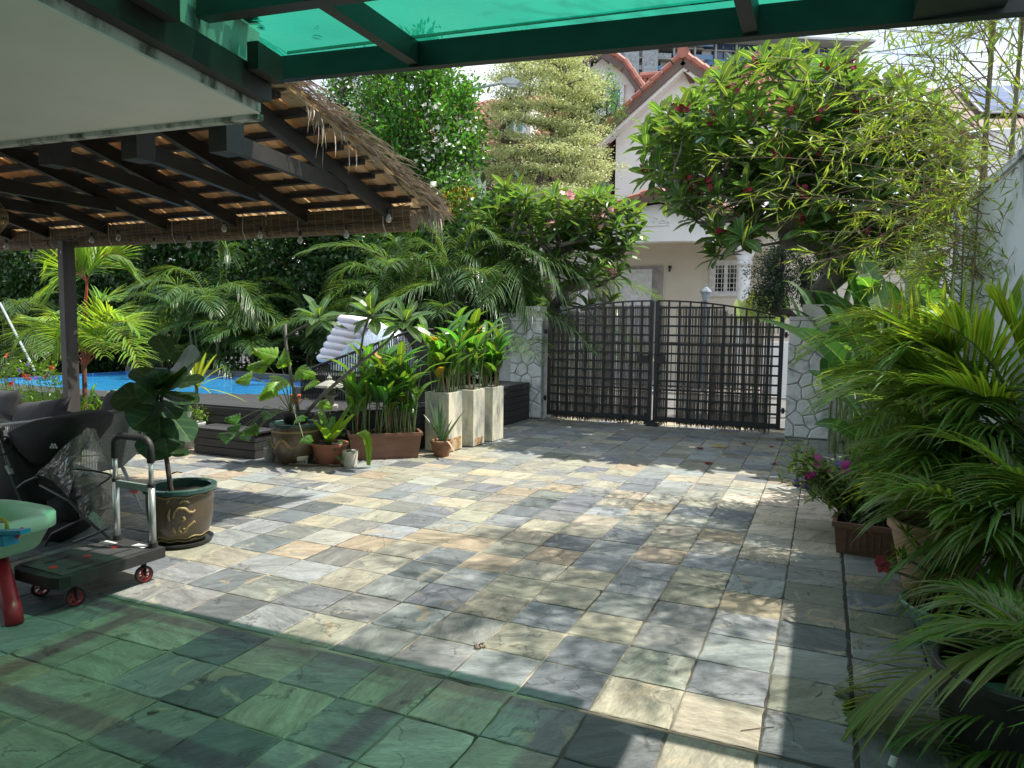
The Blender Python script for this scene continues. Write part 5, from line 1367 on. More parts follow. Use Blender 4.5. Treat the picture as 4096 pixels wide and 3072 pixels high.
# ------------------------------------------------------------------ trees beyond the wall
def simple_tree(name, base, trunk_top, tips, label, leaf_m, bark, per, spread, L, seed, shape=None, r0=0.012, sag=-0.05, flat=1.0, flowers=None, sparse=1.0, step=0.6, out=0.5):
    r = random.Random(seed); g = empty(name, base, label, 'tree')
    mid = [Vector(base).lerp(Vector(trunk_top), t) + Vector((r.uniform(-.06, .06), r.uniform(-.06, .06), 0)) for t in (0.33, 0.66)]
    ch, tp, dr = grow([Vector(base)] + mid + [Vector(trunk_top)], tips, r0, r, sag=sag, step=step)
    wood(ch, g, bark)
    leafy('crown', g, tp, per, spread, L, leaf_m, r, shape=shape, flat=flat, out=out)
    return g, tp
r = random.Random(51)
Y1 = 11.8
c = at(900, 290, Y1)
tips = [t for t in ell_tips(420, (c.x, Y1, c.z - 0.3), 1.55, 1.3, 2.5, r, 0.3)]
c2 = at(960, 480, 11.0); tips += ell_tips(110, (c2.x, 11.0, c2.z), 1.0, 0.7, 1.1, r, 0.2)
c3 = at(760, 240, 12.3); tips += ell_tips(90, (c3.x, 12.3, c3.z), 0.7, 0.8, 1.3, r, 0.2)
tb = at(880, 700, Y1)
g, tp = simple_tree('glossy_tree', (tb.x, Y1, 0), (tb.x + 0.1, Y1, 2.2), tips, 'dense glossy green tree with white blossom rising behind the thatch', L_TREE, BARKD, 60, 0.30, 0.14, 52, shape=leaf_shape(1, 0.40, 2, 0.15, 0.2), r0=0.011)
m_ = MB(); fl = [t for t in tp if (t.x < c.x - 0.8 and t.z > c.z - 0.4) or (t.x > c.x + 0.7 and -1.3 < t.z - c.z < 0.3)]
for t in fl[::2]:
    for k in range(16): flower_into(m_, t + Vector((r.gauss(0, .13), r.gauss(0, .1) - 0.12, r.gauss(0, .12))), 0.045, r, 4)
m_.build('blossom', F_WHT, g)['kind'] = 'stuff'
# reddish new shoots at its foot
cs = at(985, 470, 10.6); sh = empty('shrub', (cs.x, 10.6, 0), 'yellow green shrub with orange new leaves under the glossy tree', 'shrub')
leafy('leaves', sh, ell_tips(60, cs, 0.55, 0.4, 0.6, r, 0.1), 40, 0.18, 0.085, leafmat('orange_tip_leaf', (0.22, 0.20, 0.04), 0.5, 0.35, (2.0, 1.5, 0.6), var=0.4, hue=0.05), r)
MB().tube([(cs.x, 10.6, 0), cs], 0.03, 6).build('stem', BARKD, sh)

Y2 = 14.4
r = random.Random(61); tips = []
bt = at(1185, 560, Y2)
for lay in range(9):
    f = lay / 8; py_ = 395 - f * 275; wpx = (150 - 70 * f) * (0.9 + 0.2 * r.random()); ctr = 1178 + 8 * math.sin(lay * 1.3)
    for k in range(int(50 - 20 * f)):
        a = r.uniform(0, 2 * PI); q = r.uniform(0.2, 1) ** 0.6
        p = at(ctr + math.cos(a) * q * wpx, py_ + r.uniform(-4, 4), Y2); p.y += math.sin(a) * q * wpx / 1539 * 17
        p.z += 0.15 * q; tips.append(p)
for k in range(46): p = at(1190 + r.uniform(-95, 60), 440 + r.uniform(-30, 25), 13.2); p.y += r.uniform(-.5, .5); tips.append(p)
simple_tree('feather_tree', (bt.x, Y2, 0), (bt.x, Y2, at(1185, 440, Y2).z), tips, 'pale cream and green layered feathery tree in front of the house', L_FEATH, BARK, 190, 0.36, 0.062, 62, shape=leaf_shape(1, 0.55, 1, 0.0, 0.0) if False else leaf_shape(1, 0.5, 2, 0.1, 0.1), r0=0.0085, sag=0.03, flat=0.15, step=0.8)
# darker green bush against the tower
cb_ = at(1300, 215, 15.2); r = random.Random(65)
simple_tree('street_tree', (cb_.x + 0.3, 15.2, 0), (cb_.x + 0.2, 15.2, cb_.z - 2.2), ell_tips(46, (cb_.x, 15.2, cb_.z), 0.62, 0.5, 0.75, r, 0.1) + ell_tips(20, (cb_.x - 0.6, 15.2, cb_.z - 0.8), 0.5, 0.4, 0.5, r, 0.1), 'small mid green tree in front of the house tower', L_TREE, BARK, 90, 0.24, 0.055, 66, r0=0.012)

# ------------------------------------------------------------------ frangipani trees
def plum_leaf(s):
    r = random.Random(s); v = []; uv = []; n = 5
    for i in range(n + 1):
        t = i / n; w = 0.175 * (max(0.0, math.sin(PI * min(1, t ** 1.35 * 0.97 + 0.03))) ** 0.75) + 0.006
        if i == n: w = 0.008
        z = 0.02 * math.sin(t * 2) - r.uniform(0.08, 0.22) * t * t
        v += [(-w, t, z + w * 0.35), (0, t, z), (w, t, z + w * 0.35)]; uv += [(0, t), (0.5, t), (1, t)]
    f = []
    for i in range(n): b = i * 3; f += [(b, b+1, b+4, b+3), (b+1, b+2, b+5, b+4)]
    return v, f, uv
PLV = []
for s in range(5):
    v, f, uv = plum_leaf(s); m_ = MB().add(v, f, uv)
    o = m_.build('leaf', L_PLUM); PLV.append(o.data); bpy.data.objects.remove(o)
def rosette_mats(tip, d, r, nl=12, L=0.31, el=(1.25, -0.25)):
    d = Vector(d).normalized(); a = d.orthogonal().normalized(); b = d.cross(a); out = []
    for k in range(nl):
        t = k * 2.39996 + r.uniform(-0.2, 0.2); e = el[0] + (el[1] - el[0]) * (k / (nl - 1)) ** 0.8 + r.uniform(-0.12, 0.12)
        dr = (a * math.cos(t) + b * math.sin(t)) * math.cos(e) + d * math.sin(e)
        nr = d * math.cos(e) - (a * math.cos(t) + b * math.sin(t)) * math.sin(e)
        out.append(mat4(Vector(tip) - d * 0.006 * k, dr, nr, L * r.uniform(0.72, 1.1) * (0.75 + 0.25 * min(1, k / 4))))
    return out
def frangipani(name, base_pts, tips, label, seed, L=0.31, flowers=20, fmat=F_RED, nparts=298, upd=0.9, r0=0.013, nl=12, fsz=0.045, cat='tree'):
    r = random.Random(seed); g = empty(name, base_pts[0], label, cat)
    ch, tp, dr = grow(base_pts, tips, r0, r, sag=0.16, step=0.45)
    wood(ch, g, BARKP, n=8)
    Ms = []
    for t, d in zip(tp, dr):
        Ms += rosette_mats(t, d * 0.6 + Vector((0, 0, upd)), r, r.randint(nl - 2, nl + 2), L)
    cpos = np.array(CAM); Ms.sort(key=lambda M: np.linalg.norm(M[:3, 3] - cpos))
    for k, M in enumerate(Ms[:nparts]):
        mm = Matrix(M.tolist()); o = bpy.data.objects.new('leaf', PLV[k % 5]); C.objects.link(o)
        o.matrix_world = mm; o.rotation_euler = mm.to_euler(); adopt(o, g)
    if Ms[nparts:]: 
        v, f, uv = plum_leaf(1); mass('crown', v, f, uv, Ms[nparts:], L_PLUM, g)
    tt = sorted([t for t in tp if t.z < max(q.z for q in tp) - 0.4], key=lambda t: t.y + r.uniform(-1.2, 1.2))[:flowers]
    for t in tt:
        m_ = MB(); c0 = t + Vector((r.uniform(-.08, .08), -0.12, 0.02 + r.uniform(-.08, .12)))
        for k in range(r.randint(4, 9)): flower_into(m_, c0 + Vector((r.gauss(0, .05), r.gauss(0, .04), r.gauss(0, .045))), fsz * r.uniform(0.8, 1.2), r)
        o = m_.build('flower_cluster', fmat, g); o['kind'] = 'stuff'
    return g
r = random.Random(71)
tips = []
def crown_px(n, poly, Y0, Y1, r, rmin=0.25):
    """spread branch ends through a volume seen inside an outline, at depths Y0..Y1"""
    xs = [p[0] for p in poly]; ys = [p[1] for p in poly]; res = []; tries = 0
    while len(res) < n and tries < 60000:
        tries += 1
        x, y = r.uniform(min(xs), max(xs)), r.uniform(min(ys), max(ys))
        if not inside(x, y, poly): continue
        p = at(x, y, r.uniform(Y0, Y1))
        if all((p - q).length > rmin for q in res): res.append(p)
    return res
poly = [(1385, 320), (1400, 265), (1470, 205), (1560, 150), (1600, 120), (1700, 115), (1800, 125), (1880, 150), (1960, 190), (2050, 250), (2090, 330), (2070, 440), (2030, 540), (1930, 580), (1840, 560), (1760, 500), (1700, 450), (1650, 500), (1560, 540), (1540, 480), (1460, 440), (1400, 400)]
tips = crown_px(390, poly, 6.3, 9.2, r, 0.19)
tips += [at(1545, 550, 7.3), at(1500, 470, 7.2), at(1600, 520, 7.4)]
fb = at(1830, 640, 8.9)
frangipani('frangipani_tree', [(fb.x, 8.9, 0), (fb.x - 0.05, 8.85, 0.9), (fb.x - 0.2, 8.7, 1.7), (fb.x - 0.35, 8.6, 2.1)], tips, 'large frangipani tree with crimson flowers over the gate', 72, L=0.34, flowers=44, fsz=0.038, r0=0.0100)
r = random.Random(73)
poly = [(1045, 440), (1090, 400), (1150, 410), (1240, 420), (1310, 415), (1370, 440), (1395, 500), (1360, 540), (1330, 600), (1290, 620), (1250, 540), (1150, 520), (1060, 480)]
tips = crown_px(78, poly, 8.9, 10.2, r, 0.26) + [at(1230, 600, 9.2), at(1270, 660, 9.3), at(1200, 560, 9.1), at(1320, 650, 9.4)]
fb = at(1190, 700, 9.7)
frangipani('frangipani_tree', [(fb.x, 9.7, 0), (fb.x, 9.7, 0.9), (fb.x + 0.1, 9.65, 1.9)], tips, 'smaller frangipani with pale pink flowers behind the left gate pillar', 74, L=0.36, flowers=7, fmat=F_PINK, fsz=0.05, r0=0.015)

# ------------------------------------------------------------------ dark conifer and canna plants across, by the porch
r = random.Random(81); cc_ = at(1745, 520, 11.2)
g = empty('conifer', (cc_.x, 11.2, 0), 'dark conifer behind the frangipani beside the porch', 'tree')
tips = ell_tips(85, (cc_.x, 11.2, cc_.z + 0.1), 0.62, 0.6, 1.4, r, 0.1) + ell_tips(30, at(1665, 610, 11.0), 0.35, 0.4, 0.5, r, 0.1)
ch, tp, _ = grow([(cc_.x, 11.2, 0), (cc_.x, 11.2, 1.4)], tips, 0.012, r); wood(ch, g, BARKD)
leafy('crown', g, tp, 170, 0.20, 0.06, L_CON, r, shape=leaf_shape(1, 0.35, 1, 0, 0) if False else leaf_shape(1, 0.3, 2, 0.05, 0.1), out=0.8)
def pad_prof(t): return max(0.03, math.sin(PI * min(1, max(0, t)) ** 0.8) ** 0.6)
def paddle(parent, base, P1, P2, w, m=L_BANA, stalk=0.3, sr=0.012, side=None, n=9, fold=0.22, stem_m=STEMG, name='leaf'):
    base, P1, P2 = Vector(base), Vector(P1), Vector(P2)
    Bz = lambda t: base * (1-t)**2 + P1 * (2*t*(1-t)) + P2 * t*t
    s0 = Bz(stalk); m1 = 2 * Bz((stalk + 1) / 2) - (s0 + P2) / 2
    f = MB().blade(s0, m1, P2, w, n, prof=pad_prof, fold=fold, side=side).build(name, m, parent)
    MB().tube([Bz(stalk * k / 4) for k in range(5)], [sr * 1.4, sr * 1.2, sr, sr * 0.8, sr * 0.5], 6).build('stalk', stem_m, f)
    return f
g = empty('canna', at(1640, 700, 13.6), 'pale green broad-leaved plant above the right gate leaf', 'plant')
for k in range(13):
    x = 1605 + k * 7.5; b = at(x, 720, 13.6 + r.uniform(-.3, .3)); t = at(x + r.uniform(-14, 14), r.uniform(625, 650), 13.6)
    paddle(g, b, (b + t) / 2 + Vector((0, 0, .1)), t, 0.26, L_CANNA, 0.25, side=(1, 0.3, 0))

# ------------------------------------------------------------------ banana-like paddles on the right
def paddle_clump(name, base, label, n, h, w, seed, m=L_BANA, az=(0, 2 * PI), lean=(0.15, 0.6), stalk=0.35, cat='plant', spread=0.2, group=None):
    r = random.Random(seed); base = Vector(base); g = empty(name, base, label, cat, group)
    for i in range(n):
        a = r.uniform(*az); H = h * r.uniform(0.6, 1.1); l = r.uniform(*lean) * H; d = Vector((math.cos(a), math.sin(a), 0))
        b = base + Vector((r.uniform(-spread, spread), r.uniform(-spread, spread), 0))
        P1 = b + d * l * 0.25 + Vector((0, 0, H * 0.85)); P2 = b + d * l * 1.15 + Vector((0, 0, H * (1.0 - 0.35 * l / H * 1.3)))
        paddle(g, b, P1, P2, w * r.uniform(0.75, 1.15), m, stalk)
    return g
pc = [(1860, 640, 8.0, 2.3, 0.26, 10, 'dark paddle-leaved plant nearest the right gate pillar'), (1840, 640, 7.0, 2.5, 0.28, 12, 'tall banana-like clump behind the coral heliconia flower'),
      (1935, 640, 6.2, 2.6, 0.27, 10, 'broad paddle leaves against the pale boundary wall'), (2010, 620, 7.6, 3.0, 0.28, 8, 'tallest paddle leaves rising beside the end of the boundary wall'),
      (1780, 640, 8.8, 2.6, 0.27, 10, 'shaded paddle leaves behind the garden wall'), (1900, 640, 8.6, 3.1, 0.3, 10, 'high paddle leaves under the frangipani crown')]
for i, (px_, py_, Y, h, w_, n_, lab) in enumerate(pc):
    b = at(px_, 640, Y); b.z = 0.0
    paddle_clump('heliconia', b, lab, n_, h * 0.92, w_, 90 + i, lean=(0.1, 0.45), group='paddle-leaved plants by the right wall')
paddle_clump('heliconia', (1.05, 5.6, 0), 'sunlit broad paddle leaves over the lady palm', 12, 2.2, 0.28, 98, lean=(0.1, 0.55), az=(PI * 0.5, PI * 1.5), group='paddle-leaved plants by the right wall')
# single hero leaves
g = empty('heliconia', at(1900, 900, 6.0), 'long lit paddle leaf reaching in front of the right gate pillar', 'plant')
hb = at(1960, 900, 4.4); hb.z = 0.05
for (m1, t_, w_) in (((1880, 770, 4.3), (1722, 708, 4.5), 0.19), ((1850, 720, 4.6), (1640, 690, 4.9), 0.08), ((1850, 890, 4.4), (1758, 917, 4.5), 0.12), ((1870, 700, 4.4), (1790, 660, 4.6), 0.12),
                     ((1870, 660, 6.0), (1790, 650, 6.2), 0.16), ((1850, 830, 5.9), (1745, 800, 6.1), 0.13), ((1930, 600, 5.8), (1840, 545, 6.2), 0.22),
                     ((1990, 600, 5.6), (1975, 520, 5.8), 0.20), ((1905, 650, 5.8), (1860, 560, 6.2), 0.16)):
    T_ = at(*t_); paddle(g, hb, at(*m1), T_, w_, L_BANA, 0.42, side=(T_ - hb).cross(CAM - T_ + Vector((0, 0, 1.2))))
hf = at(1935, 665, 5.6)
hl = MB()
for k, (dx, dy) in enumerate(((-40, 0), (-30, -12), (-20, -22), (14, -30), (20, -10))):
    q = at(1945 + dx, 668 + dy, 5.55); hl.blade(hf + Vector((0, 0, -0.02 * k)), (hf + q) / 2, q, 0.035, 4)
q = hl.build('flower_bract', F_CORAL, g)
# lady palm: fingers of ribbed blades
g = empty('lady_palm', at(1900, 1000, 4.7), 'glossy ribbed lady palm leaves in front of the paddle plants', 'palm')
r = random.Random(95)
for k in range(20):
    hub = at(r.uniform(1860, 2010), r.uniform(680, 850), r.uniform(4.5, 5.2)); b = at(1945 + r.uniform(-30, 30), 950, 4.8); b.z = 0
    MB().tube([b, (b + hub) / 2 + Vector((0.05, 0, 0.1)), hub], 0.007, 5).build('stem', STEMG, g)
    m_ = MB(); a0 = r.uniform(0, 6)
    for j in range(8):
        a = a0 + j * 0.62; d = Vector((math.cos(a), math.sin(a) * 0.8, r.uniform(-0.25, 0.35))); L = r.uniform(0.20, 0.28)
        m_.blade(hub, hub + d * L * 0.5 + Vector((0, 0, 0.03)), hub + d * L + Vector((0, 0, -0.05)), 0.042, 4, prof=lambda t: 0.5 + 0.5 * math.sin(PI * min(0.97, t * 0.9 + 0.05)), fold=0.2)
    m_.build('leaf_fan', L_RHAP, g)

# ------------------------------------------------------------------ arecas of the right border
def areca(name, base, label, seed, nf, flen, sh, ll, az, elev=(0.25, 1.25), stems=5, spread=0.18, n=23, lw=0.030, m=L_ARECA, droop=0.38, group='areca palms in pots along the right wall'):
    return palm(name, base, label, m, nf=nf, flen=flen, stems=stems, sh=sh, seed=seed, ll=ll, spread=spread, n=n, lw=lw, droop=droop, az=az, elev=elev, cane=pm('yellow_green_cane', (0.28, 0.30, 0.08), 0.5, (0.18, 0.2, 0.06), 6), group=group)
areca('areca_palm', (1.0, 3.9, 0.1), 'areca palm beyond the flowering trough by the wall', 101, 15, 0.85, (0.5, 1.25), 0.36, (PI * 0.35, PI * 1.6), elev=(0.75, 1.4))
areca('areca_palm', (0.90, 2.1, 0.35), 'areca palm growing in the tall tan pot', 102, 20, 0.48, (0.3, 1.0), 0.34, (PI * 0.35, PI * 1.65), stems=6, elev=(0.45, 1.3), lw=0.028)
areca('areca_palm', (0.98, 1.35, 0.2), 'areca palm between the tan pot and the black tub', 103, 9, 0.36, (0.2, 0.7), 0.26, (PI * 0.4, PI * 1.6), stems=5, elev=(0.5, 1.3), lw=0.024)
areca('areca_palm', (0.95, 0.45, 0.25), 'areca palm rooted in the black tub at lower right', 104, 4, 0.35, (0.02, 0.2), 0.16, (PI * 0.45, PI * 1.5), stems=4, elev=(-0.2, 1.1), lw=0.02)
# lit lime fronds with upright leaflets
g = empty('areca_palm', (0.95, 2.6, 0.1), 'areca palm with the brightest backlit lime fronds near the wall', 'palm', 'areca palms in pots along the right wall')
crn = at(2190, 900, 2.3)
MB().tube([Vector((0.95, 2.6, 0.1)), Vector((0.97, 2.5, 0.5)), crn], [0.03, 0.025, 0.018], 8).build('cane', CANE, g)
Q = (0.1, 0.45, 0.7)
for (c0_, m1, t_, mt, n_, ll_, lw_, dr_, ve_, sd2) in (
    ((2200, 890, 2.3), (2110, 800, 2.25), (1925, 685, 2.35), L_PALML, 15, .38, .046, .02, .7, Q), ((2200, 900, 2.3), (2090, 830, 2.2), (1890, 770, 2.3), L_PALML, 19, .30, .034, .15, .5, None),
    ((2210, 880, 2.3), (2230, 760, 2.3), (2150, 650, 2.3), L_PALML, 15, .36, .044, .05, .4, Q), ((2200, 910, 2.2), (2090, 870, 2.1), (1830, 845, 2.6), L_ARECA, 30, .24, .022, .4, .3, None),
    ((2200, 900, 2.3), (2060, 900, 2.4), (1760, 830, 3.3), L_PALML, 26, .24, .020, .35, .3, None), ((2200, 920, 2.1), (2080, 930, 2.0), (1850, 960, 2.3), L_ARECA, 30, .28, .022, .6, .3, None),
    ((2205, 900, 2.2), (2130, 720, 2.1), (2010, 690, 2.1), L_PALML, 24, .30, .030, .2, .4, None), ((2210, 930, 2.0), (2120, 820, 1.9), (1990, 830, 1.9), L_PALML, 26, .28, .026, .3, .4, None),
    ((2210, 950, 1.9), (2120, 900, 1.8), (1950, 940, 1.9), L_ARECA, 28, .26, .022, .5, .3, None),
    ((2215, 900, 2.2), (2215, 800, 2.2), (2215, 720, 2.1), L_PALML, 22, .30, .030, .2, .4, Q), ((2200, 940, 2.1), (2060, 960, 2.1), (1900, 1030, 2.2), L_ARECA, 28, .26, .020, .6, .3, None)):
    frond(g, at(*c0_), at(*m1), at(*t_), mt, n=n_, ll=ll_, lw=lw_, droop=dr_, vee=ve_, side=sd2)
g = empty('areca_palm', (1.0, 1.7, 0.1), 'areca palm whose fronds arch low over the green bowl', 'palm', 'areca palms in pots along the right wall')
crn = at(2260, 1120, 1.5)
MB().tube([(1.02, 1.7, 0.0), crn], 0.02, 7).build('cane', CANE, g)
for (m1, t_) in (((2120, 1040, 1.5), (1905, 1085, 1.6)), ((2120, 1000, 1.7), (1895, 1130, 1.8)), ((2100, 980, 1.9), (1900, 1060, 2.2)), ((2150, 1080, 1.3), (1960, 1220, 1.4)),
                 ((2180, 980, 1.4), (2010, 930, 1.8)), ((2180, 1040, 1.2), (2060, 1160, 1.25)), ((2150, 960, 1.9), (1960, 900, 2.2)), ((2200, 1150, 1.2), (2080, 1290, 1.3)), ((2140, 1150, 1.4), (1990, 1280, 1.5))):
    frond(g, crn, at(*m1), at(*t_), L_ARECA, n=21, ll=0.30, lw=0.025, droop=0.42)
g = empty('areca_palm', (1.05, 0.1, 0.1), 'areca palm casting the big yellow green frond over the black tub', 'palm', 'areca palms in pots along the right wall')
crn = at(2330, 1395, 0.45)
MB().tube([(1.05, 0.35, 0.0), crn], 0.02, 7).build('cane', CANE, g)
L_FORE = leafmat('yellow_green_frond', (0.15, 0.20, 0.05), 0.4, 0.4, (2.0, 1.8, 0.7), var=0.25, midrib=0.07)
frond(g, crn, at(2060, 1360, 0.45), at(1815, 1560, 0.40), L_FORE, n=25, ll=0.34, lw=0.028, droop=0.30, vee=0.15, start=0.0, seg=7)
frond(g, at(2300, 1560, 0.3), at(2120, 1500, 0.3), at(1940, 1600, 0.25), L_ARECA, n=22, ll=0.17, lw=0.014, droop=0.45, seg=5)
frond(g, at(2300, 1640, 0.3), at(2150, 1570, 0.25), at(1990, 1690, 0.2), L_ARECA, n=22, ll=0.17, lw=0.014, droop=0.45, seg=5)
frond(g, crn, at(2200, 1300, 0.8), at(2060, 1270, 0.9), L_ARECA, n=20, ll=0.26, lw=0.024, droop=0.4)
L_DRY = leafmat('browned_leaflet', (0.26, 0.17, 0.07), 0.3, 0.7, (1.5, 1.2, 0.7), var=0.35)
frond(g, at(2260, 1150, 1.4), at(2100, 1200, 1.35), at(1985, 1275, 1.25), L_DRY, n=16, ll=0.16, lw=0.012, droop=0.9, stem_mat=BCULR)
frond(g, at(2210, 920, 2.2), at(2100, 940, 2.1), at(2010, 1040, 2.0), L_DRY, n=18, ll=0.18, lw=0.012, droop=0.9, stem_mat=BCULR)
# extra palms outside the view but whose shade falls on the paving are the same border continued
areca('areca_palm', (0.95, -0.45, 0.1), 'areca palm at the near end of the border, its fronds edging in at lower right', 106, 3, 0.5, (0.5, 0.9), 0.22, (PI * 0.6, PI * 1.4), stems=4, elev=(0.3, 1.1), lw=0.02)

# ------------------------------------------------------------------ bamboo
BCULM = pm('bamboo_culm', (0.16, 0.17, 0.06), 0.4, (0.10, 0.10, 0.04), 4, stretch=(1, 1, 0.4))
bam = empty('bamboo', (1.1, 4.4, 0), 'clump of tall bamboo stems standing against the pale boundary wall', 'bamboo')
r = random.Random(111)
culms = [((2095, 700, 3.9), (2110, 540, 3.9), (2152, -20, 3.8), 0.024, BCULM), ((2120, 700, 3.7), (2135, 420, 3.8), (2140, -10, 3.8), 0.013, BCULM), ((2150, 700, 3.6), (2175, 420, 3.6), (2215, -20, 3.4), 0.020, BCULM),
         ((2165, 720, 3.5), (2190, 560, 3.5), (2240, 330, 3.4), 0.015, BCULR), ((2185, 720, 3.3), (2210, 560, 3.3), (2260, 300, 3.2), 0.015, BCULR), ((2075, 690, 4.2), (2090, 500, 4.2), (2085, 250, 4.1), 0.008, BCULR)]
bl = []; twg = MB()
tvb, tfb, tub = leaf_shape(1, 0.10, 2, 0.12, 0.3)
def spray(p, d, L, k):
    d = Vector(d).normalized(); q = p + d * L + Vector((0, 0, -0.15 * L)); twg.tube([p, (p + q) / 2 + Vector((0, 0, 0.04 * L)), q], [0.0022, 0.0018, 0.001], 3, cap=False)
    for i in range(k):
        t = 0.3 + 0.7 * i / k; o = p.lerp(q, t); dd = d * 0.9 + Vector((r.gauss(0, .55), r.gauss(0, .55), r.gauss(-0.15, .45)))
        bl.append(mat4(o, dd, (r.gauss(0, .5), r.gauss(0, .5), 1), r.uniform(0.10, 0.17)))
for b_, m1, t_, rad, mt in culms:
    B0, B1, B2 = at(*b_), at(*m1), at(*t_); B0.z = 0.0
    Bz = lambda t: B0 * (1-t)**2 + B1 * (2*t*(1-t)) + B2 * t*t
    P = []; Rr = []; N = 15
    for k in range(N):
        for dt, f in ((0, 1.0), (0.012, 1.22), (0.024, 1.0)):
            P.append(Bz(min(1, (k + dt * 8) / N))); Rr.append(rad * f * (1 - 0.35 * k / N))
    c_ = MB().tube(P, Rr, 9).build('culm', mt, bam, smooth=True)
    for k in range(5, N):
        o = Bz(k / N)
        for s in range(2 if rad > 0.012 else 1):
            a = r.uniform(PI * 0.6, PI * 1.45); el = r.uniform(-0.1, 0.9); L = r.uniform(0.5, 1.3) * (1.2 if k > 7 else 0.9)
            d = Vector((math.cos(a) * math.cos(el), math.sin(a) * math.cos(el), math.sin(el)))
            e = o + d * L + Vector((0, 0, -0.25 * L)); mid = o + d * L * 0.5 + Vector((0, 0, 0.05))
            twg.tube([o, mid, e], [0.005, 0.004, 0.002], 4, cap=False)
            for j in range(4):
                t = 0.25 + 0.75 * j / 4; p = o * (1-t)**2 + mid * (2*t*(1-t)) + e * t*t
                spray(p, d + Vector((r.gauss(0, .5), r.gauss(0, .5), r.gauss(-0.1, .4))), r.uniform(0.15, 0.4), r.randint(4, 8))
# long leafy branches hanging left in front of the frangipani
for (a0, m1, e1) in (((2150, 60, 3.8), (1950, 120, 3.9), (1660, 130, 4.1)), ((2145, 90, 3.8), (1980, 60, 3.9), (1800, 60, 4.2)), ((2145, 160, 3.8), (2000, 210, 3.9), (1870, 240, 4.3)), ((2120, 420, 3.8), (1900, 330, 4.0), (1540, 340, 4.3)),
                     ((2110, 480, 3.8), (1850, 400, 4.0), (1560, 440, 4.4)), ((2110, 520, 3.8), (1900, 450, 4.1), (1640, 390, 4.4)), ((2100, 400, 3.9), (1880, 300, 4.1), (1650, 270, 4.4)), ((2100, 560, 3.9), (1930, 500, 4.1), (1730, 560, 4.4)),
                     ((2130, 300, 3.8), (1960, 260, 4.0), (1790, 330, 4.4)), ((2190, 200, 3.6), (2200, 120, 3.7), (2120, 150, 4.0)), ((2180, 330, 3.6), (2090, 280, 3.8), (1980, 330, 4.1)), ((2180, 420, 3.5), (2100, 380, 3.7), (1980, 440, 4.0)),
                     ((2110, 600, 3.9), (1980, 560, 4.0), (1860, 600, 4.2))):
    o, mid, e = at(*a0), at(*m1), at(*e1); twg.tube([o * (1-t)**2 + mid * (2*t*(1-t)) + e * t*t for t in [q / 8 for q in range(9)]], [0.006 - 0.0005 * q for q in range(9)], 4, cap=False)
    for j in range(13):
        t = 0.22 + 0.78 * j / 13; p = o * (1-t)**2 + mid * (2*t*(1-t)) + e * t*t; dd = (e - o).normalized()
        spray(p, dd * 0.6 + Vector((r.gauss(0, .5), r.gauss(0, .5), r.gauss(-0.05, .45))), r.uniform(0.15, 0.42), r.randint(4, 9))
for k in range(10):                                       # leafy tops arching over the courtyard, above the frame
    o = at(*culms[k % 5][2]); o2 = o + Vector((r.uniform(-.2, .4), r.uniform(-.9, -.1), r.uniform(1.2, 1.9))); e = o2 + Vector((r.uniform(-.7, .5), r.uniform(-1.6, -.3), r.uniform(0.7, 1.7)))
    P = [o * (1-t)**2 + o2 * (2*t*(1-t)) + e * t*t for t in [q / 10 for q in range(11)]]
    twg.tube(P, [0.016 - 0.0013 * q for q in range(11)], 6)
    for p in P[3:]:
        for s in range(3):
            d = Vector((r.gauss(-.2, .7), r.gauss(0, .7), r.gauss(0.1, .4))).normalized(); L = r.uniform(.4, .9); e2 = p + d * L
            twg.tube([p, (p + e2) / 2 + Vector((0, 0, .05)), e2], [0.004, 0.003, 0.002], 4, cap=False)
            for j in range(4): spray(p.lerp(e2, 0.4 + 0.2 * j), d + Vector((r.gauss(0, .5), r.gauss(0, .5), r.gauss(-0.1, .4))), r.uniform(0.2, 0.4), r.randint(5, 9))
for k in range(26):                                       # bare side twigs between the culms
    o = at(r.uniform(2090, 2205), r.uniform(350, 640), r.uniform(3.4, 4.0)); e = o + Vector((r.uniform(-.5, .4), r.uniform(-.3, .3), r.uniform(-.1, .35))); twg.tube([o, (o + e) / 2 + Vector((0, 0, .03)), e], [0.004, 0.003, 0.0015], 4, cap=False)
twg.build('twigs', BCULR, bam)['kind'] = 'stuff'
mass('foliage', tvb, tfb, tub, bl, L_BAMB, bam)
# undergrowth along the foot of the right wall
r = random.Random(120)
ug = empty('undergrowth', (1.0, 4.8, 0), 'dark low leaves filling the border under the right hand palms', 'undergrowth', kind='stuff')
tips = [(r.uniform(0.6, 1.1), r.uniform(3.2, 5.2), r.uniform(0.05, 0.8)) for k in range(60)] + [(r.uniform(0.9, 2.8), r.uniform(5.2, 8.0), r.uniform(0.05, 1.2)) for k in range(130)]
q = leafy('leaves', ug, tips, 30, 0.26, 0.15, L_BANA, r, shape=leaf_shape(1, 0.26, 3, 0.3, 0.2), out=0.1)
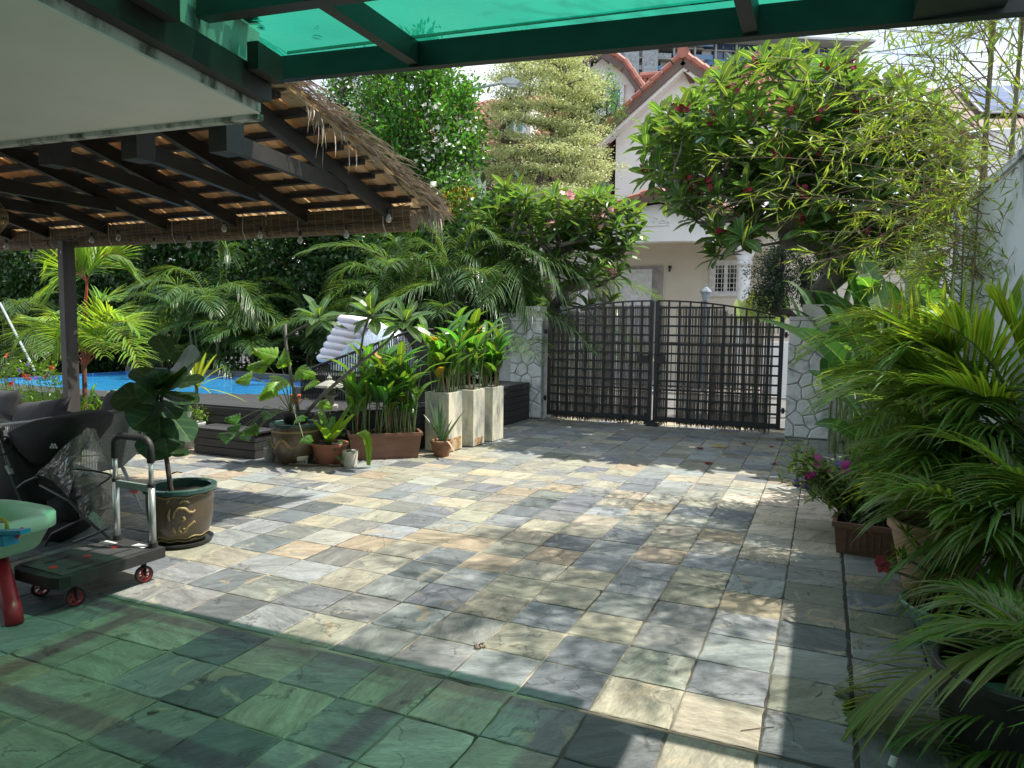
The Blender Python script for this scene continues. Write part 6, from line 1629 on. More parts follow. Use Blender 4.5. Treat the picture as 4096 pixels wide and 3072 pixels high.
# ------------------------------------------------------------------ pots and plants in front of the deck
TERRA = pm('terracotta_plastic', (0.30, 0.11, 0.065), 0.5, (0.22, 0.085, 0.055), 5, bump=0.1, bscale=30)
TERRB = pm('brown_plastic_trough', (0.21, 0.10, 0.065), 0.55, (0.15, 0.075, 0.05), 4, bump=0.15, bscale=14, stretch=(1, 1, 4))
TERRC = pm('old_clay', (0.30, 0.15, 0.08), 0.8, (0.16, 0.08, 0.05), 9, bump=0.3, bscale=30)
GLAZE = pm('brown_dragon_glaze', (0.095, 0.068, 0.038), 0.35, (0.055, 0.04, 0.025), 5, spec=0.6, coat=0.4)
GLAZEG = pm('green_glaze_rim', (0.03, 0.085, 0.075), 0.25, (0.018, 0.055, 0.05), 9, coat=0.5)
OCHRE = pm('ochre_relief', (0.30, 0.23, 0.10), 0.5, (0.20, 0.15, 0.07), 12)
CREAM = pm('cream_ceramic', (0.62, 0.60, 0.52), 0.45, (0.55, 0.52, 0.44), 9)
WPOT = pm('white_ceramic', (0.72, 0.73, 0.72), 0.35)
PCON = pm('painted_concrete', (0.62, 0.59, 0.46), 0.8, (0.22, 0.24, 0.23), 3.6, lo=0.38, hi=0.56, bump=0.25, bscale=25, stretch=(1, 1, 0.45))
def pot(name, c, rt, rb, h, m, label, rim=0.015, rimh=0.03, soil=0.03, sy=1.0, belly=0.0, rimm=None, cat='pot', group=None, rip=0.0, ripn=0, n=36):
    c = Vector(c); g = empty(name, c, label, cat, group)
    pr = []
    N = 12
    for i in range(N + 1):
        t = i / N; r_ = rb + (rt - rb) * t + belly * math.sin(PI * t ** 0.8); pr.append((r_, h * t * (1 - rimh / h)))
    MB().lathe(c, pr, n, 1, sy, rip, ripn).build('body', m, g, smooth=True)
    MB().lathe(c, [(rt - 0.012, h - rimh), (rt + rim, h - rimh), (rt + rim, h - 0.004), (rt + rim - 0.005, h), (rt - 0.008, h), (rt - 0.016, h - 0.01), (rt - 0.02, h - soil - 0.03)], n, 1, sy, cap=False).build('rim', rimm or m, g, smooth=False)
    MB().lathe(c, [(0.0001, h - soil), (rt * 0.6, h - soil + 0.006), (rt - 0.018, h - soil)], 24, 1, sy).build('soil', SOIL, g)
    return g
# dragon pot by the deck step
dp = pot('dragon_pot', (-5.12, 3.52, 0), 0.25, 0.16, 0.45, GLAZE, 'brown glazed dragon pot beside the black step box', 0.02, 0.035, 0.04, belly=0.05, rimm=GLAZEG)
m_ = MB()
for z in (0.35, 0.365, 0.10, 0.115):
    rr = 0.258 + 0.02 * math.sin(z * 6)
rr_ = random.Random(9)
def on_pot(c, az, z, rf): return Vector((c[0] + rf(z) * math.cos(az), c[1] + rf(z) * math.sin(az), c[2] + z))
rf = lambda z: (0.16 + 0.09 * min(1, z / 0.415)) + 0.05 * math.sin(PI * min(1, z / 0.415) ** 0.8) + 0.002
pts = [on_pot((-5.12, 3.52, 0), -2.5 + 2.2 * k / 26, 0.24 + 0.045 * math.sin(k * 0.62), rf) for k in range(27)]
m_.tube(pts, [0.008 + 0.007 * math.sin(PI * k / 26) for k in range(27)], 6)
for k in range(3, 24, 3):
    p = pts[k]; m_.tube([p, p + Vector((0.01, -0.008, -0.035 if k % 2 else 0.035))], [0.006, 0.002], 5)
m_.build('dragon_relief', OCHRE, dp)
MB().lathe((-5.12, 3.52, 0), [(rf(0.36), 0.355), (rf(0.365) + 0.006, 0.365), (rf(0.37), 0.375)], 36).build('band', OCHRE, dp, smooth=True)
# black nursery pot set in it
nbp = pot('nursery_pot', (-5.12, 3.52, 0.44), 0.15, 0.12, 0.13, IRON, 'black nursery pot standing inside the dragon pot', 0.006, 0.02, 0.02, n=24)
# pruned frangipani with three rosettes
r = random.Random(131)
g = empty('young_frangipani', (-5.1, 3.52, 0.4), 'pruned young frangipani with three leafy rosettes in the dragon pot', 'plant')
def rosette(parent, tip, d, L=0.30, nl=13):
    for k, M in enumerate(rosette_mats(tip, d, r, nl, L, el=(1.2, -0.35))):
        mm = Matrix(M.tolist()); o = bpy.data.objects.new('leaf', PLV[k % 5]); C.objects.link(o); o.matrix_world = mm; o.rotation_euler = mm.to_euler(); adopt(o, parent)
Yp_ = 3.52
t1 = [at(648, 905, Yp_), at(628, 810, Yp_), at(617, 740, Yp_), at(617, 700, Yp_)]
MB().tube(t1, [0.020, 0.018, 0.016, 0.012], 8).build('trunk', BARKP, g, smooth=True)
MB().tube([at(617, 727, Yp_), at(650, 708, Yp_), at(680, 695, Yp_), at(690, 680, Yp_)], [0.013, 0.012, 0.013, 0.014], 8).build('branch', BARKP, g, smooth=True)
MB().tube([at(650, 905, Yp_), at(700, 850, 3.6), at(770, 790, 3.75), at(835, 740, 3.8), at(875, 690, 3.8)], [0.022, 0.02, 0.018, 0.014, 0.014], 8).build('trunk', BARKP, g, smooth=True)
MB().tube([at(775, 785, 3.75), at(785, 720, 3.78), at(802, 670, 3.8)], [0.013, 0.012, 0.014], 8).build('branch', BARKP, g, smooth=True)
rosette(g, at(690, 680, Yp_), (0.1, -0.3, 0.9), 0.33, 14); rosette(g, at(802, 672, 3.8), (-0.1, -0.25, 0.95), 0.38, 17); rosette(g, at(876, 690, 3.8), (0.2, -0.3, 0.9), 0.35, 15)
for (px_, py_) in ((800, 650), (860, 690)): pass
# philodendron with deeply cut leaves
def cutleaf(parent, hub, d, L, m=L_PHIL):
    d = Vector(d).normalized(); u0 = (CAM - Vector(hub)).normalized() * 0.9 + Vector((0.1, 0, 0.5)); a = d.cross(u0).normalized(); u = a.cross(d); mb = MB()
    mb.blade(hub, Vector(hub) + d * L * 0.5, Vector(hub) + d * L - u * L * 0.1, L * 0.3, 5, fold=0.1, side=a)
    for k in range(6):
        t = 0.06 + 0.15 * k; p = Vector(hub) + d * L * t
        for s in (-1, 1):
            q = p + (a * s * math.cos(0.5 + 0.1 * k) + d * math.sin(0.35 + 0.12 * k)) * L * (0.50 - 0.05 * k)
            mb.blade(p, (p + q) / 2 + u * 0.01, q - u * L * 0.06, L * 0.19, 4, prof=lambda t_: 0.5 + 0.5 * math.sin(PI * min(0.95, t_ + 0.02)), fold=0.1, side=d)
    return mb.build('leaf', m, parent)
g = empty('philodendron', (-5.14, 3.50, 0.55), 'bright yellow green cut-leaf philodendron spilling from the dragon pot', 'plant')
hub0 = at(628, 890, 3.45)
for (px_, py_, Yq, L) in ((545, 815, 3.3, .2), (580, 790, 3.45, .22), (600, 770, 3.5, .24), (625, 765, 3.5, .22), (640, 800, 3.4, .22), (610, 815, 3.3, .24), (665, 830, 3.4, .2), (596, 835, 3.35, .2), (520, 905, 3.25, .17), (548, 935, 3.2, .2), (505, 945, 3.2, .2),
                          (560, 925, 3.2, .16), (585, 905, 3.25, .15), (690, 870, 3.4, .16), (640, 905, 3.2, .16), (655, 945, 3.2, .15), (520, 925, 3.3, .14)):
    e = at(px_, py_, Yq); mid = (hub0 + e) / 2 + Vector((0, 0, 0.10))
    MB().tube([hub0, mid, e], [0.006, 0.005, 0.004], 5).build('stalk', STEMG, g)
    dd = Vector((e.x - hub0.x, r.uniform(-0.15, 0.05), r.uniform(-0.12, 0.10)))
    cutleaf(g, e, dd, L * 1.1, L_PHIL if py_ < 880 else L_GING)
# small orange pot on the deck
op = pot('orange_pot', at(638, 872, 3.95), 0.06, 0.045, 0.11, pm('orange_plastic', (0.45, 0.10, 0.04), 0.5), 'small orange pot on the deck edge behind the philodendron', 0.006, 0.02, 0.02, n=20)
op.location.z = op.location.z
# birds nest fern in the terracotta pot
pot('terracotta_pot', (-4.74, 3.62, 0), 0.185, 0.125, 0.24, TERRA, 'round terracotta coloured pot left of the long brown trough', 0.018, 0.03, 0.02, belly=0.01)
g = empty('nest_fern', (-4.74, 3.62, 0.22), "bird's nest fern with wavy lime leaves in the terracotta pot", 'plant')
b = Vector((-4.74, 3.62, 0.22))
for (px_, py_, Yq, w_) in ((672, 905, 3.4, .085), (690, 890, 3.75, .07), (720, 900, 3.8, .07), (740, 905, 3.55, .085), (765, 895, 3.5, .08), (700, 925, 3.3, .08), (735, 930, 3.3, .07), (690, 870, 3.9, .06), (760, 870, 3.9, .07)):
    e = at(px_, py_, Yq); mb = MB().blade(b, b.lerp(e, 0.5) + Vector((0, 0, 0.02)), e, w_ * 1.15, 10, prof=lambda t: (0.35 + 0.65 * math.sin(PI * min(0.93, t * 0.9 + 0.04))) * (1 + 0.10 * math.sin(t * 31)), fold=0.35); mb.build('leaf', L_FERN, g)
for k in range(5):
    q = at(805, 968 + 2 * k, 3.6)
mb = MB(); P0, P1, P2 = at(772, 935, 3.72), at(800, 925, 3.62), at(795, 1005, 3.62)
mb.blade(P0, P1, P2, 0.115, 12, prof=lambda t: (0.3 + 0.7 * math.sin(PI * min(0.93, t * 0.9 + 0.04))) * (1 + 0.12 * math.sin(t * 34)), fold=0.2, side=(0.9, -0.1, 0.3)); mb.build('leaf', L_FERN, g)
g2 = empty('maidenhair', (-4.72, 3.66, 0.25), 'small leaved creeping plant in the middle of the terracotta pot', 'plant')
leafy('leaves', g2, [(-4.74 + r.uniform(-.1, .12), 3.68 + r.uniform(-.08, .08), 0.30 + r.uniform(0, .22)) for k in range(16)], 16, 0.06, 0.032, L_GING, r)
# small pots
pot('ribbed_pot', (-5.42, 3.45, 0), 0.068, 0.058, 0.155, pm('grey_ribbed_ceramic', (0.42, 0.43, 0.42), 0.5), 'small ribbed grey pot left of the dragon pot', 0.0, 0.012, 0.02, rip=0.035, ripn=24, n=96)
pot('patterned_pot', (-4.98, 3.44, 0), 0.075, 0.062, 0.105, CREAM, 'tiny cream pot with scalloped pattern in front of the dragon pot', 0.006, 0.02, 0.02)
pg = bpy.context.scene.objects['patterned_pot']
m_ = MB()
for k in range(7):
    a = -2.6 + k * 0.36
    for j in range(5):
        t = -0.9 + j * 0.45; p = Vector((-4.98 + 0.0735 * math.cos(a), 3.44 + 0.0735 * math.sin(a), 0.03)); e = Vector((-4.98 + 0.0755 * math.cos(a + t * 0.17), 3.44 + 0.0755 * math.sin(a + t * 0.17), 0.03 + 0.035 * math.cos(t)))
        m_.tube([p, e], 0.0018, 4)
m_.build('scallop_print', pm('brown_print', (0.15, 0.08, 0.05), 0.6), pg)['kind'] = 'stuff'
pot('ivory_pot', (-4.47, 3.62, 0), 0.085, 0.07, 0.17, CREAM, 'ivory cylinder pot with a trailing vine beside the trough', 0.0, 0.012, 0.02)
for (c_, lab, n_, L) in (((-5.42, 3.45, 0.14), 'thin dry sprig in the ribbed grey pot', 5, 0.05), ((-4.98, 3.44, 0.09), 'few brown leaves in the tiny cream pot', 4, 0.04), ((-4.47, 3.62, 0.16), 'trailing vine with heart leaves in the ivory pot', 12, 0.07)):
    g = empty('sprig', c_, lab, 'plant'); b = Vector(c_)
    for k in range(n_):
        e = b + Vector((r.uniform(-.11, .09), r.uniform(-.12, .02), r.uniform(-0.10 if n_ > 10 else 0.03, .12)))
        MB().tube([b, (b + e) / 2 + Vector((0, 0, .05)), e], 0.002, 4).build('stem', STEMG, g)
        MB().blade(e, e + Vector((r.uniform(-.02, .02), -.02, 0.01)), e + Vector((r.uniform(-.05, .05), -.03, -.02)), L * 0.7, 4).build('leaf', L_GING, g)
# driftwood branches on the paving
DRIFT = pm('dead_branch', (0.22, 0.17, 0.12), 0.9, (0.12, 0.09, 0.07), 14, bump=0.5, bscale=50)
for i, (pts_, lab) in enumerate(((((578, 985), (600, 993), (640, 1000), (700, 999)), 'dead branch lying in front of the dragon pot'), (((618, 994), (660, 990), (720, 1001), (752, 999)), 'second dead branch lying under the terracotta pot'))):
    o = MB().tube([gz(x, y + 5, 0.014) for x, y in pts_], [0.014, 0.016, 0.014, 0.010], 7).build('dead_branch', DRIFT, smooth=True); tag(o, lab, 'branch')

# ------------------------------------------------------------------ long trough with gingers
def trough(name, x0, x1, y0, y1, h, m, label, taper=0.05, rot=0.0, ribs=0):
    c = Vector(((x0 + x1) / 2, (y0 + y1) / 2, 0)); g = empty(name, c, label, 'planter'); a, b = (x1 - x0) / 2, (y1 - y0) / 2
    Rm = Matrix.Rotation(rot, 3, 'Z'); P = lambda x, y, z: c + Rm @ Vector((x, y, z))
    m_ = MB(); m_.add([P(-a + taper, -b + taper, 0), P(a - taper, -b + taper, 0), P(a - taper, b - taper, 0), P(-a + taper, b - taper, 0), P(-a + .015, -b + .015, h - .03), P(a - .015, -b + .015, h - .03), P(a - .015, b - .015, h - .03), P(-a + .015, b - .015, h - .03)],
           [(3, 2, 1, 0), (0, 1, 5, 4), (1, 2, 6, 5), (2, 3, 7, 6), (3, 0, 4, 7)]); m_.build('body', m, g)
    m_ = MB()
    for (xa, ya, xb, yb) in ((-a, -b, a, -b + .028), (-a, b - .028, a, b), (-a, -b + .028, -a + .028, b - .028), (a - .028, -b + .028, a, b - .028)):
        q = [P(xa, ya, 0), P(xb, ya, 0), P(xb, yb, 0), P(xa, yb, 0)]; m_.prism([(v.x, v.y) for v in q], h - 0.035, h)
    m_.build('rim', m, g)
    q = [P(-a + .028, -b + .028, 0), P(a - .028, -b + .028, 0), P(a - .028, b - .028, 0), P(-a + .028, b - .028, 0)]
    MB().prism([(v.x, v.y) for v in q], h - 0.06, h - 0.04).build('soil', SOIL, g)
    for k in range(ribs):
        t = -0.6 + 1.2 * k / (ribs - 1); MB().bar(P(a * t, -b + taper - 0.006 , h * 0.15), P(a * t, -b + 0.018, h * 0.78), 0.014, 0.012).build('rib', m, g)
    return g
trough('plant_trough', -4.87, -4.03, 4.06, 4.42, 0.30, TERRB, 'long brown plastic trough full of gingers in front of the white boxes', 0.05, rot=math.radians(40))
r = random.Random(141)
def ginger(name, c, label, n, h, w, sx, sy, seed, m=L_GING, rot=0.0, group=None, lean=0.25):
    r = random.Random(seed); c = Vector(c); g = empty(name, c, label, 'plant', group); Rm = Matrix.Rotation(rot, 3, 'Z')
    for i in range(n):
        b = c + Rm @ Vector((r.uniform(-sx, sx), r.uniform(-sy, sy), 0)); H = h * r.uniform(0.45, 1.0)
        a = r.uniform(0, 2 * PI); d = Vector((math.cos(a), math.sin(a), 0))
        top = b + d * lean * 0.25 * H + Vector((0, 0, H * 0.62))
        MB().tube([b, (b + top) / 2, top], [0.008, 0.007, 0.004], 5).build('stem', STEMG if i % 6 else BCULR, g)
        for k in range(r.choice((2, 3, 3, 4))):
            t = r.uniform(0.35, 1.0); p = b.lerp(top, t); aa = a + r.uniform(-1.5, 1.5) + k * PI; dd = Vector((math.cos(aa), math.sin(aa), 0)); L = H * r.uniform(0.30, 0.46); el = r.uniform(0.85, 1.45)
            P1 = p + dd * L * 0.35 * math.cos(el) + Vector((0, 0, L * 0.6 * math.sin(el))); P2 = p + dd * L * (0.5 + 0.5 * math.cos(el)) + Vector((0, 0, L * (math.sin(el) - r.uniform(0.1, 0.35))))
            mat_ = L_YELL if r.random() < 0.02 else m
            MB().blade(p, P1, P2, w * r.uniform(0.75, 1.2), 7, prof=lambda t_: max(0.05, math.sin(PI * min(1, t_ ** 0.9 * 0.95 + 0.04)) ** 0.8), fold=0.28).build('leaf', mat_, g)
    return g
ginger('ginger_plants', (-4.45, 4.24, 0.25), 'crowded upright gingers growing in the long brown trough', 46, 1.5, 0.088, 0.36, 0.11, 142, rot=math.radians(40))
# sansevieria
pot('clay_pot', (-3.90, 4.60, 0), 0.125, 0.085, 0.19, TERRC, 'small carved clay pot in front of the first white box', 0.01, 0.03, 0.02)
g = empty('snake_plant', (-3.90, 4.60, 0.17), 'snake plant with stiff pointed leaves in the carved clay pot', 'plant'); b = Vector((-3.90, 4.60, 0.16))
for (px_, py_, Yq) in ((923, 850, 4.6), (938, 880, 4.65), (945, 862, 4.55), (955, 870, 4.6), (1005, 885, 4.45), (965, 900, 4.5), (930, 905, 4.4), (978, 905, 4.7), (915, 895, 4.6), (950, 900, 4.75)):
    e = at(px_, py_, Yq); o = b + Vector((r.uniform(-.04, .04), r.uniform(-.04, .04), 0)); MB().blade(o, o.lerp(e, 0.5) + Vector((0, 0, .03)), e, 0.045, 7, prof=lambda t: max(0.04, 1 - t ** 2.5), fold=0.4).build('leaf', L_SANS, g)
MB().blade(b + Vector((.06, -.05, .03)), b + Vector((.14, -.06, .06)), at(985, 985, 4.45), 0.03, 5).build('dry_leaf', leafmat('dry_leaf', (0.45, 0.36, 0.26), 0.2, 0.8, (1.1, 1, 1)), g)
# three tall white boxes
for i, (x0, x1, y0, y1, lab) in enumerate(((-4.24, -3.915, 4.80, 5.14, 'stained white concrete planter box nearest the clay pot'), (-4.16, -3.84, 5.30, 5.62, 'middle one of the three tall white concrete planter boxes'), (-4.14, -3.80, 5.78, 6.12, 'cracked white concrete planter box nearest the gate'))):
    g = empty('planter_box', ((x0 + x1) / 2, (y0 + y1) / 2, 0), lab, 'planter', 'tall white planter boxes along the deck'); h = 0.72
    m_ = MB(); t_ = 0.03
    m_.box((x0, y0, 0.012), (x1, y0 + t_, h)); m_.box((x0, y1 - t_, 0.012), (x1, y1, h)); m_.box((x0, y0 + t_, 0.012), (x0 + t_, y1 - t_, h)); m_.box((x1 - t_, y0 + t_, 0.012), (x1, y1 - t_, h))
    m_.build('shell', PCON, g)
    MB().box((x0 + t_, y0 + t_, h - 0.10), (x1 - t_, y1 - t_, h - 0.05)).build('soil', SOIL, g)
    MB().box((x0 + .02, y0 + .02, 0), (x1 - .02, y1 - .02, 0.011)).build('foot', IRON, g)
    if i < 2: MB().box((x1 + 0.0005, y0 + 0.05, 0.02), (x1 + 0.004, y1 - 0.03, 0.17 - 0.06 * i)).build('rust_stain', pm('rust_stain', (0.30, 0.17, 0.07), 0.9, (0.5, 0.42, 0.28), 10, lo=0.4, hi=0.6), g)
    if i == 2:
        MB().tube([(x1 + 0.001, y0 + 0.17, 0.5), (x1 + 0.001, y0 + 0.14, 0.42), (x1 + 0.001, y0 + 0.17, 0.35), (x1 + 0.001, y0 + 0.16, 0.24)], 0.003, 4).build('crack', IRON, g)
    ginger('ginger_plants', ((x0 + x1) / 2, (y0 + y1) / 2, h - 0.06), ('heliconia leaves in the stained box nearest the clay pot', 'heliconia leaves in the middle white box', 'heliconia leaves in the white box nearest the gate')[i], 20, 1.42 - 0.06 * i, 0.10, 0.12, 0.12, 150 + i, group='heliconias in the white planter boxes', lean=0.3)
# stone lantern on the deck
STL = pm('stone_lantern', (0.36, 0.36, 0.32), 0.9, (0.2, 0.21, 0.18), 12, bump=0.6, bscale=40)
lc = gz(712, 893, 0.52); lc = Vector((at(712, 880, 4.3).x, 4.3, ZD))
g = empty('stone_lantern', lc, 'small grey stone lantern on the deck behind the trough', 'lantern')
MB().lathe(lc, [(0.11, 0), (0.11, 0.03), (0.06, 0.05), (0.055, 0.12), (0.10, 0.14), (0.10, 0.16)], 6).build('base', STL, g)
MB().lathe(lc, [(0.075, 0.161), (0.075, 0.25)], 6).build('light_box', STL, g)
MB().lathe(lc, [(0.18, 0.25), (0.17, 0.275), (0.06, 0.32), (0.03, 0.335), (0.035, 0.36), (0.0, 0.40)], 6).build('cap', STL, g)

# ------------------------------------------------------------------ rope lounger and inflatable on the deck
ROPE = pm('charcoal_rope', (0.03, 0.03, 0.033), 0.8, bump=0.3, bscale=120)
g = empty('rope_lounger', (-5.3, 5.3, ZD), 'charcoal rope-backed lounger on the deck behind the plants', 'lounger')
tp_ = [at(650, 805, 5.0), at(700, 785, 5.05), at(780, 755, 5.1), at(850, 728, 5.2), at(895, 712, 5.3), at(935, 712, 5.5)]
bt_ = [at(652, 865, 5.0), at(700, 868, 5.05), at(780, 872, 5.1), at(850, 874, 5.2), at(895, 874, 5.3), at(935, 872, 5.5)]
MB().tube(tp_, 0.018, 8).build('top_rail', ROPE, g); MB().tube(bt_, 0.016, 8).build('bottom_rail', ROPE, g)
def plerp(P, t):
    k = min(len(P) - 2, int(t * (len(P) - 1))); return P[k].lerp(P[k+1], t * (len(P) - 1) - k)
N = 74
for k in range(N):
    t = k / (N - 1); MB().tube([plerp(bt_, t), plerp(tp_, t)], 0.0085, 5, cap=False).build('rope', ROPE, g)
for p in (bt_[0], bt_[3], bt_[5]): MB().tube([p, Vector((p.x, p.y, ZD))], 0.016, 7).build('leg', ROPE, g)
MB().prism([(bt_[0].x, 5.02), (bt_[4].x, 5.3), (bt_[4].x - 0.2, 6.1), (bt_[0].x - 0.2, 5.8)], 0.74, 0.84).build('seat', pm('charcoal_cushion', (0.04, 0.04, 0.045), 0.9, bump=0.2, bscale=80), g)
INF = pm('white_vinyl', (0.74, 0.72, 0.78), 0.25, (0.70, 0.66, 0.74), 6, spec=0.6)
GLIT = pm('glitter_vinyl', (0.62, 0.66, 0.72), 0.15, (0.25, 0.36, 0.48), 90, lo=0.45, hi=0.55, spec=0.9, metal=0.2)
g = empty('inflatable_float', (-5.6, 5.9, 0.9), 'white and glittery inflatable float propped behind the rope lounger', 'inflatable')
Yi = 5.75
for k in range(7):
    x0, y0 = 700 + k * 7.5, 778 - k * 14; x1, y1 = x0 + 52, y0 + 4
    MB().tube([at(x0 - 14, y0 - 6, Yi), at(x0 - 8, y0 - 5, Yi), at(x0 + 20, y0 - 1, Yi - 0.02), at(x1, y1, Yi)], [0.03, 0.062, 0.072, 0.072], 16).build('air_rib', INF, g, smooth=True)
dm = MB(); cN = at(800, 790, 6.0)
rx_, rz2 = (at(893, 700, 6.0).x - at(718, 700, 6.0).x) / 2, at(800, 690, 6.0).z - at(800, 800, 6.0).z
cd = Vector((at(806, 700, 6.0).x, 6.0, at(800, 800, 6.0).z)); vs_ = []; fs_ = []
for i in range(13):
    for j in range(25):
        th = PI / 2 * i / 12; ph = 2 * PI * j / 24
        vs_.append(cd + Vector((rx_ * math.cos(ph) * math.sin(th), 0.4 * math.sin(ph) * math.sin(th), rz2 * math.cos(th))))
for i in range(12):
    for j in range(24): fs_.append((i*25+j, i*25+j+1, (i+1)*25+j+1, (i+1)*25+j))
dm.add(vs_, fs_).build('glitter_dome', GLIT, g, smooth=True)

# dracaena in white pot
c_ = gz(420, 968, 0); c_ = Vector((c_.x, c_.y, 0))
pot('white_pot', c_, 0.135, 0.09, 0.32, WPOT, 'white ceramic pot at the left end of the black step', 0.0, 0.015, 0.03)
g = empty('dracaena', c_ + Vector((0, 0, .3)), 'yellow striped dracaena on a slim trunk in the white pot', 'plant')
top = at(425, 838, c_.y); MB().tube([c_ + Vector((0, 0, .28)), (c_ + top) / 2 + Vector((.01, 0, .15)), top], [0.022, 0.02, 0.02], 8).build('trunk', CANE, g)
for (px_, py_, w_) in ((385, 770, .06), (405, 760, .07), (425, 755, .07), (445, 762, .06), (468, 765, .05), (490, 790, .05), (372, 800, .05), (532, 868, .04), (375, 850, .05), (395, 785, .07), (440, 775, .07), (500, 812, .04), (360, 775, .045), (455, 850, .04)):
    e = at(px_, py_, c_.y + r.uniform(-.25, .2)); MB().blade(top, top.lerp(e, 0.5) + Vector((0, 0, .07)), e, w_, 8, prof=lambda t: max(0.05, math.sin(PI * min(1, t * 0.85 + 0.12)) ** 0.8), fold=0.3).build('leaf', L_DRAC, g)
leafy('small_leaves', empty('creeper', c_ + Vector((0, 0, .33)), 'small leafy weeds at the foot of the striped dracaena', 'plant'), [c_ + Vector((r.uniform(-.1, .14), r.uniform(-.1, .1), .38 + r.uniform(-.03, .1))) for k in range(14)], 14, 0.07, 0.04, L_PHIL, r)
pot('clay_bowl', gz(338, 975, 0), 0.20, 0.16, 0.17, TERRC, 'brown bowl pot half hidden behind the fiddle leaf fig', 0.01, 0.03)
pot('glazed_jar', gz(366, 962, 0), 0.10, 0.09, 0.22, pm('blue_white_jar', (0.6, 0.62, 0.66), 0.3, (0.1, 0.12, 0.2), 12, lo=0.42, hi=0.5), 'mottled blue and white jar behind the fig leaves', 0.0, 0.02)

# ------------------------------------------------------------------ fiddle leaf fig in dragon pot
fc = Vector((-3.88, 0.90, 0.02))
fp = pot('dragon_pot', fc, 0.215, 0.15, 0.385, GLAZE, 'large brown dragon pot with ochre swirls holding the fiddle leaf fig', 0.022, 0.03, 0.06, belly=0.028, rimm=GLAZEG, n=48)
rf = lambda z: 0.15 + 0.065 * min(1, z / 0.355) + 0.028 * math.sin(PI * min(1, z / 0.365) ** 0.8) + 0.001
def swirl(pts, w):
    P = [on_pot(fc, a, z, rf) for a, z in pts]; Q = []
    for i in range(len(P) - 1):
        for t in (0, .5): Q.append(P[i].lerp(P[i+1], t))
    Q.append(P[-1]); n_ = len(Q)
    MB().tube(Q, [w * (0.25 + 0.75 * math.sin(PI * (0.08 + 0.84 * k / (n_ - 1)))) for k in range(n_)], 6).build('swirl', OCHRE, fp, smooth=True)
A0_ = math.atan2(CAM.y - fc.y, CAM.x - fc.x)
sw = lambda L: [(A0_ + a, z) for a, z in L]
swirl(sw([(-.05, .30), (.05, .318), (.17, .312), (.25, .295)]), 0.011)
swirl(sw([(-.42, .30), (-.30, .33)])  , 0.006); swirl(sw([(-.22, .20), (-.18, .245), (-.05, .27), (.12, .262), (.22, .235), (.36, .23), (.42, .245)]), 0.012)
swirl(sw([(-.30, .27), (-.36, .22), (-.33, .18)]), 0.010); swirl(sw([(-.25, .14), (-.22, .11), (-.17, .09)]), 0.012)
swirl(sw([(-.02, .155), (-.08, .12), (.02, .095), (.12, .10), (.20, .13), (.32, .15), (.40, .165), (.44, .15)]), 0.010)
swirl(sw([(.02, .20), (.08, .205), (.10, .19), (.04, .18), (.0, .19)]), 0.011)
swirl(sw([(.05, .125), (.14, .118)]), 0.008)
for z_, am in ((0.055, .006), (0.030, .007), (0.34, .006)):
    swirl([(A0_ - 1.5 + 3.0 * k / 24, z_ + am * math.sin(k * 1.3)) for k in range(25)], 0.006)
sc_ = empty('saucer', (fc.x, fc.y, 0), 'black saucer under the large dragon pot', 'saucer'); MB().lathe((fc.x, fc.y, 0.002), [(0.16, 0), (0.195, 0.002), (0.21, 0.03), (0.20, 0.032), (0.188, 0.012), (0.0001, 0.012)], 40).build('dish', IRON, sc_)
g = empty('fiddle_leaf_fig', fc + Vector((0, 0, .32)), 'fiddle leaf fig with big dark leathery leaves in the swirl pot', 'plant')
q4 = lambda x, y, Y: at(x * 0.63291 / 1.85172, (900 + y * 0.63291) / 1.85172, Y)
st_ = [q4(1100, 1790, .76), q4(1075, 1640, .76), q4(1050, 1460, .74), q4(1035, 1300, .76), q4(1020, 1100, .74), q4(1040, 1000, .76), q4(1085, 850, .78)]
MB().tube(st_, [0.019, 0.017, 0.015, 0.013, 0.012, 0.010, 0.008], 9).build('trunk', BARKD, g, smooth=True)
MB().tube([q4(1088, 1570, .76), q4(1120, 1560, .72), q4(1150, 1565, .7)], [0.006, 0.004, 0.003], 5).build('twig', BARKD, g)
fprof = lambda t: max(0.05, (math.sin(PI * min(1, t ** 1.15 * 0.94 + 0.04)) ** 0.62) * (0.82 + 0.18 * math.cos((t - 0.78) * 7)))
fl_ = [ # base, tip (crop coords), depth at tip, width px
    (1015, 1040, 1235, 850, .60, 190), (1085, 850, 1000, 715, .85, 100), (1010, 1080, 735, 1095, .62, 140), (1000, 1110, 868, 1010, .55, 135), (1025, 1030, 990, 925, .70, 110),
    (1030, 1010, 1262, 985, .66, 80), (1030, 1060, 1228, 1118, .60, 90), (1005, 1150, 850, 1270, .52, 150), (1010, 1110, 1110, 1215, .58, 90), (1040, 1150, 1190, 1345, .62, 120),
    (1030, 1270, 960, 1465, .60, 150), (1045, 1290, 1120, 1430, .80, 90), (1050, 1430, 1178, 1450, .66, 55), (1020, 1060, 880, 920, .90, 120), (1060, 1200, 1195, 1180, .82, 90),
    (1090, 870, 1250, 830, .9, 60), (1000, 1150, 1010, 1300, .55, 110), (1015, 1010, 1120, 930, .58, 120), (1035, 1320, 1060, 1430, .58, 100)]
for bx, by, tx, ty, Yq, wp in fl_:
    b_ = q4(bx, by, .75); e_ = q4(tx + (tx - bx) * 0.12, ty + (ty - by) * 0.12, Yq); up_ = (CAM - e_).normalized()
    side = (e_ - b_).cross(up_ * 0.8 + Vector((0.1, 0, 0.5)))
    MB().blade(b_, b_.lerp(e_, 0.5) + up_ * 0.05, e_ , wp / 1539 * 0.342 * 5.4 * 1.5, 10, prof=fprof, fold=0.14, side=side).build('leaf', L_FIG, g)

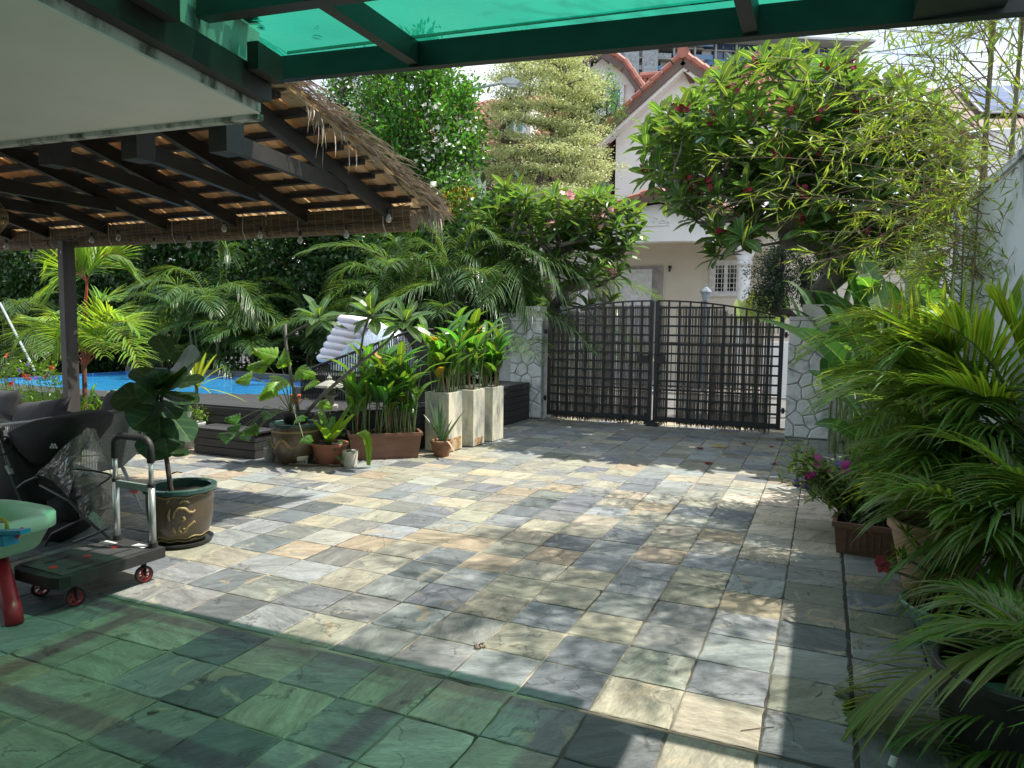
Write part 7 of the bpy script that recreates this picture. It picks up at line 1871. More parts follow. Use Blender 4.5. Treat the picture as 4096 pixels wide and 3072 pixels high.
# ------------------------------------------------------------------ platform trolley
BPL = pm('black_plastic', (0.028, 0.030, 0.030), 0.55, (0.02, 0.02, 0.02), 20, bump=0.15, bscale=120)
BPLT = pm('scuffed_black_deck', (0.05, 0.052, 0.052), 0.6, (0.03, 0.032, 0.032), 9, bump=0.3, bscale=160)
ALU = pm('brushed_aluminium', (0.62, 0.64, 0.64), 0.35, (0.55, 0.57, 0.57), 4, metal=0.8)
REDP = pm('red_plastic', (0.62, 0.03, 0.035), 0.4)
tr0 = gz(124, 1252, .2); tr1 = gz(357, 1180, .2); tr2_ = gz(232, 1161, .2); tr3 = gz(22, 1227, .2)
ax_ = (tr1 - tr0).normalized(); 
g = empty('platform_trolley', (tr0 + tr2_) / 2 - Vector((0, 0, .2)), 'black platform trolley with aluminium handle and red wheels', 'trolley')
P0 = tr0; ex = ax_; L_t = (tr1 - tr0).length + 0.0; ey = Vector((-ex.y, ex.x, 0)); 
if ey.x > 0: ey = -ey
Wt = 0.44
T = lambda s, w, z: P0 + ex * s + ey * w + Vector((0, 0, z - 0.2))
m_ = MB(); rcn = 0.07; sh = [(rcn, 0), (L_t, 0), (L_t, Wt), (rcn, Wt), (0.02, Wt - 0.03), (0, Wt - rcn), (0, rcn), (0.02, 0.02)]
q = [T(s, w, 0) for s, w in sh]; m_.prism([(v.x, v.y) for v in q], 0.135, 0.195); m_.build('platform', BPL, g)
q = [T(s, w, 0) for s, w in ((0.05, 0.04), (L_t - 0.1, 0.04), (L_t - 0.1, Wt - 0.04), (0.05, Wt - 0.04))]; MB().prism([(v.x, v.y) for v in q], 0.195, 0.200).build('deck_mat', BPLT, g)
for s0, w0 in ((0.12, 0.10), (0.12, 0.30), (0.36, 0.12), (0.36, 0.30)):
    q = [T(s, w, 0) for s, w in ((s0, w0), (s0 + 0.14, w0), (s0 + 0.14, w0 + 0.018), (s0, w0 + 0.018))]; MB().prism([(v.x, v.y) for v in q], 0.2002, 0.2025).build('slot', IRON, g)
for s0, w0 in ((0.10, 0.2), (0.30, 0.22), (0.48, 0.24)):
    c0 = T(s0, w0, 0.2004); MB().lathe(c0, [(0.0001, 0.0), (0.022, 0.0), (0.022, 0.0022), (0.0001, 0.0026)], 16).build('red_badge', REDP, g)
for s0, w0, a in ((L_t - 0.09, 0.08, 0.1), (L_t - 0.14, 0.30, 0.3)):
    q = [T(s, w, 0) for s, w in ((s0, w0), (s0 + 0.05, w0), (s0 + 0.05, w0 + 0.10), (s0, w0 + 0.10))]; MB().prism([(v.x, v.y) for v in q], 0.2003, 0.2020).build('sticker', WPOT, g)
def wheel(parent, c, ax, rad, wd, tyre, rimm, name='wheel', spokes=8):
    ax = Vector(ax).normalized(); a = ax.orthogonal().normalized(); b = ax.cross(a)
    ty = MB(); n = 24; vs_ = []; prof = [(rad * 0.78, -wd/2), (rad * 0.97, -wd/2), (rad, -wd*0.25), (rad, wd*0.25), (rad * 0.97, wd/2), (rad * 0.78, wd/2)]
    for rr2, o in prof:
        for k in range(n): t = 2*PI*k/n; vs_.append(c + (a*math.cos(t) + b*math.sin(t)) * rr2 + ax * o)
    fs_ = [(i*n+k, i*n+(k+1)%n, (i+1)*n+(k+1)%n, (i+1)*n+k) for i in range(5) for k in range(n)]
    w = ty.add(vs_, fs_).build(name, tyre, parent, smooth=False)
    rm = MB(); vs_ = []
    for rr2, o in [(rad * 0.80, -wd*0.42), (rad * 0.68, -wd*0.42), (rad * 0.68, wd*0.42), (rad * 0.80, wd*0.42), (rad * 0.80, -wd*0.42)]:
        for k in range(n): t = 2*PI*k/n; vs_.append(c + (a*math.cos(t) + b*math.sin(t)) * rr2 + ax * o)
    rm.add(vs_, [(i*n+k, i*n+(k+1)%n, (i+1)*n+(k+1)%n, (i+1)*n+k) for i in range(4) for k in range(n)])
    for k in range(spokes):
        t = 2*PI*k/spokes; d = a*math.cos(t) + b*math.sin(t); rm.bar(c + d * rad * 0.15, c + d * rad * 0.72, rad * 0.10, wd * 0.5, up=ax)
    rm.tube([c - ax * wd * 0.45, c + ax * wd * 0.45], rad * 0.22, 10)
    rm.build('rim', rimm, w)
    return w
for s0, w0 in ((0.13, 0.07), (L_t - 0.10, 0.06), (0.13, Wt - 0.07), (L_t - 0.10, Wt - 0.07)):
    c0 = T(s0, w0, 0.052)
    aw = (ey * 0.9 + ex * 0.25).normalized()
    wheel(g, c0 - Vector((0, 0, 0)), aw, 0.050, 0.026, BPL, REDP, spokes=7)
    m_ = MB()
    for sgn in (-1, 1): m_.bar(c0 + aw * 0.020 * sgn + Vector((0, 0, -0.008)), c0 + aw * 0.020 * sgn + Vector((0, 0, 0.085)), 0.004, 0.035, up=aw)
    m_.bar(c0 + Vector((0, 0, 0.078)) - ex * 0.03, c0 + Vector((0, 0, 0.078)) + ex * 0.03, 0.06, 0.008); m_.build('caster_fork', IRON, g)
hA = T(L_t - 0.035, 0.06, 0.19); hB = T(L_t - 0.035, Wt - 0.06, 0.19); 
topA = Vector((hA.x, hA.y, at(338, 950, hA.y).z)); topB = Vector((hB.x, hB.y, topA.z))
hz_ = topA.z
for h_ in (hA, hB):
    MB().tube([h_, Vector((h_.x, h_.y, 0.56))], 0.019, 12).build('lower_tube', ALU, g, smooth=True)
    MB().tube([Vector((h_.x, h_.y, 0.56)), Vector((h_.x, h_.y, hz_ - 0.12))], 0.014, 12).build('upper_tube', ALU, g, smooth=True)
    MB().tube([Vector((h_.x, h_.y, 0.555)), Vector((h_.x, h_.y, 0.575))], 0.022, 12).build('collar', BPL, g)
    MB().tube([Vector((h_.x, h_.y, 0.185)), Vector((h_.x, h_.y, 0.225))], 0.026, 12).build('socket', BPL, g)
MB().bar(Vector((hA.x, hA.y, 0.545)), Vector((hB.x, hB.y, 0.545)), 0.022, 0.04).build('cross_bar', pm('grey_green_metal', (0.26, 0.32, 0.30), 0.4, metal=0.4), g)
mm_ = hA.lerp(hB, 0.5); m_ = MB(); m_.tube([Vector((mm_.x, mm_.y, 0.535)) - ey * 0.03 - Vector((0, 0, 0.025)), Vector((mm_.x, mm_.y, 0.51)) + ey * 0.03], 0.010, 8); m_.build('red_catch', REDP, g)
hp = []
for k in range(9): t = PI / 2 * k / 8; hp.append(hA + Vector((0, 0, hz_ - 0.06 - hA.z)) + (ey * (1 - math.cos(t)) + Vector((0, 0, 1)) * math.sin(t)) * 0.06)
hq = [Vector((v.x, v.y, v.z)) for v in hp]
hr = [hB + Vector((0, 0, hz_ - 0.06 - hB.z)) + (-ey * (1 - math.cos(t)) + Vector((0, 0, 1)) * math.sin(t)) * 0.06 for t in [PI / 2 * k / 8 for k in range(8, -1, -1)]]
MB().tube([Vector((hA.x, hA.y, hz_ - 0.14))] + hq + hr + [Vector((hB.x, hB.y, hz_ - 0.14))], 0.0205, 12).build('grip', BPL, g, smooth=True)

# ------------------------------------------------------------------ stroller behind the trolley
FAB = pm('black_stroller_fabric', (0.012, 0.014, 0.015), 0.85, (0.02, 0.022, 0.022), 6, bump=0.15, bscale=200)
FRM = pm('stroller_frame_grey', (0.10, 0.11, 0.11), 0.45, metal=0.3)
def clearmat():
    m, n, out = _nodes('clear_rain_cover'); N = n.nodes; K = n.links.new
    t = N.new('ShaderNodeBsdfTransparent'); t.inputs[0].default_value = (0.80, 0.80, 0.76, 1)
    g_ = N.new('ShaderNodeBsdfGlossy'); g_.inputs['Roughness'].default_value = 0.12; d = N.new('ShaderNodeBsdfDiffuse'); d.inputs[0].default_value = (0.5, 0.5, 0.46, 1)
    tc_ = N.new('ShaderNodeTexCoord'); no = N.new('ShaderNodeTexNoise'); no.inputs['Scale'].default_value = 14; no.inputs['Detail'].default_value = 3; no.inputs['Distortion'].default_value = 2.5
    K(tc_.outputs['Object'], no.inputs['Vector']); b = N.new('ShaderNodeBump'); b.inputs['Strength'].default_value = 0.8; b.inputs['Distance'].default_value = 0.02; K(no.outputs['Fac'], b.inputs['Height'])
    K(b.outputs[0], g_.inputs['Normal'])
    m1 = N.new('ShaderNodeMixShader'); m2 = N.new('ShaderNodeMixShader'); lw = N.new('ShaderNodeLayerWeight'); lw.inputs[0].default_value = 0.35; K(b.outputs[0], lw.inputs['Normal'])
    mr = N.new('ShaderNodeMapRange'); mr.inputs['To Min'].default_value = 0.10; mr.inputs['To Max'].default_value = 0.6; K(lw.outputs['Facing'], mr.inputs[0]); K(mr.outputs[0], m1.inputs[0])
    K(t.outputs[0], m1.inputs[1]); K(g_.outputs[0], m1.inputs[2]); m2.inputs[0].default_value = 0.12; K(m1.outputs[0], m2.inputs[1]); K(d.outputs[0], m2.inputs[2]); K(m2.outputs[0], out.inputs[0])
    return m
CLEAR = clearmat()
qs = lambda x, y, Y: at(x * 0.63 / 1.85172, (1600 + y * 0.63) / 1.85172, Y)     # stroller crop coordinates
SY = 0.72
g = empty('stroller', (-4.6, SY, 0), 'black folding stroller with clear rain cover left of the trolley', 'stroller')
def sheet(rows, m, name, parent, smooth=True):
    vs_ = [p for row_ in rows for p in row_]; n = len(rows[0]); fs_ = [(i*n+j, i*n+j+1, (i+1)*n+j+1, (i+1)*n+j) for i in range(len(rows)-1) for j in range(n-1)]
    return MB().add(vs_, fs_).build(name, m, parent, smooth=smooth)
def curve3(a, b, c, n=10): return [a * (1-t)**2 + b * (2*t*(1-t)) + c * t*t for t in [k / (n-1) for k in range(n)]]
def fabric(name, P, Y0, Y1, ins=0.9, seed=0, push=0.03):
    """stuffed fabric shell: outline in the picture plane, given its width in y, edges drawn in"""
    r = random.Random(seed); near = [qs(x, y, Y0) for x, y in P]; n = len(near); D_ = Vector((-0.46, 0.89, 0)); cx_ = sum(v.x for v in near) / n; cz_ = sum(v.z for v in near) / n
    vs_ = []; W = Y1 - Y0
    for f, k in ((0.0, ins), (0.12, 1.0), (0.5, 1.02), (0.88, 1.0), (1.0, ins)):
        for v in near: vs_.append((cx_ + (v.x - cx_) * k + r.gauss(0, .003) + D_.x * W * f, Y0 + W * f * D_.y, cz_ + (v.z - cz_) * k + r.gauss(0, .003)))
    vs_.append((cx_ - D_.x * push, Y0 - push, cz_)); vs_.append((cx_ + D_.x * (W + push), Y0 + (W + push) * D_.y, cz_)); fs_ = []
    for a in range(4):
        for i_ in range(n): j_ = (i_ + 1) % n; fs_.append((a*n+i_, a*n+j_, (a+1)*n+j_, (a+1)*n+i_))
    for i_ in range(n): j_ = (i_ + 1) % n; fs_ += [(5*n, j_, i_), (5*n+1, 4*n+i_, 4*n+j_)]
    return MB().add(vs_, fs_).build(name, FAB, g, smooth=True)
hood = [None] * 4; hood[3] = [qs(225, 480, SY - .26), qs(300, 420, SY - .27), qs(400, 320, SY - .27), qs(480, 220, SY - .2), qs(505, 150, SY - .1), qs(470, 118, SY + .05)]
fabric('hood', [(30, 212), (100, 170), (200, 135), (330, 112), (440, 112), (500, 145), (480, 220), (400, 320), (320, 385), (240, 425), (180, 400), (110, 330)], SY - .26, SY + .24, 0.95, 1)
fabric('back_panel', [(-70, 300), (20, 250), (110, 330), (190, 420), (235, 500), (262, 600), (270, 680), (230, 720), (130, 730), (0, 690), (-70, 640)], SY - .24, SY + .22, 0.93, 2)
fabric('seat_sling', [(285, 640), (345, 640), (400, 600), (440, 640), (525, 730), (480, 765), (400, 775), (330, 745), (300, 700)], SY - .23, SY + .2, 0.93, 3)
fabric('basket', [(190, 745), (300, 760), (450, 780), (500, 775), (440, 860), (360, 935), (280, 960), (220, 900), (200, 830)], SY - .2, SY + .2, 0.92, 4)
# frame tubes
for Yq, mt in ((SY - .29, FRM), (SY + .25, FRM)):
    MB().tube([qs(8, 240, Yq), qs(50, 420, Yq), qs(110, 580, Yq), qs(195, 800, Yq), qs(215, 880, Yq)], 0.011, 8).build('handle_tube', mt, g, smooth=True)
    MB().tube([qs(110, 560, Yq), qs(160, 520, Yq), qs(230, 490, Yq)], 0.010, 8).build('strut', mt, g)
    MB().tube([qs(255, 540, Yq), qs(440, 640, Yq), qs(560, 770, Yq), qs(700, 880, Yq)], 0.009, 8).build('front_tube', mt, g, smooth=True)
    MB().tube([qs(285, 930, Yq), qs(330, 850, Yq), qs(450, 790, Yq), qs(520, 760, Yq)], 0.009, 8).build('rear_tube', mt, g, smooth=True)
    MB().tube([qs(470, 900, Yq), qs(600, 850, Yq), qs(690, 810, Yq)], 0.010, 8).build('lower_tube', mt, g)
MB().tube([qs(8, 240, SY - .29), qs(0, 190, SY - .2), qs(20, 180, SY)], 0.016, 8).build('handle', BPL, g, smooth=True)
lp = [qs(20 + 55 * math.sin(t), 290 + 55 * math.cos(t) - 10 * math.sin(t), SY - .34) for t in [PI * k / 9 - 0.2 for k in range(11)]]
MB().tube(lp, 0.007, 6).build('strap_loop', FAB, g)
MB().tube([qs(455, 400, SY - .1), qs(462, 500, SY - .12), qs(455, 620, SY - .15), qs(445, 640, SY - .2)], 0.005, 6).build('cover_piping', FAB, g)
MB().tube([qs(450, 640, SY - .26), qs(600, 560, SY - .2), qs(690, 500, SY - .1), qs(708, 480, SY)], 0.006, 6).build('cover_piping', FAB, g)
MB().tube([qs(470, 440, SY + .2), qs(600, 450, SY + .15), qs(690, 470, SY + .1), qs(708, 480, SY)], 0.006, 6).build('cover_piping', FAB, g)
MB().tube(hood[3], 0.008, 6).build('hood_hoop', FAB, g)
MB().tube([qs(330, 110, SY + .1), qs(440, 78, SY + .05), qs(560, 110, SY - .0), qs(600, 170, SY), qs(570, 260, SY - .1), qs(450, 400, SY - .2), qs(330, 550, SY - .27), qs(222, 490, SY - .27)], 0.008, 6).build('cover_piping', FAB, g)
# clear cover, crumpled
def crumple(rows, amp, rnd):
    return [[p + Vector((rnd.gauss(0, amp), rnd.gauss(0, amp), rnd.gauss(0, amp))) for p in row_] for row_ in rows]
rn = random.Random(5)
rows = []
for i in range(9):
    t = i / 8; a = qs(470 + 40 * t, 160 + 270 * t, SY - .22); b = qs(640 - 10 * math.sin(PI * t) + 55 * t, 190 + 150 * t, SY - .12); c = qs(600 + 108 * t, 180 + 300 * t, SY + .1); rows.append(curve3(a, b, c, 10))
sheet(crumple(rows, 0.0035, rn), CLEAR, 'rain_cover', g)
rows = []
for i in range(11):
    t = i / 10; a = qs(450 + 60 * t, 440 + 310 * t, SY - .24); b = qs(600 + 60 * t, 450 + 380 * t, SY - .28); c = qs(708 + 20 * t, 480 + 340 * t, SY); rows.append(curve3(a, b, c, 12))
sheet(crumple(rows, 0.004, rn), CLEAR, 'rain_cover', g)
rows = []
for i in range(7):
    t = i / 6; a = qs(225 + 210 * t, 475 - 5 * t + 160 * t * t, SY - .28); b = qs(400 + 60 * t, 300 + 200 * t, SY - .34); c = qs(560 - 30 * t, 150 + 120 * t, SY - .15); rows.append(curve3(a, b, c, 12))
sheet(crumple(rows, 0.003, rn), CLEAR, 'rain_cover', g)
# label card, diamonds, maker's lettering on the tube
card = [qs(595, 705, SY - .33), qs(672, 780, SY - .33), qs(632, 815, SY - .33), qs(555, 745, SY - .33)]
MB().add(card, [(0, 1, 2, 3)]).build('label_card', pm('mint_card', (0.45, 0.62, 0.52), 0.6, (0.2, 0.32, 0.28), 70, lo=0.40, hi=0.46), g)
LOGO = pm('reflective_mark', (0.70, 0.74, 0.72), 0.4)
m_ = MB()
for cx2, cy2 in ((322, 300), (340, 300), (358, 300), (331, 284), (349, 284)):
    m_.add([qs(cx2 - 8, cy2 + 2, SY - .345), qs(cx2 - 3, cy2 - 11, SY - .345), qs(cx2 + 8, cy2 - 2, SY - .345), qs(cx2 + 3, cy2 + 11, SY - .345)], [(0, 1, 2, 3)])
m_.build('diamond_mark', LOGO, g)
def text(name, body, parent, origin, xdir, ydir, size, m):
    cu = bpy.data.curves.new(name, 'FONT'); cu.body = body; cu.size = size; cu.extrude = 0.0004; cu.materials.append(m)
    o = bpy.data.objects.new(name, cu); C.objects.link(o)
    x = Vector(xdir).normalized(); z = x.cross(Vector(ydir)).normalized(); y = z.cross(x)
    me = bpy.data.meshes.new_from_object(o); bpy.data.objects.remove(o); o = bpy.data.objects.new(name, me); C.objects.link(o); o['kind'] = 'stuff'
    o.location = origin; o.rotation_euler = Matrix((x, y, z)).transposed().to_euler(); adopt(o, parent); return o
a = qs(22, 305, SY - .305); b_ = qs(62, 400, SY - .305)
text('lettering', 'MACLAREN  volo', g, a, b_ - a, (b_ - a).cross(FWD) * -1, 0.026, LOGO)
MB().tube([qs(42, 420, SY - .30), qs(70, 470, SY - .30)], 0.0135, 8).build('reflective_sleeve', LOGO, g)
for (wx, wy, Yq) in ((490, 905, SY + .1), (545, 890, SY + .3), (150, 900, SY - .1)):
    w_ = qs(wx, wy, Yq); w_.z = 0.062; wheel(g, w_, (0.4, 0.9, 0), 0.060, 0.03, BPL, FRM, spokes=6)
    MB().tube([w_, w_ + Vector((0, 0, .12))], 0.012, 6).build('wheel_fork', FRM, g)

# ------------------------------------------------------------------ rope sofa with black cushions behind the stroller
RG = pm('grey_rope', (0.36, 0.37, 0.35), 0.85, (0.26, 0.27, 0.25), 50, bump=0.3, bscale=150)
CUS = pm('charcoal_cushion', (0.03, 0.032, 0.036), 0.9)
g = empty('rope_sofa', (-5.2, 1.75, 0), 'grey rope-backed outdoor sofa behind the stroller', 'sofa')
tb_ = [qs(-60, 165, 2.3), qs(200, 135, 2.0), qs(380, 105, 1.75), qs(640, 82, 1.55), qs(840, 60, 1.45), qs(905, 70, 1.6)]
lb_ = [qs(-60, 470, 2.3), qs(200, 470, 2.0), qs(400, 455, 1.75), qs(620, 450, 1.55), qs(770, 420, 1.45), qs(870, 330, 1.6)]
MB().tube(tb_, 0.014, 8).build('top_rail', RG, g, smooth=True); MB().tube(lb_, 0.012, 8).build('bottom_rail', RG, g, smooth=True)
MB().tube([tb_[-1], qs(900, 200, 1.6), lb_[-1]], 0.012, 8).build('side_rail', RG, g, smooth=True)
for f_ in (0.42, 0.73): MB().tube([plerp(tb_, k / 10).lerp(plerp(lb_, k / 10), f_) for k in range(11)], 0.007, 6).build('cross_rail', RG, g, smooth=True)
N = 120
for k in range(N):
    t = k / (N - 1); MB().tube([plerp(tb_, t), plerp(lb_, t)], 0.0042, 4, cap=False).build('rope', RG, g)
for (a_, b2) in (((780, 430, 1.5), (902, 765, 1.35)), ((640, 450, 1.8), (560, 900, 2.1)), ((-20, 470, 2.3), (-40, 900, 2.4))):
    A, B = qs(*a_), qs(*b2); B.z = 0.0; MB().tube([A, B], [0.016, 0.013], 8).build('leg', pm('grey_leg', (0.34, 0.37, 0.40), 0.5), g)
MB().prism([(lb_[1].x, lb_[1].y + .05), (lb_[3].x, lb_[3].y + .05), (lb_[3].x - .15, lb_[3].y + .6), (lb_[1].x - .15, lb_[1].y + .6)], 0.36, 0.42).build('seat_base', CUS, g)
def cushion(name, rows, label):
    m_ = MB(); vs_ = []; n = len(rows[0])
    return None
def pillow(c, ex_, ez_, w, h, th, label, seed):
    r = random.Random(seed); ex_ = Vector(ex_).normalized(); ez_ = Vector(ez_).normalized(); ny = ex_.cross(ez_).normalized(); N = 10; vs_ = []; fs_ = []
    for s in (-1, 1):
        for i in range(N + 1):
            for j in range(N + 1):
                u_, v_ = i / N * 2 - 1, j / N * 2 - 1; b_ = max(0, (1 - u_**4) * (1 - v_**4)) ** 0.5
                k_ = 1 - 0.10 * (1 - abs(v_)) * u_ * u_ * 0.6
                vs_.append(Vector(c) + ex_ * (u_ * w / 2 * (1 - 0.05 * (1 - v_**2))) + ez_ * (v_ * h / 2 * (1 - 0.07 * (1 - u_**2))) + ny * s * th / 2 * b_ + Vector((0, 0, 1)) * r.gauss(0, 0.002))
    n1 = (N + 1) ** 2
    for s in (0, 1):
        for i in range(N):
            for j in range(N):
                a_ = s * n1 + i * (N + 1) + j; q = (a_, a_ + 1, a_ + N + 2, a_ + N + 1); fs_.append(q if s else tuple(reversed(q)))
    o = MB().add(vs_, fs_).build('cushion', CUS, smooth=True); tag(o, label, 'cushion', 'black cushions along the rope sofa'); return o
cA = qs(180, 120, 2.3); cB = qs(720, 55, 1.85)
pillow(cA + Vector((0, 0.1, -.04)), qs(500, 60, 2.1) - qs(-100, 110, 2.5), (0, 0.35, 1), 1.25, 0.50, 0.2, 'long black back cushion at the left end of the rope sofa', 1)
pillow(cB + Vector((0.0, 0.1, -.06)), qs(900, 10, 1.7) - qs(500, 40, 2.0), (0, 0.35, 1), 0.85, 0.50, 0.2, 'black back cushion beside the fiddle leaf fig', 2)
pillow(qs(30, 30, 2.6), (1, -0.3, 0.05), (0, 0.3, 1), 0.8, 0.36, 0.18, 'black cushion slumped at the far left edge of the rope sofa', 3)

# ------------------------------------------------------------------ play table at lower left
MINT = pm('mint_plastic', (0.52, 0.86, 0.62), 0.4, (0.47, 0.80, 0.56), 3)
LIMEP = pm('lime_plastic', (0.32, 0.60, 0.12), 0.4)
CYAN = pm('cyan_plastic', (0.02, 0.38, 0.62), 0.35); YELP = pm('yellow_plastic', (0.55, 0.55, 0.05), 0.4); PINKP = pm('pink_plastic', (0.70, 0.05, 0.12), 0.4)
REDL = pm('red_leg_plastic', (0.50, 0.035, 0.05), 0.38)
tz = 0.48; e1 = gz(98, 1160, tz); c0_ = gz(20, 1120, tz)
g = empty('play_table', (e1.x - 0.4, e1.y - 0.05, 0), 'green plastic play table with a stout red leg at lower left', 'play table')
cxy = Vector((e1.x - 0.72, e1.y + 0.14, 0)); n = 28
def sq(rx, ry, k, p=3.2):
    t = 2*PI*k/n; c_, s_ = math.cos(t), math.sin(t); return (math.copysign(abs(c_) ** (2/p), c_) * rx, math.copysign(abs(s_) ** (2/p), s_) * ry)
m_ = MB(); vs_ = []; prof = [(0.30, 0.22, -0.20), (0.33, 0.24, -0.18), (0.39, 0.29, -0.085), (0.425, 0.325, -0.075), (0.425, 0.325, -0.012), (0.415, 0.315, 0.0), (0.37, 0.27, 0.0), (0.355, 0.255, -0.015), (0.32, 0.22, -0.12), (0.001, 0.001, -0.125)]
for rx, ry, dz in prof:
    for k in range(n): x, y = sq(rx * 0.80, ry * 0.80, k); vs_.append((cxy.x + x, cxy.y + y, tz + dz))
m_.add(vs_, [(i*n+k, i*n+(k+1)%n, (i+1)*n+(k+1)%n, (i+1)*n+k) for i in range(len(prof)-1) for k in range(n)]); m_.build('tray', MINT, g, smooth=True)
lt = gz(5, 1235, 0.36); lt = at(-5, 1225, cxy.y + 0.10); lb2 = gz(32, 1348, 0)
MB().tube([Vector((lt.x, lt.y, 0.40)), Vector((lt.x + .005, lt.y, 0.27))], [0.045, 0.048], 16).build('leg_socket', pm('pinkish_socket', (0.42, 0.28, 0.24), 0.5), g, smooth=True)
MB().tube([Vector((lt.x, lt.y, 0.30)), Vector((lt.x * 0.7 + lb2.x * 0.3 - .01, lt.y * .7 + lb2.y * .3, 0.2)), Vector((lb2.x - .012, lb2.y, 0.07)), Vector((lb2.x, lb2.y, 0.004))], [0.040, 0.042, 0.042, 0.040], 20).build('leg', REDL, g, smooth=True)
tl = gz(20, 1160, tz - .03)
sp = empty('sand_toys', tl, 'cyan toy scoop lying in the green play table', 'toy')
sa, sb = at(-8, 1150, tl.y), at(55, 1148, tl.y)
MB().bar(sa, sb, 0.05, 0.02).build('handle', CYAN, sp); MB().bar(sa + Vector((0, 0, -.04)), sa.lerp(sb, .5) + Vector((0, 0, -.04)), 0.07, 0.05).build('scoop', CYAN, sp)
o = MB().tube([at(28, 1172, tl.y + .03), at(48, 1142, tl.y + .03)], 0.010, 8).build('toy_rake', PINKP); tag(o, 'pink toy handle standing in the play table', 'toy')
o = MB().tube([at(-8, 1124, tl.y + .05), at(4, 1120, tl.y + .05), at(14, 1128, tl.y + .05), at(16, 1145, tl.y + .05)], 0.009, 8).build('toy_hoop', YELP, smooth=True); tag(o, 'curved yellow toy handle at the left edge of the play table', 'toy')

# ------------------------------------------------------------------ string lights, wicker pendant
BULB = None
def bulbmat():
    m, n, out = _nodes('clear_bulb_glass'); N = n.nodes; K = n.links.new
    t = N.new('ShaderNodeBsdfTransparent'); t.inputs[0].default_value = (0.93, 0.95, 0.93, 1); g_ = N.new('ShaderNodeBsdfGlossy'); g_.inputs['Roughness'].default_value = 0.03
    mx_ = N.new('ShaderNodeMixShader'); lw = N.new('ShaderNodeLayerWeight'); lw.inputs[0].default_value = 0.55; K(lw.outputs['Facing'], mx_.inputs[0]); K(t.outputs[0], mx_.inputs[1]); K(g_.outputs[0], mx_.inputs[2]); d2 = N.new('ShaderNodeBsdfDiffuse'); d2.inputs[0].default_value = (0.8, 0.82, 0.8, 1); m3 = N.new('ShaderNodeMixShader'); m3.inputs[0].default_value = 0.28; K(mx_.outputs[0], m3.inputs[1]); K(d2.outputs[0], m3.inputs[2]); K(m3.outputs[0], out.inputs[0]); return m
BG_ = bulbmat()
bulbs = [(840, 452), (748, 487), (648, 499), (562, 489), (484, 476), (407, 510), (332, 513), (255, 497), (197, 502), (135, 528), (67, 537), (13, 517)]
g = empty('string_light', (-5.5, 2.42, 2.3), 'string of clear round bulbs looped along the thatched eave', 'string lights')
YB = 2.42; cp = []
for i, (bx, by) in enumerate(bulbs):
    p = at(bx, by, YB); cp.append(p)
    f = MB().tube([p, p + Vector((0, 0, -.038))], 0.013, 10).build('socket', IRON, g)
    MB().lathe(p, [(0.010, -0.038), (0.012, -0.046), (0.020, -0.062), (0.0245, -0.078), (0.022, -0.094), (0.012, -0.106), (0.0001, -0.110)], 16).build('glass', BG_, f, smooth=True)
hooks = [at(880, 440, YB), at(512, 468, YB), at(238, 480, YB), at(-30, 500, YB)]
allp = sorted(cp + hooks[1:3] + [hooks[0], hooks[3]], key=lambda v: -v.x)
MB().tube(allp, 0.0035, 5).build('cable', IRON, g)
WICK = pm('wicker', (0.40, 0.31, 0.17), 0.8, (0.28, 0.2, 0.1), 20)
g = empty('wicker_lamp', at(-5, 470, 1.2), 'woven wicker pendant lamp cut off by the left edge', 'lamp')
c_ = at(-14, 470, 1.2); Rw = 0.105; m_ = MB()
for k in range(36):
    a = 2 * PI * k / 36
    m_.tube([(c_.x + Rw * math.sin(PI * (0.12 + 0.8 * t)) * math.cos(a + 0.5 * s_ * t), c_.y + Rw * math.sin(PI * (0.12 + 0.8 * t)) * math.sin(a + 0.5 * s_ * t), c_.z + 0.14 - 0.28 * t) for s_ in ((-1) ** k,) for t in [q / 9 for q in range(10)]], 0.0022, 4, cap=False)
for t in (0.08, 0.25, 0.42, 0.58, 0.75, 0.92): m_.lathe((c_.x, c_.y, c_.z + 0.14 - 0.28 * t), [(Rw * math.sin(PI * (0.12 + 0.8 * t)) - .002, -.002), (Rw * math.sin(PI * (0.12 + 0.8 * t)) + .002, 0), (Rw * math.sin(PI * (0.12 + 0.8 * t)) - .002, .002)], 36)
m_.build('woven_shade', WICK, g)['kind'] = 'stuff'
MB().tube([c_ + Vector((0, 0, .13)), c_ + Vector((0, 0, .8))], 0.003, 4).build('cable', IRON, g)

# ------------------------------------------------------------------ pots on the right
trough('plant_trough', 0.26, 0.68, 2.62, 2.92, 0.22, TERRA and TERRB, 'small ribbed terracotta trough with flowers by the right border', 0.035, rot=math.radians(-4), ribs=7)
r = random.Random(161)
g = empty('flowering_plant', (0.40, 2.9, 0.18), 'tangled plant with magenta and violet flowers in the ribbed trough', 'plant')
st = MB(); tops = []
for k in range(52):
    b = Vector((r.uniform(0.32, 0.6), r.uniform(2.72, 3.0), 0.18)); e = Vector((r.uniform(-0.12, 0.55), r.uniform(2.75, 3.5), r.uniform(0.25, 0.66)))
    st.tube([b, (b + e) / 2 + Vector((-.02, 0, .08)), e], [0.004, 0.003, 0.002], 4, cap=False); tops.append((b, e))
st.build('stems', BARKD, g)['kind'] = 'stuff'
Ms = []
for b, e in tops:
    for j in range(34):
        t = r.uniform(0.1, 1); p = b.lerp(e, t) + Vector((0, 0, .08 * math.sin(PI * t))); Ms.append(mat4(p, (r.gauss(0, 1), r.gauss(0, 1), r.gauss(0.3, .5)), (0, 0, 1), r.uniform(0.07, 0.13)))
v_, f_, u_ = leaf_shape(1, 0.30, 2, 0.2, 0.2); mass('leaves', v_, f_, u_, Ms, leafmat('dusty_leaf', (0.13, 0.20, 0.07), 0.4, 0.45, var=0.3), g)
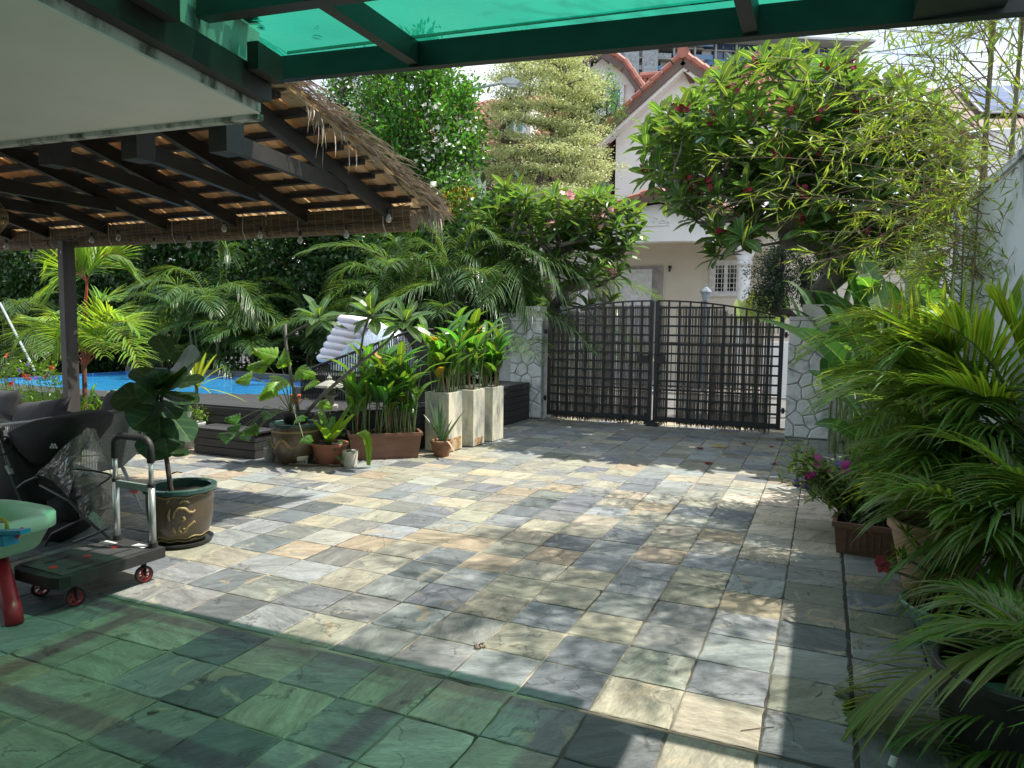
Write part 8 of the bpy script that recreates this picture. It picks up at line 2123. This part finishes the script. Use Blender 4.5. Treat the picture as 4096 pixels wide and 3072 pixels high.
for (px_, py_, m2, s_) in ((1752, 1022, F_MAG, .03), (1795, 1022, F_MAG, .034), (1820, 1018, F_MAG, .036), (1748, 1030, F_MAG, .03), (1830, 1000, F_MAG, .025), (1765, 995, F_MAG, .02), (1742, 1052, F_VIO, .03), (1725, 1045, F_VIO, .025), (1812, 1000, F_VIO, .022), (1808, 1068, F_MAG, .02), (1760, 1010, F_MAG, .025)):
    p = at(px_, py_, 3.0 + r.uniform(-.1, .1)); m_ = MB()
    for k in range(3): flower_into(m_, p + Vector((r.gauss(0, .012), r.gauss(0, .01), r.gauss(0, .012))), s_, r, 5, (0.0, -0.8, 0.4))
    m_.build('flower', m2, g)
TAN = pm('tan_pot', (0.42, 0.27, 0.18), 0.75, (0.34, 0.22, 0.15), 4)
pot('tan_pot', (0.80, 2.12, 0), 0.24, 0.16, 0.42, TAN, 'tall tan pot behind the desert rose at the right border', 0.02, 0.05, 0.05)
CEL = pm('celadon_glaze', (0.16, 0.30, 0.24), 0.15, (0.10, 0.21, 0.17), 8, coat=0.6)
pot('celadon_bowl', (0.80, 1.42, 0), 0.235, 0.10, 0.175, CEL, 'ribbed pale green glazed bowl in the right border', 0.008, 0.015, 0.03, belly=0.03, rip=0.012, ripn=40, n=160)
g = empty('desert_rose', (0.78, 1.42, 0.15), 'desert rose with red trumpet flowers growing in the pale green bowl', 'plant')
b = Vector((0.80, 1.42, 0.14)); hs_ = at(1905, 1222, 1.55)
MB().lathe(b, [(0.05, 0), (0.055, 0.03), (0.03, 0.08), (0.015, 0.10)], 10).build('swollen_base', BARKP, g, smooth=True)
for e in (at(1925, 1232, 1.5), at(1950, 1200, 1.5), at(1990, 1190, 1.5), at(2010, 1230, 1.4), at(1960, 1150, 1.6)):
    MB().tube([b + Vector((0, 0, .06)), (b + e) / 2 + Vector((.02, 0, .04)), e], [0.014, 0.010, 0.006], 7).build('branch', BARKP, g)
    for k in range(9):
        a = r.uniform(0, 6.3); L = r.uniform(.05, .09); d = Vector((math.cos(a), math.sin(a), r.uniform(0, .9)))
        MB().blade(e - Vector((0, 0, r.uniform(0, .04))), e + d * L * .5, e + d * L, 0.016, 4).build('leaf', L_GING, g)
for (px_, py_, s_) in ((1908, 1222, .042), (1902, 1210, .03), (2020, 1170, .02)):
    m_ = MB(); flower_into(m_, at(px_, py_, 1.46), s_, r, 5, (-0.4, -0.8, 0.3)); m_.build('flower', F_RED, g)
pot('black_tub', (0.84, 0.42, 0), 0.25, 0.215, 0.30, BPL, 'big black plastic tub at the lower right corner', 0.012, 0.03, 0.10)
o = pot('bucket', (1.02, 1.0, 0), 0.12, 0.10, 0.16, BPL, 'dark plastic bucket behind the black tub', 0.008, 0.02, 0.03)
o = MB().tube([gz(1925, 1655, 0.02), gz(1932, 1635, 0.05)], 0.012, 10).build('pipe_stub', WPOT); tag(o, 'short white plastic pipe at the foot of the black tub', 'pipe')
tealc = pm('teal_plastic', (0.25, 0.55, 0.52), 0.5)
o = MB().box((-0.04, -0.05, 0), (0.04, 0.05, 0.07)).build('teal_carton', tealc); o.location = at(2155, 1530, 0.35); o.rotation_euler = (0.3, 0.1, 0.5); tag(o, 'small teal carton among the fronds above the black tub', 'carton')

# flowers at left behind the sofa
g = empty('flowering_plant', at(60, 860, 3.2), 'bush with coral and violet flowers behind the sofa at far left', 'plant')
tips = [at(r.uniform(0, 128), r.uniform(790, 880), r.uniform(3.0, 3.6)) for k in range(60)]
leafy('leaves', g, tips, 24, 0.10, 0.06, L_PHIL, r, shape=leaf_shape(1, 0.28, 2, 0.2, 0.2))
for (px_, py_, m2) in ((15, 770, F_CORAL), (52, 808, F_CORAL), (60, 790, F_VIO), (78, 815, F_VIO), (98, 812, F_CORAL), (25, 830, F_CORAL), (104, 805, F_VIO), (62, 816, F_CORAL), (95, 870, F_MAG), (42, 800, F_VIO), (112, 795, F_CORAL)):
    p = at(px_, py_, 3.0); m_ = MB()
    for k in range(4): flower_into(m_, p + Vector((r.gauss(0, .015), 0, r.gauss(0, .015))), .022, r, 5)
    m_.build('flower', m2, g)
st = MB()
for k in range(22): e = at(r.uniform(0, 128), r.uniform(780, 830), 3.2); st.tube([Vector((e.x + r.uniform(-.1, .1), 3.3, 0.2)), e], 0.003, 4)
st.build('stems', STEMG, g)['kind'] = 'stuff'

# ------------------------------------------------------------------ fallen leaves, petals, twigs
def fallen(name, px_, py_, L, m, label, w=0.45, az=0.0, curl=0.15):
    p = gz(px_, py_, 0.006); d = Vector((math.cos(az), math.sin(az), 0)); h = L / 2
    o = MB().blade(-d * h + Vector((0, 0, .002)), Vector((0, 0, L * curl)), d * h + Vector((0, 0, .004)), L * w, 5, fold=0.12).build(name, m); o.location = p
    tag(o, label, 'leaf' if 'leaf' in name else 'petal'); return o
fallen('fallen_leaf', 1553, 966, 0.26, L_YELL, 'yellow fallen frangipani leaf on the shaded slate', 0.42, 0.2)
fallen('fallen_leaf', 1412, 949, 0.16, leafmat('brown_dead_leaf', (0.22, 0.13, 0.06), 0.2, 0.8, (1.3, 1, 1)), 'curled brown leaf near where the gate leaves meet', 0.4, 0.1, 0.3)
fallen('fallen_leaf', 1740, 985, 0.16, L_YELL, 'pale yellow leaf on the slate near the flowering trough', 0.4, -0.3)
for i, (x, y, l) in enumerate(((1512, 968, 'dark red frangipani bloom dropped left of the yellow leaf'), (1530, 1000, 'dark red frangipani bloom dropped below the yellow leaf'), (1605, 958, 'dark red petal right of the yellow leaf'), (1665, 965, 'dark red petal near the right gate pillar'), (1672, 1002, 'dark red petal on the slate left of the violet flowers'))):
    m_ = MB(); p = gz(x, y, 0.012); flower_into(m_, Vector((0, 0, 0.0)), 0.055, r, 5 if i < 2 else 3, (0, 0, 1)); o = m_.build('fallen_flower', F_RED); o.location = p; tag(o, l, 'flower')
sd_ = empty('seed_husk', gz(1035, 1397, 0), 'brown dried seed husk lying on the slate in the middle', 'seed husk'); m_ = MB(); b = gz(1035, 1397, 0.004)
for k in range(14):
    a = r.uniform(0, 6.3); m_.tube([b + Vector((r.gauss(0, .012), r.gauss(0, .012), 0.002)), b + Vector((math.cos(a) * .03, math.sin(a) * .03, r.uniform(0, .015)))], [0.004, 0.002], 4)
m_.build('husk', DRIFT, sd_)['kind'] = 'stuff'
for i, (x0, y0, x1, y1, l) in enumerate(((1600, 1578, 1672, 1570, 'thin dry stalk across the joint beside the dark blue slate'), (1955, 1520, 1990, 1485, 'dry stalk among the weeds'), (1700, 1545, 1715, 1600, 'thin dry stalk in the dappled light at lower right'), (1340, 1260, 1375, 1268, 'tiny twig in the dappled shade'), (1762, 1505, 1775, 1490, 'tiny twig on the shaded slate at right'))):
    if i == 1: continue
    a_, b_ = gz(x0, y0, 0.006), gz(x1, y1, 0.006); o = MB().tube([a_, (a_ + b_) / 2 + Vector((0.01, 0.01, 0)), b_], 0.002, 4).build('twig', DRIFT); tag(o, l, 'twig')
m_ = MB(); p0 = gz(318, 1540, 0.008)
o = MB().tube([p0, p0 + Vector((.02, .015, .004)), p0 + Vector((.03, .03, 0))], [0.004, 0.006, 0.003], 5).build('dead_leaf', DRIFT); tag(o, 'dark curled dead leaf on the green shaded slate', 'leaf')
# weeds in the wide joint
wd_ = empty('weeds', (0.36, 2.1, 0), 'small dry weeds sprouting from the wide dark joint at right', 'weeds', kind='stuff'); m_ = MB()
for k in range(34):
    b = Vector((r.uniform(0.33, 0.40), r.choice((2.05, 2.0, 1.1, 0.6)) + r.uniform(-.06, .06), 0)); a = r.uniform(0, 6.3); L = r.uniform(.03, .09); m_.blade(b, b + Vector((0, 0, L * .5)), b + Vector((math.cos(a) * L, math.sin(a) * L, L * .3)), 0.003, 3)
m_.build('blades', leafmat('dry_grass', (0.25, 0.25, 0.12), 0.3, 0.7), wd_)
